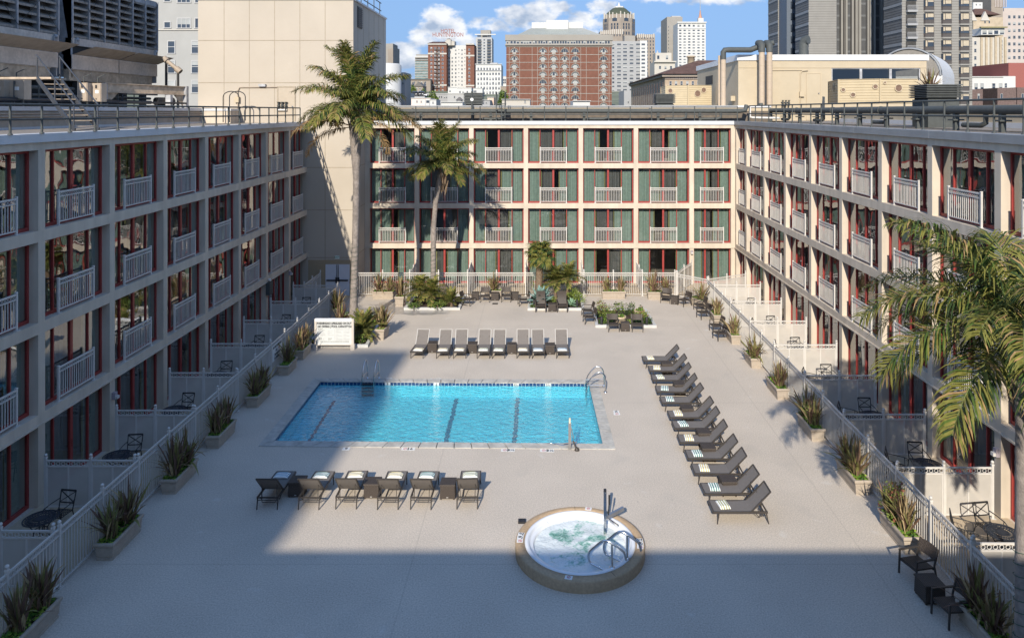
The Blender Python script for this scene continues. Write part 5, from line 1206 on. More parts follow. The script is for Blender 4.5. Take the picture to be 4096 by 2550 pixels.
# ================================================================ rooftops
ZR = 11.22
def rail_run(name, label, pts, zb, zt, zm, spacing, r=.035, posts=True):
    t = thing(name, label, 'railing', (0, 0, 0))
    for i in range(len(pts)-1):
        p, q_ = Vector(pts[i]), Vector(pts[i+1]); L = (q_-p).length; n = max(1, round(L/spacing)); pm = None
        for k in range(n+1):
            if k == n and i < len(pts)-2: continue
            c = p.lerp(q_, k/n); MB().tube([(c.x, c.y, zb), (c.x, c.y, zt)], r, 8).lathe([(.07, 0), (.07, .02), (.04, .05)], (c.x, c.y, zb), 8).build('post', m_pipe, t)
        for z in (zt, zm): MB().tube([(p.x, p.y, z), (q_.x, q_.y, z)], r, 8).build('rail', m_pipe, t)
    return t
rail_run('roof_railing', 'grey pipe railing along the roof edge of the left wing', [(-15.08, 15.6, 0), (-15.08, 46.3, 0)], 11.32, 12.2, 11.76, 1.32)
rail_run('roof_railing', 'grey pipe railing along the roof edge of the far wing', [(-11.7, 51.62, 0), (13.9, 51.62, 0)], 11.32, 12.34, 11.78, 1.49)
rail_run('roof_railing', 'grey pipe railing along the roof edge of the right wing', [(14.1, 49.4, 0), (14.1, 14.4, 0)], 11.32, 12.36, 11.84, 1.40)
# left upper roof
t = thing('upper_roof', 'raised roof step behind the left wing carrying the cooling towers', 'roof', (0, 0, 0))
m_pinkish = mat('weathered_stucco', (.40, .33, .26), .9, var=.12, vs=3, bump=.2, bs=40)
MB().bx(-60, 12, -9.9, -21.5, 48, 12.02).build('wall', m_pinkish, t)
c = MB(); c.bx(-60, 11.95, 12.02, -21.42, 48.05, 12.2); c.build('roof_coping', m_coping, t)
c = MB(); c.bx(-21.497, 12, 11.2, -21.40, 47.9, 11.34); c.build('flashing', m_coping, t)
c = MB()
for z, r_ in ((11.9, .03), (11.78, .04)): c.tube([(-21.36, 12, z), (-21.36, 47.5, z)], r_, 6)
c.build('conduit', m_pinkish, t)
MB().bx(-21.5, 46.6, 11.2, -19.6, 47.98, 12.02).build('wall', m_beige, t); MB().bx(-21.41, 46.55, 12.02, -19.55, 47.98, 12.16).build('roof_coping', m_coping, t)
# roof sheet between the steps
struct(MB().bx(-21.5, 12, 11.0, XL-.44, 47.98, 11.24).build('roof_deck', m_roof))
m_galv = mat('weathered_galvanised', (.33, .33, .335), .6, .15, var=.2, vs=4, bump=.1, bs=20, var2=.25, vs2=.7); m_galv2 = mat('bounce_lit_panel', (.56, .475, .40), .7, .05, var=.12, vs=6, var2=.16, vs2=.9)  # second panel colour is paler and warmer to stand for bounced light
m_hood = mat('brown_hood_sheet', (.36, .29, .22), .7, .1, var=.12, vs=3); m_steel = mat('tan_steel_beam', (.42, .33, .24), .7, var=.2, vs=4, var2=.2, vs2=1); m_slat = mat('grey_slat', (.24, .22, .195), .7, var=.25, vs=6)
def cool(y0, y1, label):
    t = thing('cooling_tower', label, 'cooling tower', (0, 0, 0)); X = -26.0; zt = 19.4
    b = MB(); b.bx(-31, y0, 14.35, X-.9, y1, zt); b.bx(-31, y0, 13.9, X-.05, y0+.1, zt); b.bx(-31, y1-.1, 13.9, X-.05, y1, zt); b.bx(X-.9, y0+.1, zt-.35, X, y1-.1, zt); b.build('casing', m_galv, t)
    MB().bx(X-.898, y0+.1, 16.1, X-.88, y1-.1, zt-.35).build('dark_fill', m_dark, t)
    n = round((y1-y0)/1.5); d = (y1-y0)/n; s = MB()
    k = 0; z = 16.2
    while z < zt-.4:
        for i in range(n): s.add([(X-.02-.0, y0+i*d+.14, z+.04), (X-.02, y0+(i+1)*d-.06, z+.04), (X-.55, y0+(i+1)*d-.06, z+.30), (X-.55, y0+i*d+.14, z+.30), (X-.02, y0+i*d+.14, z-.07), (X-.02, y0+(i+1)*d-.06, z-.07)], [(0, 1, 2, 3), (4, 5, 1, 0)])
        z += .40
    s.build('louvre', m_slat, t)
    f = MB()
    for i in range(n+1): f.add([(X+.02, y0+i*d, 16.1), (X+.02, y0+i*d, zt), (X-.75, y0+i*d, zt), (X-.25, y0+i*d, 16.1)], [(0, 1, 2, 3)]); f.bx(X-.02, y0+i*d-.04, 16.1, X+.05, y0+i*d+.04, zt)
    f.build('divider', m_galv, t)
    w = MB()
    for i in range(0, n, 2): w.tube([(X+.06, y0+i*d, 16.3), (X+.06, y0+min(i+2, n)*d, 19.2)], .012, 4); w.tube([(X+.06, y0+i*d, 19.2), (X+.06, y0+min(i+2, n)*d, 16.3)], .012, 4)
    w.build('brace_wire', m_black, t)
    MB().bx(X-.4, y0, 15.68, X+.03, y1, 16.1).build('band_panel', m_galv2, t)
    m = (y0+y1)/2; h = MB(); h.add([(X+.03, y0, 15.16), (X+.03, m-.03, 15.16), (X+1.05, m+.15, 15.62), (X+1.05, y0+.4, 15.62)], [(0, 1, 2, 3)]); h.add([(X+.03, m+.03, 15.16), (X+.03, y1, 15.16), (X+1.05, y1+.2, 15.62), (X+1.05, m+.3, 15.62)], [(0, 1, 2, 3)]); h.build('air_hood', m_hood, t)
    p = MB(); p.bx(X-.5, y0, 14.35, X, m-.05, 15.15); p.bx(X-.5, m+.05, 14.35, X, y1, 15.15); p.build('lower_panel', m_galv2, t)
    MB().bx(X-.6, y0, 15.15, X-.1, y1, 15.68).build('air_slot', m_dark, t)
    e = MB(); e.bx(X-.35, y0-.2, 13.75, X-.05, y1-.6, 14.3); e.bx(X-.5, y0-.2, 14.3, X, y1-.6, 14.34); e.bx(X-.5, y0-.2, 13.70, X, y1-.6, 13.75); e.build('base_beam', m_steel, t)
    g = MB()
    for i in range(4): yy = y0+.8+(y1-y0-2.2)*i/3; g.bx(X-.5, yy, 12.2, X-.15, yy+.3, 13.70)
    g.build('support_leg', m_dark, t); MB().bx(-31, y0, 12.2, -28.5, y1, 13.9).build('dark_backdrop', m_dark, t)  # dark box added so the space under the tower reads darker
    for yy in (y0+.15, y1-.5): MB().bx(X+.03, yy, 15.75, X+.12, yy+.3, 16.0).ball((X+.1, yy+.15, 16.0), .12).build('lifting_lug', m_galv, t)
cool(27.2, 39.7, 'grey steel cooling tower with louvred front at the left edge, nearer of two'); cool(40.9, 50.0, 'grey steel cooling tower with louvred front beside the cream tower, farther of two')
t = thing('steel_frame', 'tan steel beam on two legs below the farther cooling tower', 'steel frame', (0, 0, 0))
p, q1 = Vector((-24.9, 42.0, 13.35)), Vector((-22.75, 47.2, 13.3)); b = MB(); b.bar(p, q1, .08, .5); b.bar(p+Vector((0, 0, .26)), q1+Vector((0, 0, .26)), .3, .04); b.bar(p-Vector((0, 0, .26)), q1-Vector((0, 0, .26)), .3, .04); b.build('beam', m_steel, t)
for c in (p, q1): MB().bx(c.x-.15, c.y-.15, 12.2, c.x+.15, c.y+.15, 13.6).build('leg', m_galv, t)
for (c, d) in ((p, (q1-p).normalized()), (q1, (p-q1).normalized())): MB().add([c+Vector((0, 0, -.28)), c+d*.9+Vector((0, 0, -.28)), c+Vector((0, 0, -1.0)), c+d*.2+Vector((0, 0, -1.0))], [(0, 1, 3, 2)]).build('gusset', m_steel, t)
t = thing('exhaust_pipe', 'slanting brown exhaust pipe on two posts beside the farther cooling tower', 'pipe', (0, 0, 0))
a, c = Vector((PX(655, 48.6), 48.6, PZ(233, 48.6))), Vector((PX(722, 48.6), 48.6, PZ(288, 48.6))); MB().tube([a, c], .13, 12).tube([a, a.lerp(c, .2)], .2, 12).tube([a.lerp(c, .75), c], .2, 12).build('pipe', m_hood, t)
for f in (.15, .85): k = a.lerp(c, f); MB().bx(k.x-.06, k.y-.06, 12.2, k.x+.06, k.y+.06, k.z).build('post', m_black, t)
m_cab = mat('tan_cabinet', (.36, .29, .22), .6, var=.1, vs=3)
def ebox(u0, u1, v0, v1, Y, label):
    x0, x1, z1, z0 = PX(u0, Y), PX(u1, Y), PZ(v0, Y), PZ(v1, Y); t = thing('electrical_cabinet', label, 'electrical cabinet', ((x0+x1)/2, Y, z0)); w = (x1-x0)/2; h = z1-z0
    MB().bx(-w, 0, 0, w, .5, h).build('cabinet', m_cab, t); MB().bx(-w+.03, -.03, .03, w-.03, -.002, h-.03).build('door', m_cab, t); MB().bx(-.05, -.04, h*.45, w*.5, -.031, h*.62).build('label_plate', m_plate, t)
    MB().bx(-.05, -.05, h*.72, .04, -.031, h*.9).ball((.0, -.05, h*.15), .03).build('switch', m_black, t); MB().tube([(0, .1, h), (0, .1, h+.3), (.3, .3, h+.5)], .025, 6).bx(-w*.7, .1, 12.2-z0, -w*.6, .2, 0).bx(w*.6, .1, 12.2-z0, w*.7, .2, 0).build('conduit', m_pipe, t)
for a in ((24, 96, 316, 398, 34.6, 'tan electrical cabinet under the nearer cooling tower'), (-40, 16, 313, 398, 34.2, 'tan electrical cabinet cut by the left edge of the picture'), (310, 350, 331, 405, 38.6, 'tan electrical cabinet behind the roof stairs, left of two'), (368, 405, 333, 407, 39.0, 'tan electrical cabinet behind the roof stairs, right of two')): ebox(*a)
t = thing('roof_stairs', 'dark steel stairs with handrails down from the cooling tower platform', 'stairs', (0, 0, 0))
A, B = Vector((-21.0, 31.4, 13.42)), Vector((-17.6, 28.6, 11.26)); d = (B-A); hd = Vector((d.x, d.y, 0)).normalized(); sd = Vector((-hd.y, hd.x, 0))*.42; m_stair = mat('blue_grey_steel', (.05, .055, .065), .5, var=.15)
for s in (-1, 1): MB().bar(A+sd*s, B+sd*s, .05, .2).build('stringer', m_stair, t)
st = MB()
for k in range(10): c = A.lerp(B, (k+.3)/10); st.bar(c-sd, c+sd, .24, .035)
st.build('tread', m_steel, t)
for s in (-1, 1):
    MB().tube([A+sd*s+Vector((0, 0, .95)), B+sd*s+Vector((0, 0, .95))], .03, 6).build('handrail', m_stair, t)
    for f in (.02, .5, .97): c = A.lerp(B, f)+sd*s; MB().tube([c, c+Vector((0, 0, .95))], .028, 6).build('baluster', m_stair, t)
MB().bx(-24.5, 31.0, 13.36, -20.6, 32.0, 13.44).build('platform', m_steel, t)
t = thing('roof_piping', 'tangle of dark pipes and a pump below the farther cooling tower', 'pipes', (0, 0, 0)); pr2 = random.Random(5)
pp = [[(-24.6, 30, 12.55), (-24.6, 46.5, 12.55)], [(-24.9, 36, 12.8), (-24.9, 47, 12.8)], [(-24.3, 41, 12.5), (-22.6, 45, 12.5), (-22.6, 47, 12.5)], [(-25.4, 26, 13.2), (-25.4, 40, 13.2)], [(-24.4, 43, 12.2), (-24.4, 43, 13.0), (-23.4, 45, 13.0)]]
for k, P in enumerate(pp): MB().tube(P, (.11, .08, .06, .10, .05)[k], 8).build('pipe', m_pipe if k % 2 else m_black, t)
for k in range(9): y = 31+1.7*k; MB().tube([(-24.6, y, 12.2), (-24.6, y, 13.0+.5*pr2.random())], .03, 5).build('riser', m_pipe, t)
MB().tube([(-23.6, 45.2, 12.6), (-23.1, 46.3, 12.6)], .26, 10).bx(-24.0, 44.9, 12.2, -23.0, 46.4, 12.35).build('pump', m_black, t); MB().bx(-23.0, 45.2, 12.35, -22.7, 45.5, 13.0).build('control_box', m_galv, t)
t = thing('roof_ladder_hoops', 'pair of black hoop handrails on the left roof step', 'ladder', (0, 0, 0))
for x in (-19.95, -19.55):
    P = [(x+.5*(1-cos(a)), 46.35, 12.9+.35*sin(a)) for a in [pi*k/8 for k in range(9)]]; MB().tube([(x, 46.35, 11.3)]+P+[(x+1.0, 46.35, 11.4)], .03, 6).build('hoop', m_black, t)
def valves(x, y, z, label, mat_w=True):
    t = thing('standpipe_valves', label, 'hose valves', (x, y, z))
    for k in range(3): dx = .24*(k-1); MB().tube([(dx, 0, 0), (dx, -.12, .05), (dx, -.12, .42)], .06, 8).lathe([(.02, .42), (.11, .44), (.11, .47), (.02, .48)], (dx, -.12, 0), 10).ball((dx, -.14, .22), .09, 8, 5).build('valve', m_pipe, t)
    if mat_w: MB().tube([(-.3, -.10, -.05), (.3, -.10, -.05)], .07, 8).build('manifold', m_white, t)
valves(PX(1131, 47.98), 47.98, PZ(437, 48), 'three hose valves on the cream tower wall'); 
t = thing('wall_conduit', 'thin pipe with box over the tower roof door', 'conduit', (0, 0, 0)); y = YT-.06
MB().tube([(PX(951, y), y, 11.35), (PX(951, y), y, PZ(365, y)), (PX(958, y), y, PZ(350, y)), (PX(1110, y), y, PZ(349, y))], .035, 6).build('pipe', m_hood, t); MB().bx(PX(941, y), y-.12, PZ(410, y), PX(960, y), y+.05, PZ(388, y)).build('junction_box', m_tan, t); MB().bx(PX(1037, y), y-.15, PZ(347, y), PX(1064, y), y+.05, PZ(337, y)).build('lamp_head', m_galv, t)
# far wing roof
t = thing('far_roof_wall', 'low tan parapet with white cap behind the far wing roof', 'parapet', (0, 0, 0)); MB().bx(-11.6, 54, 12.02, 17.0, 75, 12.28).build('wall', m_tan, t); MB().bx(-11.6, 53.98, 10.9, 17.0, 75, 12.02).build('shaded_base', mat('painted_shade_brown', (.13, .105, .08), .85, var=.25, vs=3), t); MB().bx(-11.6, 53.92, 12.28, 17.0, 75, 12.42).build('cap', m_coping, t)  # brown lower part of the wall stands for the shade below the pipe
struct(MB().bx(-11.5, 51.2+8.9, 10.5, 40, 95, 11.2).build('roof_deck', m_roof))
def long_pipe(name, label, P, r, sup, low):
    t = thing(name, label, 'pipe', (0, 0, 0)); MB().tube(P, r, 14).build('pipe', m_pipe, t)
    for s in sup: s = Vector(s); MB().bx(s.x-.09, s.y-.09, 11.2, s.x+.09, s.y+.09, s.z-r*.6).bx(s.x-.22, s.y-.22, 11.62, s.x+.22, s.y+.22, 11.68).build('support', m_pipe, t)
    for s in low: s = Vector(s); MB().tube([s, s+Vector((0, 0, -.45)), s+Vector((0, 0, -.55))+Vector(low_d)*.3, s+Vector((0, 0, -.55))+Vector(low_d)*1.5], .10, 8).build('branch_pipe', m_pipe, t)
    for s in sup[::2]: s = Vector(s)+Vector(low_d)*.6; MB().tube([s-Vector(low_d)*.06, s+Vector(low_d)*.06], r+.03, 14).build('flange', m_pipe, t)
    return t
low_d = (-1, 0, 0)
long_pipe('roof_pipe', 'thick grey green pipe lying along the far wing roof', [(-10.5, 52.7, 12.02), (14.3, 52.7, 12.02), (14.75, 52.75, 12.06), (14.9, 52.9, 12.4)], .165, [(x, 52.7, 12.02) for x in (-8.5, -3.5, -.6, 3.2, 8.5, 11.5)], [(-2.6, 52.7, 12.0), (4.9, 52.7, 12.0), (10.5, 52.7, 12.0), (13, 52.7, 12.0)])
t = thing('white_roof_flashing', 'strip of white membrane at the foot of the far roof pipe', 'flashing', (0, 0, 0)); MB().bx(-11.5, 51.75, 11.2, 14, 52.35, 11.26).build('membrane', m_white, t)
low_d = (0, 1, 0)
long_pipe('roof_pipe', 'thick grey green pipe lying along the right wing roof', [(17.0, 14, 12.05), (17.0, 55.8, 12.05), (17.0, 56.4, 12.1), (17.0, 56.5, 12.6)], .17, [(17, y, 12.05) for y in range(18, 55, 3)], [(17, y, 12.0) for y in (21, 28, 36, 44, 50)])
def vent(u, v0, v1, Y, w, label):
    z1, z0 = PZ(v0, Y), PZ(v1, Y); t = thing('louvred_vent', label, 'roof vent', (PX(u, Y), Y, z0)); h = z1-z0; n = 7; b = MB(); m = mat('vent_green_grey', (.10, .105, .10), .55, var=.15, vs=4)
    for k in range(n): z = h*k/n; b.frus(-w/2, -w/2, w/2, w/2, z, z+h/n*.75, .10)
    b.build('louvre', m, t); MB().bx(-w*.38, -w*.38, 11.2-z0, w*.38, w*.38, h).build('shaft', m_dark, t); MB().bx(-w*.42, -w*.42, 11.2-z0, w*.42, w*.42, -.08).build('curb', m_pipe, t); MB().bx(-w/2+.02, -w/2+.02, h, w/2-.02, w/2-.02, h+.05).build('cap', m, t)
vent(1896, 375, 417, 56.5, 1.52, 'dark louvred roof vent on the far wing in front of the brick hotel'); vent(2656, 379, 413, 56.5, 1.55, 'dark louvred roof vent on the far wing at the right corner'); vent(3741, 344, 391, 34, 1.68, 'dark louvred roof vent on the right wing roof')
t = thing('roof_ladder', 'grey steel crossover ladder on the far wing roof', 'ladder', (0, 0, 0))
for u in (1985, 2020): x = PX(u, 52.2); MB().tube([(x, 52.2, 11.3), (x, 52.2, 13.35), (x, 52.6, 13.35), (x, 53.0, 13.35), (x, 53.0, 12.4)], .035, 6).build('side_rail', m_pipe, t)
b = MB(); x0, x1 = PX(1985, 52.2), PX(2020, 52.2)
for z in (11.5, 11.8, 12.1, 12.4): b.bx(x0, 52.15, z, x1, 52.25, z+.04)
b.bx(x0-.05, 52.2, 12.5, x1+.05, 53.0, 12.55); b.build('rung', m_pipe, t)
t = thing('vent_mast', 'slim grey mast with round sign in front of the louvred vent', 'mast', (PX(1888, 53.6), 53.6, 12.3)); MB().tube([(0, 0, -1), (0, 0, 1.15)], .07, 8).build('post', m_pipe, t); MB().tube([(0, -.08, .55), (0, -.1, .55)], .12, 12).build('disc', m_plate, t)
# penthouse on the right
t = thing('roof_penthouse', 'tan rooftop penthouse with window band and door behind the right corner', 'penthouse', (0, 0, 0)); yp = 58.0; xa, xb = PX(2953, yp), PX(3706, yp); m_pent = mat('penthouse_tan', (.43, .36, .255), .9, var=.04, vs=1.5)
zw1, zw0 = PZ(272, yp), PZ(322, yp); xw0, xw1 = PX(3326, yp), PX(3682, yp); zt = 16.0
b = MB(); b.bx(xa, yp, 11.0, xw0, 73, zt); b.bx(xw0, yp, 11.0, xb, 73, zw0); b.bx(xw0, yp, zw1, xb, 73, zt); b.bx(xw0, yp+5, zw0, xb, 73, zw1); b.bx(xw1, yp, zw0, xb, yp+.4, zw1); b.build('wall', m_pent, t)
MB().bx(xa-.1, yp-.1, zt, xb+.15, 73.1, zt+.45).build('roof_coping', mat('white_roof_fascia', (.62, .62, .61), .6, var=.03), t); MB().bx(xa-.03, yp-.035, PZ(272, yp), xb, yp-.002, PZ(270, yp)).build('trim', m_tan, t)
for k in range(3): x0 = xw0+(xw1-xw0)*k/3; x1 = xw0+(xw1-xw0)*(k+1)/3; f = MB(); f.bx(x0, yp+.05, zw0, x0+.1, yp+.2, zw1); f.bx(x1-.1, yp+.05, zw0, x1, yp+.2, zw1); f.bx(x0+.1, yp+.05, zw1-.08, x1-.1, yp+.2, zw1); w = f.build('window', m_galv, t); MB().quad((x0+.1, yp+.1, zw0), (x1-.1, yp+.1, zw0), (x1-.1, yp+.1, zw1-.08), (x0+.1, yp+.1, zw1-.08)).build('pane', glass_mat('dark_glass', (.45, .45, .40), .9, .004, 1.5, .5, .08), w)
x0, x1 = PX(3228, yp), PX(3282, yp); d_ = MB().bx(x0, yp-.03, 11.3, x1, yp-.002, PZ(295, yp)).build('door', m_pent, t); f = MB(); f.bx(x0-.06, yp-.05, 11.3, x0, yp-.003, PZ(295, yp)+.06); f.bx(x1, yp-.05, 11.3, x1+.06, yp-.003, PZ(295, yp)+.06); f.bx(x0, yp-.05, PZ(295, yp), x1, yp-.003, PZ(295, yp)+.06); f.build('door_frame', m_tan, d_); MB().ball((x1-.15, yp-.08, PZ(374, yp)), .06).build('handle', m_chrome, d_)
b = MB(); b.tube([(PX(3090, yp), yp-.05, PZ(282, yp)), (PX(3230, yp), yp-.05, PZ(281, yp))], .03, 6); b.tube([(PX(3201, yp), yp-.05, 11.3), (PX(3201, yp), yp-.05, PZ(295, yp)), (PX(3208, yp), yp-.08, PZ(284, yp)), (PX(3230, yp), yp-.12, PZ(282, yp))], .035, 6); b.build('conduit', m_tan, t)
MB().bx(PX(3196, yp), yp-.2, PZ(387, yp), PX(3214, yp), yp-.003, PZ(367, yp)).build('junction_box', m_tan, t)
ys = 2940*xa/(2835-2158); MB().bx(xa-.03, ys-1.6, PZ(335, 66), xa-.003, ys+1.2, PZ(300, 66)).build('side_window', m_dark, t); MB().bx(xa-.04, 63.5, 11.3, xa-.003, 64.6, 13.6).build('side_door', m_tan, t)
MB().bx(xa-.35, 58.9, PZ(404, 59), xa-.003, 59.9, PZ(384, 59)).build('side_box', m_pent, t)
# vertical pipes
def riser(name, label, P, r):
    t = thing(name, label, 'pipe', (0, 0, 0)); m = mat('tan_pipe_jacket', (.43, .34, .25), .7, var=.06, vs=3); base, top = Vector(P[0]), Vector(P[1]); MB().tube([base, top], r, 14).build('jacket', m, t)
    b = MB(); n = 9
    for k in range(1, n): c = base.lerp(top, k/n); b.tube([c, c+Vector((0, 0, .03))], r+.012, 14)
    b.build('band', m_tan, t); return t
yq = 57.2; zt_ = PZ(200, yq)
r1 = riser('tan_riser_pipe', 'tan jacketed riser pipe left of the penthouse corner', [(PX(2893, yq), yq, 11.3), (PX(2893, yq), yq, zt_-.5)], .2); xq = PX(2893, yq)
MB().tube([(xq, yq, zt_-.75), (xq, yq, zt_-.2), (xq+.12, yq, zt_-.02), (xq+.4, yq, zt_), (xq+2.2, yq+.3, zt_+.02), (xq+2.6, yq+.3, zt_+.18), (xq+3.9, yq-.2, zt_+.55)], .22, 12).build('cross_pipe', m_pipe, r1)
r0 = riser('tan_riser_pipe', 'thin tan riser pipe at the left side of its thicker neighbour', [(PX(2877, yq+.6), yq+.6, 11.3), (PX(2877, yq+.6), yq+.6, zt_-.4)], .1)
for (u, l) in ((3047, 'left one of the twin pipes before the penthouse door'), (3078, 'right one of the twin pipes before the penthouse door')):
    x = PX(u, yq-.4); rz_ = riser('tan_riser_pipe', f'tan riser pipe with dark elbow, {l}', [(x, yq-.4, 11.3), (x, yq-.4, zt_-.05)], .22); MB().tube([(x, yq-.4, zt_-.2), (x, yq-.4, zt_+.25), (x, yq-.1, zt_+.5), (x, yq+.5, zt_+.55)], .27, 12).build('elbow', m_pipe, rz_)
t = thing('roof_vent_stack', 'dark curved vent stack on the penthouse roof', 'vent pipe', (PX(3214, 66), 66, 16.4)); MB().tube([(0, 0, 0), (0, 0, 1.7), (.08, -.1, 1.95), (.3, -.35, 2.0)], .42, 14).build('stack', m_pipe, t)
valves(PX(3140, 57.9), 57.8, PZ(425, 58), 'three hose valves on the penthouse wall', False)
# screened roof decks with portholes
def pod(name, label, corners, z0, z1, holes):
    t = thing(name, label, 'screen wall', (0, 0, 0)); m = mat('tan_lap_siding', (.43, .35, .225), .8, var=.05, vs=2)
    for i in range(len(corners)-1):
        p, q_ = Vector(corners[i]+(0,)), Vector(corners[i+1]+(0,)); d = (q_-p); L = d.length; a = atan2(d.y, d.x); b = MB(); n = 9; h = (z1-z0)/n
        for k in range(n): b.add([(0, -.03, k*h+.02), (L, -.03, k*h+.02), (L, .0, (k+1)*h), (0, .0, (k+1)*h), (0, 0, k*h), (L, 0, k*h)], [(0, 1, 2, 3), (4, 5, 1, 0)])
        b.bx(0, .001, 0, L, .12, z1-z0); b.bx(-.06, -.06, 0, .06, .13, z1-z0+.04); b.bx(.06, -.05, z1-z0, L-.06, .14, z1-z0+.04)
        w = b.build('wall_panel', m, t, (p.x, p.y, z0), a)
        for (j, fx, fz, r) in holes:
            if j != i: continue
            hh = MB(); hh.disc((L*fx, -.045, (z1-z0)*fz), r, 20, 'y'); o_ = hh.build('porthole', mat('rusty_disc', (.16, .10, .07), .7, var=.3, vs=8), w); MB().ring((L*fx, -.045, (z1-z0)*fz), r, .04, 'y', 20, 5).build('porthole_rim', m_tan, o_)
pod('roof_screen', 'tan slatted roof screen with round portholes in front of the penthouse windows', [(PX(3315, 56), 56), (PX(3355, 52), 52), (PX(3520, 51), 51), (PX(3672, 51.2), 51.2)], PZ(416, 52), PZ(320, 52), [(0, .55, .72, .26), (1, .11, .58, .14), (1, .35, .37, .165), (1, .89, .70, .165), (2, .12, .86, .10), (2, .48, .64, .26)])
pod('roof_screen', 'tan slatted roof screen with round portholes left of the penthouse', [(PX(2645, 70), 70), (PX(2665, 66), 66), (PX(2752, 65), 65), (PX(2846, 65.5), 65.5)], PZ(421, 66), PZ(344, 66), [(1, .2, .74, .22), (2, .40, .59, .30), (2, .66, .77, .24)])
struct(MB().bx(13.95, 57.0, 10.9, 60, 110, 11.25).build('roof_deck', m_roof)); struct(MB().bx(17.6, 12, 10.9, 60, 57, 11.26).build('roof_deck', m_roof))
t = thing('right_roof_wall', 'low tan parapet behind the pipe on the right wing roof', 'parapet', (0, 0, 0)); MB().bx(20.5, 12, 11.2, 20.8, 50, 12.2).build('wall', m_tan, t); MB().bx(20.40, 12, 11.26, 20.497, 50, 11.5).build('flashing', m_coping, t); MB().bx(20.45, 12, 12.2, 20.85, 50, 12.28).build('cap', m_tan, t)
o_ = link('flax_plant', FLAX[2], None, (PX(3722, 46), 46, PZ(345, 46)-.3), .5); o_.scale = (1.5, 1.5, 1.25); tag(o_, 'spiky dark red plant behind the right roof vent', 'flax plant')
tag(MB().lathe([(.3, 0), (.4, .5), (.36, .5), (.3, .4), (.001, .4)], n=14).bx(-.25, -.25, -3, .25, .25, 0).build('plant_tub', m_planter, None, (PX(3722, 46), 46, PZ(345, 46)-.75)), 'planter tub holding the spiky plant behind the right roof vent', 'pot')
t = thing('white_drain_pipe', 'white plastic pipe with elbow on the roof at the right corner', 'pipe', (0, 0, 0)); MB().tube([(PX(2994, 53), 53, PZ(428, 53)), (PX(3000, 53), 53, PZ(428, 53)), (PX(3000, 53), 53, PZ(468, 53)), (PX(3010, 53), 53, PZ(471, 53)), (PX(3120, 52), 52, PZ(473, 52))], .09, 8).build('pipe', m_white, t)
# barrel vault
t = thing('barrel_vault', 'glazed barrel vault roof behind the penthouse', 'vault roof', (PX(3632, 86), 86, 12.0), -.6); b = MB(); R = 3.55; zc = PZ(305, 86)-12; n = 20; L = 14
vs = [(R*cos(pi*k/n), y, zc+R*.95*sin(pi*k/n)) for y in (0, L) for k in range(n+1)]; b.add(vs, [(k, k+1, n+2+k, n+1+k) for k in range(n)], True); b.bx(-R, 0, -1, R, L, zc); b.build('shell', mat('pale_vault_metal', (.55, .54, .52), .5, var=.06), t)
MB().add([(R*.9*cos(pi*k/n), -.02, zc+R*.86*sin(pi*k/n)) for k in range(n+1)], [tuple(range(n+1))]).build('end_panel', mat('grey_brown_glass', (.22, .20, .17), .4), t); MB().tube([(R*.95*cos(pi*k/n), -.05, zc+R*.91*sin(pi*k/n)) for k in range(n+1)], .12, 6).build('arch_rim', mat('grey_arch_rim', (.22, .23, .24), .5), t)
# ================================================================ the city beyond
b = MB(); hp = [(70, -10), (180, -8), (260, 4), (340, 14), (460, 22), (620, 30), (900, 34), (1600, 20), (3000, -6)]
for i in range(len(hp)-1): (y0, z0), (y1, z1) = hp[i], hp[i+1]; b.quad((-900, y0, z0), (1200, y0, z0), (1200, y1, z1), (-900, y1, z1))
struct(b.build('hill', mat('hill_ground', (.16, .17, .11), .95, var=.3, vs=.05)))
m_pane = mat('far_dark_glass', (.035, .045, .06), .15, var=.3, vs=.2, spec=.7); m_blind = mat('far_pale_blind', (.30, .31, .30), .4, var=.2, vs=.3); m_ftrim = mat('far_white_trim', (.40, .395, .385), .7, var=.03)
WIN = {}
def win_mesh(w, h, style, var):
    k = (round(w, 2), round(h, 2), style, var)
    if k in WIN: return WIN[k]
    b = MB(); t = min(.12, w*.1)
    if style == 'plain': b.bx(-w/2, -.04, 0, w/2, 0, h)
    else:
        b.bx(-w/2, -.08, 0, -w/2+t, 0, h); b.bx(w/2-t, -.08, 0, w/2, 0, h); b.bx(-w/2+t, -.08, h-t, w/2-t, 0, h); b.bx(-w/2-.06, -.12, -.1, w/2+.06, 0, 0)
        if style == 'sash': b.bx(-w/2+t, -.07, h*.5-.04, w/2-t, 0, h*.5+.04)
        if style == 'triple':
            for f in (-.17, .17): b.bx(w*f-.04, -.07, 0, w*f+.04, 0, h-t)
        b.mi = 1; b.quad((-w/2+t, -.03, 0), (w/2-t, -.03, 0), (w/2-t, -.03, h-t), (-w/2+t, -.03, h-t))
        if var: b.mi = 2; zz = h*(.35 if var == 1 else .62); b.quad((-w/2+t, -.035, zz), (w/2-t, -.035, zz), (w/2-t, -.035, h-t), (-w/2+t, -.035, h-t))
    WIN[k] = b.mesh('window', [m_pane, m_pane, m_blind] if style == 'plain' else [m_ftrim, m_pane, m_blind]); return WIN[k]
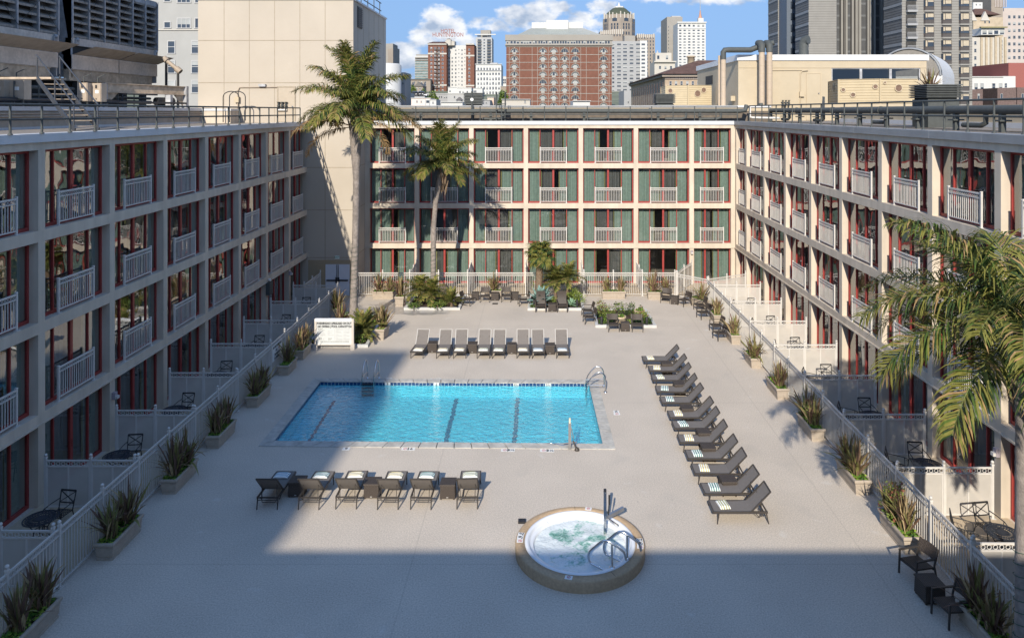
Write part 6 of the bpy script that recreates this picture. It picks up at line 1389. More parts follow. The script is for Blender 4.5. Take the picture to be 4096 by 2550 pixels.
class Bld:
    def __init__(s, name, label, cat='building'): s.t = thing(name, label, cat); s.n = 0; s.extra = None; s.r = random.Random(len(label)); s.sm = None
    def box(s, u0, u1, v1, Y, dep, m, part='wall', z0=-9, v0=None):
        s.x0, s.x1, s.z1, s.Y = PX(u0, Y), PX(u1, Y), PZ(v1, Y), Y; zb = z0 if v0 is None else PZ(v0, Y); MB().bx(s.x0, Y, zb, s.x1, Y+dep, s.z1).build(part, m, s.t); return s
    def part(s, mb, name, m): return mb.build(name, m, s.t)
    def wins(s, us, vs, wu, hv, Y=None, style='frame', skip=None):
        Y = Y or s.Y; w, h = wu*Y/F, hv*Y/F
        for i, u in enumerate(us):
            for j, v in enumerate(vs):
                if skip and skip(i, j): continue
                s.win(PX(u, Y), Y, PZ(v, Y)-h, w, h, style)
        return s
    def win(s, x, y, z, w, h, style, rz=0):
        me = win_mesh(w, h, style, s.r.choice((0, 0, 1, 2)) if style != 'plain' else 0)
        if s.n < 98: o = link('window', me, s.t, (x, y-.003, z), rz); s.n += 1
        else:
            if s.extra is None: s.extra = link('more_windows', bpy.data.meshes.new('more_windows'), s.t); s.extra['kind'] = 'stuff'; s.ev = MB(); s.em = me
            M = Matrix.Translation((x, y-.003, z)) @ Matrix.Rotation(rz, 4, 'Z'); k = len(s.ev.v)
            s.ev.v += [M @ v.co for v in me.vertices]
            for p in me.polygons: s.ev.f.append(tuple(k+i for i in p.vertices)); s.ev.m.append(p.material_index); s.ev.sm.append(False)
            s.extra_m = list(me.materials)
    def done(s):
        if s.extra is not None: old = s.extra.data; s.extra.data = s.ev.mesh('more_windows', s.extra_m); bpy.data.meshes.remove(old)
def band(B, u0, u1, v, hv, Y, m, d=.15, name='cornice'): x0, x1, z = PX(u0, Y), PX(u1, Y), PZ(v, Y); B.part(MB().bx(x0-.1, Y-d, z-hv*Y/F, x1+.1, Y-.003, z), name, m)
rng = lambda a, b, n: [a+(b-a)*i/(n-1) for i in range(n)]
c_brick = mat('far_red_brick', (.155, .068, .046), .9, var=.12, vs=.8); c_white = mat('far_white_wall', (.50, .495, .475), .85, var=.03, vs=.2); c_cream = mat('far_cream_wall', (.43, .40, .35), .85, var=.04, vs=.2); c_grey = mat('far_grey_wall', (.36, .36, .355), .85, var=.05, vs=.2); c_stone = mat('far_brown_stone', (.26, .22, .18), .9, var=.10, vs=.3); c_conc = mat('far_concrete', (.27, .25, .22), .9, var=.05, vs=.2); c_dark = mat('far_dark_wall', (.13, .12, .11), .8, var=.1, vs=.3); c_tile = mat('far_tile_roof', (.10, .055, .04), .9, var=.35, vs=1.5); c_lt = mat('far_light_grey', (.30, .30, .30), .85, var=.03, vs=.3); c_pink = mat('far_pinkish_stone', (.42, .365, .33), .9, var=.06, vs=.2); c_yel = mat('far_buff_brick', (.38, .31, .22), .9, var=.12, vs=.6)
# white block behind the cooling towers
B = Bld('apartment_block', 'pale block with sash windows behind the cooling towers'); B.box(560, 1000, -300, 105, 20, mat('pale_blue_white_wall', (.32, .315, .295), .9, var=.04, vs=.5)); B.wins((686, 781), (163, 242, 320, 85), 32, 50, style='sash', skip=lambda i, j: j == 3); B.wins((670,), (87, -18), 28, 24); B.wins((736,), (72, -30), 56, 40, style='triple'); B.wins((794,), (72, -30), 30, 40); band(B, 560, 1000, 118, 4, 105, c_cream); B.done()
# slices seen between the cream tower and the tall palm
B = Bld('stepped_tower', 'stepped beige tower seen just right of the cream tower'); B.box(1500, 1572, 186, 300, 14, c_conc); B.part(MB().bx(PX(1540, 300), 302, PZ(186, 300), PX(1568, 300), 312, PZ(173, 300)), 'crown', c_conc); B.part(MB().bx(PX(1553, 300), 299.6, -9, PX(1573, 300), 299.99, PZ(195, 300)), 'pier', c_stone); B.done()  # darker right-hand strip stands for the shaded side of this tower
B = Bld('round_block', 'rounded white building half hidden by the tall palm'); B.part(MB().lathe([(5.2, -9), (5.2, PZ(258, 252)), (4.6, PZ(252, 252)), (.01, PZ(252, 252))], (PX(1545, 257), 257, 0), 28), 'wall', c_white); B.done()
B = Bld('grey_block', 'narrow grey building beside the rounded white one'); B.box(1596, 1620, 290, 262, 12, c_lt); B.wins((1604, 1612), (310, 330), 5, 9); B.done()
# glass block
B = Bld('glass_block', 'balcony striped glass block left of the brick hotel with a sign'); Y = 620; B.box(1660, 1725, 224, Y, 20, c_dark)
for k in range(15):
    v = 224+6.6*k
    if k % 1 == 0: band(B, 1660, 1725, v, 2.2 if k else 5, Y, c_cream if k % 2 else c_white, .8, 'balcony_band')
for k in range(3, 14): B.part(MB().quad((PX(1661, Y), Y-.4, PZ(224+6.6*k+5.4, Y)), (PX(1724, Y), Y-.4, PZ(224+6.6*k+5.4, Y)), (PX(1724, Y), Y-.4, PZ(224+6.6*k+2.4, Y)), (PX(1661, Y), Y-.4, PZ(224+6.6*k+2.4, Y))), 'glazing', mat('green_far_glass', (.14, .24, .25), .2, var=.5, vs=.35))
B.box(1664, 1715, 218, Y, 10, c_conc, 'penthouse'); B.done()
B = Bld('old_stone_block', 'low brown stone building left of the brick hotel with a sign'); B.box(1630, 1722, 318, 560, 15, c_stone); band(B, 1628, 1722, 316, 4, 560, c_dark, .8); B.wins(rng(1642, 1702, 5), (326, 344), 5, 9); B.wins((1653, 1700), (330,), 8, 50, style='plain'); B.done()
B = Bld('gabled_house', 'brown gabled house below the low stone building'); Y = 400; B.box(1658, 1692, 346, Y, 12, c_stone); x0, x1, xm, z0, z1 = PX(1655, Y), PX(1695, Y), PX(1674, Y), PZ(346, Y), PZ(329, Y); B.part(MB().add([(x0, Y-.5, z0), (x1, Y-.5, z0), (xm, Y-.5, z1), (x0, Y+12, z0), (x1, Y+12, z0), (xm, Y+12, z1)], [(0, 1, 2), (3, 5, 4), (0, 2, 5, 3), (1, 4, 5, 2)]), 'roof', c_dark); B.wins((1668, 1680), (350, 362), 5, 7); B.done()
# brick and white hotel with the roof sign
B = Bld('brick_hotel', 'tall red brick and white hotel with tiled roofs and a rooftop letter sign', 'hotel'); Y = 570
B.box(1712, 1786, 179, Y, 22, c_brick); B.box(1786.5, 1880, 182, Y+10, 20, c_white); B.box(1864, 1897, 183, Y, 22, c_brick)
for (u0, u1, v) in ((1712, 1786, 212), (1864, 1897, 220), (1712, 1786, 338), (1864, 1897, 340)): band(B, u0, u1, v, 6, Y, c_cream, .3)
for (u0, u1) in ((1712, 1786), (1864, 1897)): band(B, u0, u1, 175, 5, Y, c_cream, .9)
def hip(u0, u1, v0, v1, Y, dep, ins):
    x0, x1, z0, z1 = PX(u0, Y), PX(u1, Y), PZ(v0, Y), PZ(v1, Y); i = ins*Y/F; return MB().add([(x0, Y-1, z0), (x1, Y-1, z0), (x1, Y+dep, z0), (x0, Y+dep, z0), (x0+i, Y+dep*.4, z1), (x1-i, Y+dep*.4, z1)], [(0, 1, 5, 4), (1, 2, 5), (2, 3, 4, 5), (3, 0, 4), (0, 3, 2, 1)])
B.part(hip(1710, 1788, 174, 163, Y, 22, 15), 'roof', c_tile); B.part(hip(1862, 1900, 181, 170, Y, 20, 17), 'roof', c_tile); B.part(hip(1786, 1804, 158, 152, Y+8, 8, 8), 'roof', c_tile); B.box(1780, 1818, 164, Y+7, 12, c_cream, 'penthouse', v0=182); B.box(1786, 1803, 158, Y+5.5, 8, c_cream, 'penthouse', v0=182)
B.wins((1725.5, 1739.5, 1756, 1770.5), [189+15.4*k for k in range(12)], 7, 8.5, Y, 'sash'); B.wins((1877,), [195+15.4*k for k in range(11)], 7, 8.5, Y, 'sash'); B.wins((1823, 1848), [197+15.4*k for k in range(11)], 6, 7, Y+10, 'sash'); B.wins((1835.5, 1859.5), [197+15.4*k for k in range(11)], 3, 4, Y+10, 'plain'); B.wins((1797, 1809), [228+15.4*k for k in range(9)], 6, 7, Y+10, 'sash')
fe = MB()
for k in range(11): z = PZ(200+15.4*k, Y); fe.bx(PX(1737, Y), Y-1.3, z, PX(1759, Y), Y-.15, z+.15); fe.bx(PX(1737, Y), Y-1.3, z+.7, PX(1759, Y), Y-1.2, z+.8); fe.bar((PX(1745, Y), Y-.8, z), (PX(1751, Y), Y-.8, z+3), .2, .3)
B.part(fe, 'fire_escape', c_dark); B.done()
t = thing('rooftop_sign', 'red rooftop lettering HOTEL HUNTINGTON on a thin lattice frame', 'sign', (PX(1788, Y), Y+6, 0)); m_neon = mat('faded_red_letters', (.24, .10, .085), .6, var=.1)
for (txt, v, s, sx) in (('HOTEL', 121.5, 3.4, .86), ('HUNTINGTON', 137, 3.6, .80)): o_ = link('lettering', text_mesh(txt, s*1.25, m_neon, 'CENTER', .1, .05, sx), t, (0, 0, PZ(v, Y))); o_.rotation_euler = (pi/2, 0, 0)
f = MB()
for k in range(9): x = -5.2+1.3*k; f.bar((x, .3, PZ(163, Y)), (x, .3, PZ(129, Y)), .12, .12); f.bar((x, .3, PZ(160, Y)), (x+1.3 if k < 8 else x, .3, PZ(145, Y)), .1, .1)
for v in (128.5, 131, 144.5, 152): f.bar((-6, .3, PZ(v, Y)), (6, .3, PZ(v, Y)), .12, .12)
for k in range(5): x = -2.6+1.3*k; f.bar((x, .3, PZ(131, Y)), (x, .3, PZ(116, Y)), .1, .1)
f.build('lattice_frame', c_grey, t)
# dark balcony tower
B = Bld('balcony_tower', 'slim grey tower with dark balcony stacks behind the white office'); Y = 760; B.box(1903, 1968, 150, Y, 26, c_grey); B.box(1922, 1962, 121, Y+5, 12, c_conc, 'penthouse'); B.box(1930, 1954, 132, Y+2, 8, c_conc, 'penthouse'); band(B, 1900, 1983, 137, 4, Y, c_white, 1.5)
B.wins((1918, 1956), [158+11.7*k for k in range(9)], 15, 9, Y, 'plain'); B.wins((1937,), [158+11.7*k for k in range(9)], 6, 5, Y, 'plain')
for k in range(9): band(B, 1910, 1926, 165+11.7*k, 2, Y, c_conc, 1.2, 'balcony'); band(B, 1948, 1964, 165+11.7*k, 2, Y, c_conc, 1.2, 'balcony')
B.wins((1917, 1957), (142,), 16, 6, Y, 'frame'); B.done()
# white office
B = Bld('white_office', 'plain white office building with rows of tall windows'); Y = 480; B.box(1903, 2005, 257, Y, 24, c_white); us = rng(1913, 1996, 8); B.wins(us, (271, 310, 328, 347, 366, 384), 6.5, 11, Y, 'sash'); band(B, 1903, 2005, 281, 2.5, Y, c_grey, .7, 'balcony_line'); band(B, 1901, 2007, 256, 2.5, Y, c_white, .6); B.wins(us, (291,), 7, 9, Y, 'frame'); B.box(1960, 1990, 251, Y+5, 8, c_lt, 'roof_plant'); B.done()
# big brick hotel
B = Bld('arched_brick_hotel', 'broad red brick hotel with arched windows and green grey hipped roof', 'hotel'); Y = 285; x0, x1 = PX(2025, Y), PX(2447, Y); B.box(2025, 2447, 181, Y, 28, c_brick)
w = MB(); xa, xb = PX(2021, Y), PX(2451, Y); w.bx(xa, Y-.8, PZ(163, Y), xb, Y+28.8, PZ(140, Y)); w.bx(xa, Y-.8, PZ(183, Y), xb, Y+28.8, PZ(176, Y)); w.bx(xa+.3, Y-.45, PZ(176, Y), xb-.3, Y+28, PZ(163, Y)); B.part(w, 'cornice', c_conc)
for (a, c) in ((2027, 2034), (2040, 2078), (2082, 2127), (2131, 2148), (2152, 2191), (2195, 2236), (2238, 2278), (2282, 2322), (2325, 2343), (2346, 2392), (2396, 2440)):
    n = max(1, round((c-a)/11)); d = (c-a)/n
    for k in range(n): B.win(PX(a+d*(k+.5), Y), Y-.45, PZ(175.5, Y), d*.9*Y/F, 11.5*Y/F, 'frame')
roof = MB(); za, zb_ = PZ(140, Y), PZ(106, Y+10); xl, xr, tl, tr = PX(2066, Y), PX(2411, Y), PX(2140, Y), PX(2318, Y); roof.add([(xl, Y+1, za), (xr, Y+1, za), (xr, Y+27, za), (xl, Y+27, za), (tl, Y+10, zb_), (tr, Y+10, zb_), (tr, Y+18, zb_), (tl, Y+18, zb_)], [(0, 1, 5, 4), (1, 2, 6, 5), (2, 3, 7, 6), (3, 0, 4, 7), (4, 5, 6, 7)]); B.part(roof, 'roof', mat('green_grey_metal_roof', (.27, .29, .26), .6, var=.06, vs=.5))
rb_ = MB()
for k in range(40): f = (k+.5)/40; rb_.bar((xl+(xr-xl)*f, Y+1.0, za+.05), (tl+(tr-tl)*f, Y+10, zb_+.05), .08, .12)
B.part(rb_, 'roof_seam', c_grey); B.part(MB().bx(PX(2126, Y), Y+8, PZ(118, Y), PX(2337, Y), Y+18, PZ(90, Y+8)).bx(PX(2186, Y), Y+7, PZ(112, Y), PX(2276, Y), Y+7.99, PZ(81, Y+7)), 'penthouse', c_white)
ln = MB(); rows = [188, 219, 250, 281, 312.5, 343.5, 374.5, 405.5]
for v in rows: ln.bx(x0, Y-.12, PZ(v, Y)-.09, x1, Y-.004, PZ(v, Y)+.09)
for u in (2037, 2078.7, 2128.5, 2150, 2193.3, 2237, 2278.5, 2323, 2345, 2394, 2436.5): ln.bx(PX(u, Y)-.06, Y-.1, 0, PX(u, Y)+.06, Y-.003, PZ(184, Y))
c_trim = mat('far_grey_trim', (.33, .305, .27), .9); B.part(ln, 'stone_band', c_trim)
def arch_win(x, z, R, var):
    k = ('arch', var)
    if k not in WIN:
        b = MB(); n = 14
        for (r0, r1, y) in ((R*.78, R*.82, -.16), (R*.86, R*.90, -.22), (R*.94, R*.985, -.28)):
            vs = [(r*cos(pi*i/n), yy, r*sin(pi*i/n)) for r in (r0, r1) for yy in (y, -.004) for i in range(n+1)]; m = n+1
            b.add(vs, [q_ for i in range(n) for q_ in ((i, i+1, 2*m+i+1, 2*m+i), (2*m+i, 2*m+i+1, 3*m+i+1, 3*m+i), (i+1, i, m+i, m+i+1))])
        b.bx(-R*.42, -.2, -R*.42, R*.42, -.004, -.02); b.bx(-R*1.02, -.22, -.12, -R*.66, -.004, 0); b.bx(R*.66, -.22, -.12, R*1.02, -.004, 0); b.bx(-R*.09, -.35, R*.92, R*.09, -.004, R*1.12)
        b.mi = 1; b.add([(R*.78*cos(pi*i/n), -.03, R*.78*sin(pi*i/n)) for i in range(n+1)], [tuple(range(n+1))]); b.mi = 2
        if var: b.add([(-R*.62, -.04, 0), (-R*.24, -.04, 0), (-R*.24, -.04, R*.62), (-R*.62, -.04, R*.25)], [(0, 1, 2, 3)]); b.add([(R*.24, -.04, 0), (R*.62, -.04, 0), (R*.62, -.04, R*.25), (R*.24, -.04, R*.62)], [(0, 1, 2, 3)])
        if var == 2: b.quad((-R*.24, -.04, 0), (R*.24, -.04, 0), (R*.24, -.04, R*.62), (-R*.24, -.04, R*.62))
        b.mi = 0
        for f in (-.25, .25): b.bx(R*f-.05, -.07, 0, R*f+.05, -.03, R*.65)
        WIN[k] = b.mesh('arched_window', [c_trim, m_pane, m_blind])
    link('arched_window', WIN[k], B.t, (x, Y, z))
ra = random.Random(8)
for u in (2057.5, 2171.5, 2215, 2258.5, 2301, 2414.5):
    for v in rows: arch_win(PX(u, Y), PZ(v+21.5, Y), 17.5*Y/F, ra.choice((0, 1, 1, 2, 2)))
B.done()
# domed tower
B = Bld('domed_tower', 'brown stone tower with green dome and spire behind the brick hotel', 'tower'); Y = 600; cx = PX(2483, Y); R = 66*Y/F; zc = lambda v: PZ(v, Y)
c8 = lambda r0, v0, r1, v1: [(r0*Y/F, zc(v0)), (r1*Y/F, zc(v1))]
B.part(MB().lathe([(66*Y/F, -9), (66*Y/F, zc(70)), (62*Y/F, zc(70)), (60*Y/F, zc(55))], (cx, Y+R, 0), 8, False), 'shaft', c_stone); B.part(MB().lathe([(58*Y/F, zc(56)), (50*Y/F, zc(45)), (26*Y/F, zc(25)), (20*Y/F, zc(23))], (cx, Y+R, 0), 8, False), 'dome', mat('dark_green_dome', (.06, .07, .045), .8, var=.15)); B.part(MB().lathe([(22*Y/F, zc(25)), (20*Y/F, zc(18)), (6*Y/F, zc(16)), (4*Y/F, zc(8)), (.02, zc(-2))], (cx, Y+R, 0), 8, False), 'spire', c_white)
fn = MB()
for k in range(24): a = 2*pi*k/24; fn.bar((cx+61*Y/F*cos(a), Y+R+61*Y/F*sin(a), zc(72)), (cx+61*Y/F*cos(a), Y+R+61*Y/F*sin(a), zc(44+4*(k % 3))), .8, .8)
B.part(fn, 'finial', c_cream)
for k in range(8):
    a = -pi/2+2*pi*k/8+pi/8
    if sin(a) > .2: continue
    for (v, h, w_) in ((70, 14, 16), (92, 10, 5), (104, 12, 5), (126, 12, 5), (146, 12, 5)):
        for dx in ((0,) if w_ > 10 else (-12, 0, 12)):
            ap = 66*Y/F*cos(pi/8)+.05; tx = dx*Y/F; B.win(cx+ap*cos(a)-sin(a)*tx, Y+R+ap*sin(a)+cos(a)*tx, zc(v+h), w_*Y/F*1.2, h*Y/F, 'plain', a+pi/2)
B.box(2400, 2490, 126, Y-4, 30, c_stone, 'shoulder'); B.wins(rng(2410, 2480, 7), (136,), 4, 10, Y-4, 'plain'); B.box(2549, 2620, 138, Y+4, 30, c_stone, 'shoulder'); B.wins(rng(2556, 2613, 6), [148+14*k for k in range(12)], 4, 8, Y+4, 'plain')
fn = MB()
for u in rng(2402, 2488, 12): fn.bx(PX(u, Y)-.4, Y-4.3, zc(140), PX(u, Y)+.4, Y-3.9, zc(120+3*(int(u) % 2)))
for u in rng(2552, 2618, 9): fn.bx(PX(u, Y)-.4, Y+3.7, zc(150), PX(u, Y)+.4, Y+4.1, zc(133+3*(int(u) % 2)))
B.part(fn, 'finial', c_cream); B.done()
# grey grid apartments
B = Bld('grid_apartments', 'light grey apartment block with gridded windows beside the brick hotel'); Y = 560; B.box(2440, 2560, 165, Y, 18, c_lt); B.box(2560, 2589, 163, Y-1, 18, c_white, 'wing'); B.box(2498, 2541, 143, Y+3, 10, c_conc, 'penthouse'); vv = [174+15.15*k for k in range(16)]
B.wins((2476, 2500, 2526, 2552), vv, 16, 7.5, Y, 'triple', lambda i, j: False); B.wins((2453,), vv, 10, 7.5, Y, 'frame'); B.wins((2573,), vv, 15, 7.5, Y-1, 'triple')
for v in vv: band(B, 2440, 2560, v+11, .8, Y, c_grey, .12, 'floor_line')
B.done()
# white ornate hotel and twin slab
B = Bld('ornate_hotel', 'small ornate cream building between the grey apartments and the slab tower'); Y = 480; B.box(2618, 2700, 247, Y, 20, c_cream); B.box(2622, 2686, 212, Y+6, 12, c_cream, 'attic'); band(B, 2616, 2703, 245, 5, Y, c_cream, 1.5); B.wins((2633, 2668), (222,), 10, 15, Y+6, 'frame'); B.wins((2640, 2662, 2684), (264,), 9, 12, Y, 'sash'); B.part(MB().tube([(PX(2640, Y), Y+10, PZ(212, Y)), (PX(2640, Y), Y+10, PZ(196, Y))], [1.2, .1], 6), 'spire', c_grey); B.done()
B = Bld('slab_tower', 'blank beige slab tower left of the white tower with a copper spire'); Y = 800; B.box(2668, 2730, 68, Y, 40, c_conc); B.wins((2674,), [106+14*k for k in range(9)], 2, 5, Y, 'plain'); B.part(MB().bx(PX(2690, Y), Y+5, PZ(68, Y), PX(2726, Y), Y+12, PZ(62, Y)), 'roof_rail', c_grey); B.done()
B = Bld('white_tower', 'white hotel tower with small windows and a copper tipped spire', 'tower'); Y = 760; B.box(2711, 2823, 92, Y, 26, c_white); band(B, 2709, 2825, 88, 5, Y, c_white, 1.2); band(B, 2711, 2823, 113, 2.5, Y, c_white, .6); us = [2721, 2738.5, 2757, 2775, 2794, 2812.5]; B.wins(us, (99,), 9, 8, Y, 'frame'); B.wins(us, [119.5+11.6*k for k in range(14)], 10, 5, Y, 'frame')
pl = MB()
for u in [2729.7, 2747.7, 2766, 2784.5, 2803]: pl.bx(PX(u, Y)-.25, Y-.3, 0, PX(u, Y)+.25, Y-.004, PZ(93, Y))
B.part(pl, 'pilaster', c_white); xx = PX(2805, Y); B.part(MB().bx(PX(2795, Y), Y+2, PZ(88, Y), PX(2816, Y), Y+8, PZ(72, Y)), 'spire_base', c_white); B.part(MB().lathe([(2.4, PZ(72, Y)), (1.6, PZ(66, Y)), (1.0, PZ(55, Y)), (.5, PZ(40, Y))], (xx, Y+5, 0), 8), 'spire', mat('copper_spire', (.42, .22, .14), .6)); B.part(MB().tube([(xx, Y+5, PZ(41, Y)), (xx, Y+5, PZ(-2, Y))], .3, 6), 'mast', c_grey); B.done()
tag(MB().tube([(0, 0, 0), (0, 0, 22)], .14, 6).lathe([(.4, 0), (.4, .5)], n=8).build('antenna_mast', c_white, None, (PX(2858, 300), 300, 10)), 'thin white mast rising behind the tile roofed building', 'mast')
# tile roofed building
B = Bld('tile_roof_building', 'brown arcaded building with dark tiled hip roof behind the far roof corner'); Y = 135; xc = PX(2660, Y); dep = 50; zc_ = PZ(297, Y); B.part(MB().bx(xc, Y, -9, xc+20, Y+dep, zc_), 'wall', mat('tan_brown_brick', (.36, .28, .20), .9, var=.12, vs=1.5)); ov = 1.0; zr = PZ(250, 150)
B.part(MB().add([(xc-ov, Y-ov, zc_), (xc+21, Y-ov, zc_), (xc+21, Y+dep, zc_), (xc-ov, Y+dep, zc_), (xc+8, Y+9, zr), (xc+21, Y+9, zr), (xc+8, Y+dep-9, zr)], [(0, 1, 5, 4), (0, 4, 6, 3), (4, 5, 2, 3, 6)]), 'roof', c_tile); B.part(MB().bx(xc-.6, Y-.6, zc_-.5, xc+20, Y-.004, zc_-.02).bx(xc-.6, Y, zc_-.5, xc-.004, Y+dep, zc_-.02), 'cornice', c_stone)
for u in (2682, 2704, 2726, 2749, 2771, 2793): B.win(PX(u, Y), Y, PZ(342, Y), 10*Y/F, 17*Y/F, 'sash')
ar = MB()
for k in range(18): ar.ring((PX(2664+8*k, Y), Y-.15, PZ(314, Y)), .17, .05, 'y', 10, 4)
ar.bx(xc, Y-.2, PZ(349, Y), xc+20, Y-.004, PZ(346, Y)); B.part(ar, 'arcade_band', c_pink)
for k in range(14):
    for z in (PZ(330, Y), PZ(360, Y), PZ(392, Y)): B.win(xc, Y+2+3.3*k, z-1.3, .9, 1.5, 'plain', -pi/2)
B.part(MB().lathe([(.75, zr-1), (.75, PZ(228, 150)), (.95, PZ(227, 150)), (.95, PZ(222, 150)), (.7, PZ(221, 150))], (PX(2772, 150), 152, 0), 10), 'chimney', c_yel); B.done()
B = Bld('grey_cube_house', 'plain light grey building with three small windows behind the far roof'); B.box(2496, 2595, 362, 210, 14, c_lt); B.wins((2527, 2581), (382,), 6, 10, style='frame'); B.wins((2513,), (403,), 6, 9); B.part(MB().bx(PX(2535, 210), 212, PZ(362, 210), PX(2545, 210), 214, PZ(349, 210)), 'chimney', c_white); B.part(MB().bx(PX(2560, 210), 212, PZ(362, 210), PX(2592, 210), 216, PZ(352, 210)), 'roof_plant', c_conc); B.done()
# grey striped tower
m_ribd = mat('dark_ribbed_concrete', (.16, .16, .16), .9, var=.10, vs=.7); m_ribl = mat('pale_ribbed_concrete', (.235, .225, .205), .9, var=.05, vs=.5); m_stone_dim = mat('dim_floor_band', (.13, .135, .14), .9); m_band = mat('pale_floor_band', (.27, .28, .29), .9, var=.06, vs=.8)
B = Bld('striped_tower', 'huge grey concrete tower of stepped fins with dark striped sides', 'tower')
def fin(u0, u1, us, Y, mside=m_ribd, mfront=m_ribl):
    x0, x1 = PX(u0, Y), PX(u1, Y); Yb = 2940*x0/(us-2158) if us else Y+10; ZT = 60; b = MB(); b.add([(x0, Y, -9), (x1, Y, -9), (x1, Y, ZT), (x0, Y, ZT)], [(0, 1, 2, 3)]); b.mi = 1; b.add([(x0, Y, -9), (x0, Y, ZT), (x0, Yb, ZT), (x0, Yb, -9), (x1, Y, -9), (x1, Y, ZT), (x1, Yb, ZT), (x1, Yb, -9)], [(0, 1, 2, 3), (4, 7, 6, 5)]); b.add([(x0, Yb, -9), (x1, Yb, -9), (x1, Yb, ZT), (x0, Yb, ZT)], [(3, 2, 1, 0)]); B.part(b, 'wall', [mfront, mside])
    j = MB(); z = -3
    while z < 60: j.bx(x0-.03, Y-.03, z, x1+.03, Y-.004, z+.05); j.bx(x0-.03, Y, z, x0-.004, Yb, z+.06); z += .58
    B.part(j, 'joint_line', c_dark)
    k = MB(); z = -3
    while z < 60: k.bx(x0-.08, Y+.02, z, x0-.035, Yb, z+.62); z += 2.93
    B.part(k, 'floor_band', m_band); return x0, x1, Yb
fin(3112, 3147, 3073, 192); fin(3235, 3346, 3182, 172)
B.part(MB().bx(PX(3147, 186), 186, -9, PX(3182, 186), 196, 60), 'recess', mat('blue_grey_recess', (.10, .12, .15), .5, var=.1)); b = MB()
for k in range(20): b.bx(PX(3168, 185), 185.6, 2.93*k, PX(3181, 185), 185.98, 2.93*k+1.6)
B.part(b, 'recess_glazing', m_pane)
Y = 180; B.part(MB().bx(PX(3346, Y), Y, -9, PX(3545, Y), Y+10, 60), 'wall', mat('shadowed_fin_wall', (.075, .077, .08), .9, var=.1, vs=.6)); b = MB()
for u in (3361, 3379, 3404, 3420, 3433, 3466, 3477, 3491, 3521, 3530): b.bx(PX(u-4, Y), Y-1.1, -9, PX(u+4, Y), Y-.004, 60)
B.part(b, 'pier', m_ribl); b = MB()
for u in (3369, 3412, 3425, 3470, 3525): b.bx(PX(u-1.5, Y), Y-1.3, -9, PX(u+1.5, Y), Y-.01, 60)
B.part(b, 'mullion', c_dark); b = MB(); z = -3
while z < 60: b.bx(PX(3346, Y), Y-.06, z, PX(3545, Y), Y-.004, z+.5); z += 2.93
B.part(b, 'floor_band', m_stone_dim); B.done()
B = Bld('bay_window_tower', 'pale grey tower with bronze bay windows and a stack of balconies', 'tower'); _x = fin(3608, 3889, 3535, 160)
for m_ in [c for c in B.t.children]: pass
vv = [2+53.6*k for k in range(-2, 8)]; Y = 160; m_br = mat('bronze_spandrel', (.07, .06, .055), .5)
def bay_mesh(var):
    k = ('bay', var)
    if k in WIN: return WIN[k]
    w, h = 43*Y/F/2, 41*Y/F; b = MB(); P = [(-w, 0), (-w*.8, -.35), (w*.8, -.35), (w, 0)]; zs = h*.36
    for i in range(3): (xa, ya), (xb, yb) = P[i], P[i+1]; b.mi = 0; b.quad((xa, ya, 0), (xb, yb, 0), (xb, yb, zs), (xa, ya, zs)); b.mi = 1; b.quad((xa, ya, zs), (xb, yb, zs), (xb, yb, h), (xa, ya, h))
    b.mi = 2; hz = h*(.62 if var == 1 else .45 if var == 2 else .8); b.quad((-w*.34, -.36, hz), (w*.72, -.36, hz), (w*.72, -.36, h-.06), (-w*.34, -.36, h-.06)); b.quad((-w*.74, -.36, zs+.5*(var % 2)), (-w*.44, -.36, zs+.5*(var % 2)), (-w*.44, -.36, h-.06), (-w*.74, -.36, h-.06)); b.mi = 0
    for x in (-w*.8, -w*.38, w*.76): b.bx(x-.04, -.40, zs, x+.04, -.34, h)
    b.bx(-w*.8, -.42, h-.05, w*.8, -.0, h+.03); b.bx(-w*.8, -.40, zs-.04, w*.8, -.34, zs+.05); b.mi = 3; b.add([(P[0][0], 0, -.35), (P[1][0], P[1][1], -.35), (P[2][0], P[2][1], -.35), (P[3][0], 0, -.35), (P[0][0], 0, -.002), (P[1][0], P[1][1], -.002), (P[2][0], P[2][1], -.002), (P[3][0], 0, -.002)], [(0, 1, 5, 4), (1, 2, 6, 5), (2, 3, 7, 6)])
    WIN[k] = b.mesh('bay_window', [m_br, m_pane, mat('tan_blind', (.40, .34, .25), .8), m_ribl]); return WIN[k]
for u in (3715.5, 3786, 3856.5):
    for v in vv: link('bay_window', bay_mesh(ra.randrange(3)), B.t, (PX(u, Y), Y-.004, PZ(v+40, Y)))
for v in vv:
    b = MB(); xa, xb = PX(3623, Y), PX(3664, Y); b.bx(xa, Y-.06, PZ(v+39, Y), xb, Y-.004, PZ(v+4, Y)); o_ = b.build('balcony', m_dark, B.t); r_ = MB(); z0 = PZ(v+40, Y)
    r_.bx(xa, Y-.9, z0-.45, xb, Y-.061, z0); r_.bx(xa, Y-.9, z0+.95, xb, Y-.84, z0+1.02)
    for k in range(12): x = xa+(xb-xa)*k/11; r_.bx(x-.03, Y-.88, z0, x+.03, Y-.85, z0+.95)
    r_.build('railing', c_lt, o_)
B.done()
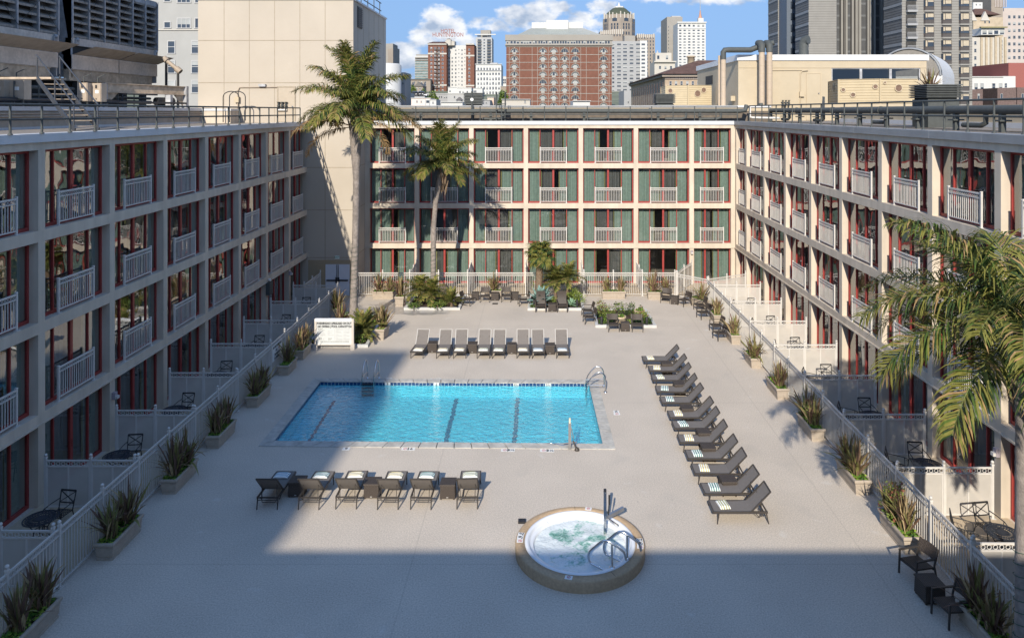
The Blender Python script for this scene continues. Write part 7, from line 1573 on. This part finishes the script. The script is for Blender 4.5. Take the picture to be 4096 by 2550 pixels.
# cream deco tower, pink tower and the low buildings at the far right
B = Bld('deco_tower', 'cream and buff ornate tower with gabled top at the far right', 'tower'); Y = 350; B.box(3880, 4030, 150, Y, 22, c_cream); B.box(3893, 4012, 70, Y+8, 20, c_yel, 'upper_stage'); 
for uc in (3928, 3980): x = PX(uc, Y); z0, z1 = PZ(75, Y), PZ(37, Y); B.part(MB().add([(x-2.2, Y+7.6, z0), (x+2.2, Y+7.6, z0), (x, Y+7.6, z1), (x-2.2, Y+9, z0), (x+2.2, Y+9, z0), (x, Y+9, z1)], [(0, 1, 2), (3, 5, 4), (0, 2, 5, 3), (1, 4, 5, 2)]), 'gable', c_cream)
B.part(hip(3890, 4000, 60, 28, Y+10, 16, 40), 'roof', c_tile); B.box(3925, 4018, 112, Y-1, 10, c_white, 'sun_room', v0=140); B.wins(rng(3938, 4008, 4), (122,), 18, 15, Y-1, 'frame'); band(B, 3918, 4022, 108, 5, Y-1, mat('olive_roof', (.25, .22, .12), .8), 1.5, 'canopy')
pl = MB()
for u in rng(3925, 4020, 6): pl.bx(PX(u, Y)-.5, Y-.5, 0, PX(u, Y)+.5, Y-.004, PZ(150, Y))
B.part(pl, 'pier', c_yel); B.wins((3944, 3965, 3985, 4006), [160+15*k for k in range(10)], 8, 11, Y, 'sash'); B.wins((3901,), [165+30*k for k in range(5)], 10, 14, Y, 'sash'); B.wins((3940, 3957), (84,), 5, 10, Y+8, 'plain'); B.done()
B = Bld('pink_stone_tower', 'pinkish stone tower cut by the right edge of the picture', 'tower'); Y = 430; B.box(3960, 4330, 33, Y, 30, c_pink); B.wins([4037+20*k for k in range(14)], [62+27*k for k in range(7)], 11, 12, Y, 'sash'); B.box(3965, 4011, -20, Y-3, 30, c_stone, 'dark_shaft'); b = MB()
for k in range(8): u = 3968+6*k; b.bx(PX(u, Y)-.2, Y-3.4, PZ(33, Y), PX(u, Y)+.2, Y-3.01, PZ(-20, Y))
B.part(b, 'pier', c_pink); B.done()
B = Bld('white_penthouse', 'white rooftop box above the tiled gable at the far right'); B.box(3893, 3930, 10, 420, 8, c_white); B.wins((3905, 3920), (16,), 4, 6); B.done()
B = Bld('white_loft', 'low white loft building with arched top windows at the right'); Y = 190; B.box(3885, 4013, 308, Y, 18, c_white); B.wins((3904, 3928, 3974.5, 4002.5), (333,), 14, 25, Y, 'sash'); band(B, 3885, 4013, 306, 3, Y, c_white, .3); B.done()
B = Bld('red_block', 'dull red windowless block at the right edge of the picture'); Y = 200; B.box(4034, 4250, 252, Y, 20, mat('dull_red_wall', (.26, .09, .075), .85, var=.05)); B.box(4010, 4062, 305, Y-3, 10, c_white, 'annex'); B.wins((4023,), (333,), 10, 18, Y-3, 'sash'); B.done()
for (u0, u1, v, l, hs) in ((3880, 3931, 358, 'dark brick house with one arched window, left of the white loft foot', (3914,)), (3990, 4065, 352, 'dark brick house with white patches below the red block', (4006,)), (4068, 4200, 350, 'dark brick house at the right edge below the red block', (4090, 4130))): B = Bld('brick_house', l); B.box(u0, u1, v, 165, 8, mat('soot_brick', (.13, .09, .08), .9, var=.25, vs=3)); B.wins(hs, (375,), 9, 22, 165, 'frame'); B.done()
# low houses down the slope, centre left
low = [(1645, 1722, 392, 255, mat('pink_stucco', (.62, .52, .46), .85, var=.04), 'pale pink house with bay windows left of the louvred vent', (1668, 1685, 1712), (402,)), (1700, 1790, 375, 330, c_lt, 'pale grey flats behind the pink house', (1758, 1766, 1778, 1786), (384,)), (1790, 1858, 374, 320, c_grey, 'grey house with one dark window below the brick hotel', (1818,), (384,)), (1792, 1832, 349, 420, c_white, 'white stepped house at the foot of the brick hotel', (1800,), (360,)), (1828, 1886, 351, 410, c_white, 'white modern house with a wide window band', (1840, 1852, 1869), (364, 376)), (1893, 1930, 353, 440, c_white, 'narrow white house beside the white office', (1897, 1903), (362,)), (2002, 2027, 345, 330, c_stone, 'brown grey block between the white office and brick hotel', (2014,), (380,)), (2010, 2028, 306, 620, c_white, 'far white house left of the arched brick hotel', (2015, 2021), (316, 326)), (2008, 2120, 397, 120, c_cream, 'long low cream roof hut in front of the arched brick hotel', (2100,), (402,)), (1950, 1975, 389, 240, mat('peach_stucco', (.60, .44, .34), .85), 'small peach house right of the louvred vent', (1958,), (398,)), (1720, 1745, 398, 240, c_white, 'little white house behind the pink house corner', (1732,), (406,)), (1930, 1960, 400, 230, c_lt, 'grey metal shed right of the louvred vent', (1945,), (406,)), (2292, 2360, 403, 115, c_white, 'low white plant room in front of the arched brick hotel', (), ()), (1600, 1640, 372, 280, c_white, 'white house at the foot of the tall palm crown', (1612, 1626), (385, 395)), (1765, 1850, 408, 150, c_white, 'low white roof hut left of the louvred vent', (), ())]
for (u0, u1, v, Y, m, l, us, vs) in low: B = Bld('low_house', l); B.box(u0, u1, v, Y, 10, m); B.wins(us, vs, 6, 8, Y, 'sash'); band(B, u0, u1, v-.5, 2, Y, c_white, .3); B.done()
t = thing('conical_turret', 'dark conical turret roof beside the louvred vent', 'turret', (PX(1838, 240), 240, 0)); MB().lathe([(1.0, 0), (1.0, PZ(400, 240))], n=12).build('wall', c_lt, t); MB().lathe([(1.3, PZ(401, 240)), (.6, PZ(393, 240)), (.3, PZ(389, 240)), (.01, PZ(388, 240))], n=12).build('roof', c_dark, t)
t = link('bay_front', None, [o_ for o_ in COL.objects if o_.get('label', '').startswith('pale pink house')][0], (PX(1712, 254.6), 254.6, 0)); MB().prism([(-1.1, .39), (-.6, -.7), (.6, -.7), (1.1, .39)], 0, PZ(398, 254)).build('bay', c_white, t); MB().bx(-.5, -.75, PZ(412, 254), .5, -.71, PZ(402, 254)).build('window', m_pane, t)
# trees and cars on the slope
def far_tree(u, v, Y, h, w, label):
    z = PZ(v, Y); t = thing('tree', label, 'tree', (PX(u, Y), Y, z-h)); MB().tube([(0, 0, -3), (0, 0, h*.5), (.1, 0, h*.8)], [.25, .18, .06], 6).build('trunk', m_bark2, t); link('crown', shrub_mesh(int(u), w, w, h*.75, 900, .32, (0, 0, 1, 2, 2)), t, (0, 0, h*.3))
for a in ((1732, 373, 300, 6, 2.4, 'round green tree above the pink house'), (2012, 376, 200, 5, 1.6, 'dark slender tree left of the arched brick hotel'), (1650, 344, 380, 6, 2.2, 'leafy tree at the foot of the brown gabled house'), (1694, 360, 370, 5, 1.6, 'small tree beside the brown gabled house')): far_tree(*a)
m_car = [mat('car_white', (.7, .7, .7), .3), mat('car_silver', (.4, .4, .42), .3, .5), mat('car_dark', (.03, .03, .035), .3)]
def car(u, v, Y, k, l):
    t = thing('parked_car', l, 'car', (PX(u, Y), Y, PZ(v, Y)), 0, 'cars parked on the slope'); MB().prism([(-2.1, -.85), (2.1, -.85), (2.1, .85), (-2.1, .85)], .35, .85).frus(-1.2, -.8, 1.3, .8, .85, 1.42, .25).build('body', m_car[k], t); MB().frus(-1.1, -.86, 1.2, .86, .9, 1.36, .26).build('glass', m_pane, t)
    for x in (-1.35, 1.35): MB().tube([(x, -.88, .33), (x, .88, .33)], .33, 10).build('wheel', m_black, t)
for i, (u, v, k) in enumerate(((1664, 385, 0), (1676, 386.5, 1), (1688, 386, 0), (1660, 379, 2), (1673, 380, 0), (1686, 378, 2))): car(u, v, 300, k, f'{("white", "silver", "dark")[k]} parked car on the slope above the pink house, {ORD[i]}')
tag(MB().bx(PX(1650, 300), 296, PZ(390, 300)-2, PX(1705, 300), 303, PZ(386.5, 300)-.05).build('parking_terrace', c_grey), 'grey parking terrace above the pink house roof', 'terrace'); tag(MB().bx(PX(1650, 300), 303.01, PZ(386, 300)-2, PX(1705, 300), 312, PZ(380, 300)-.05).build('parking_terrace', c_grey), 'upper grey parking terrace behind the first parked cars', 'terrace')
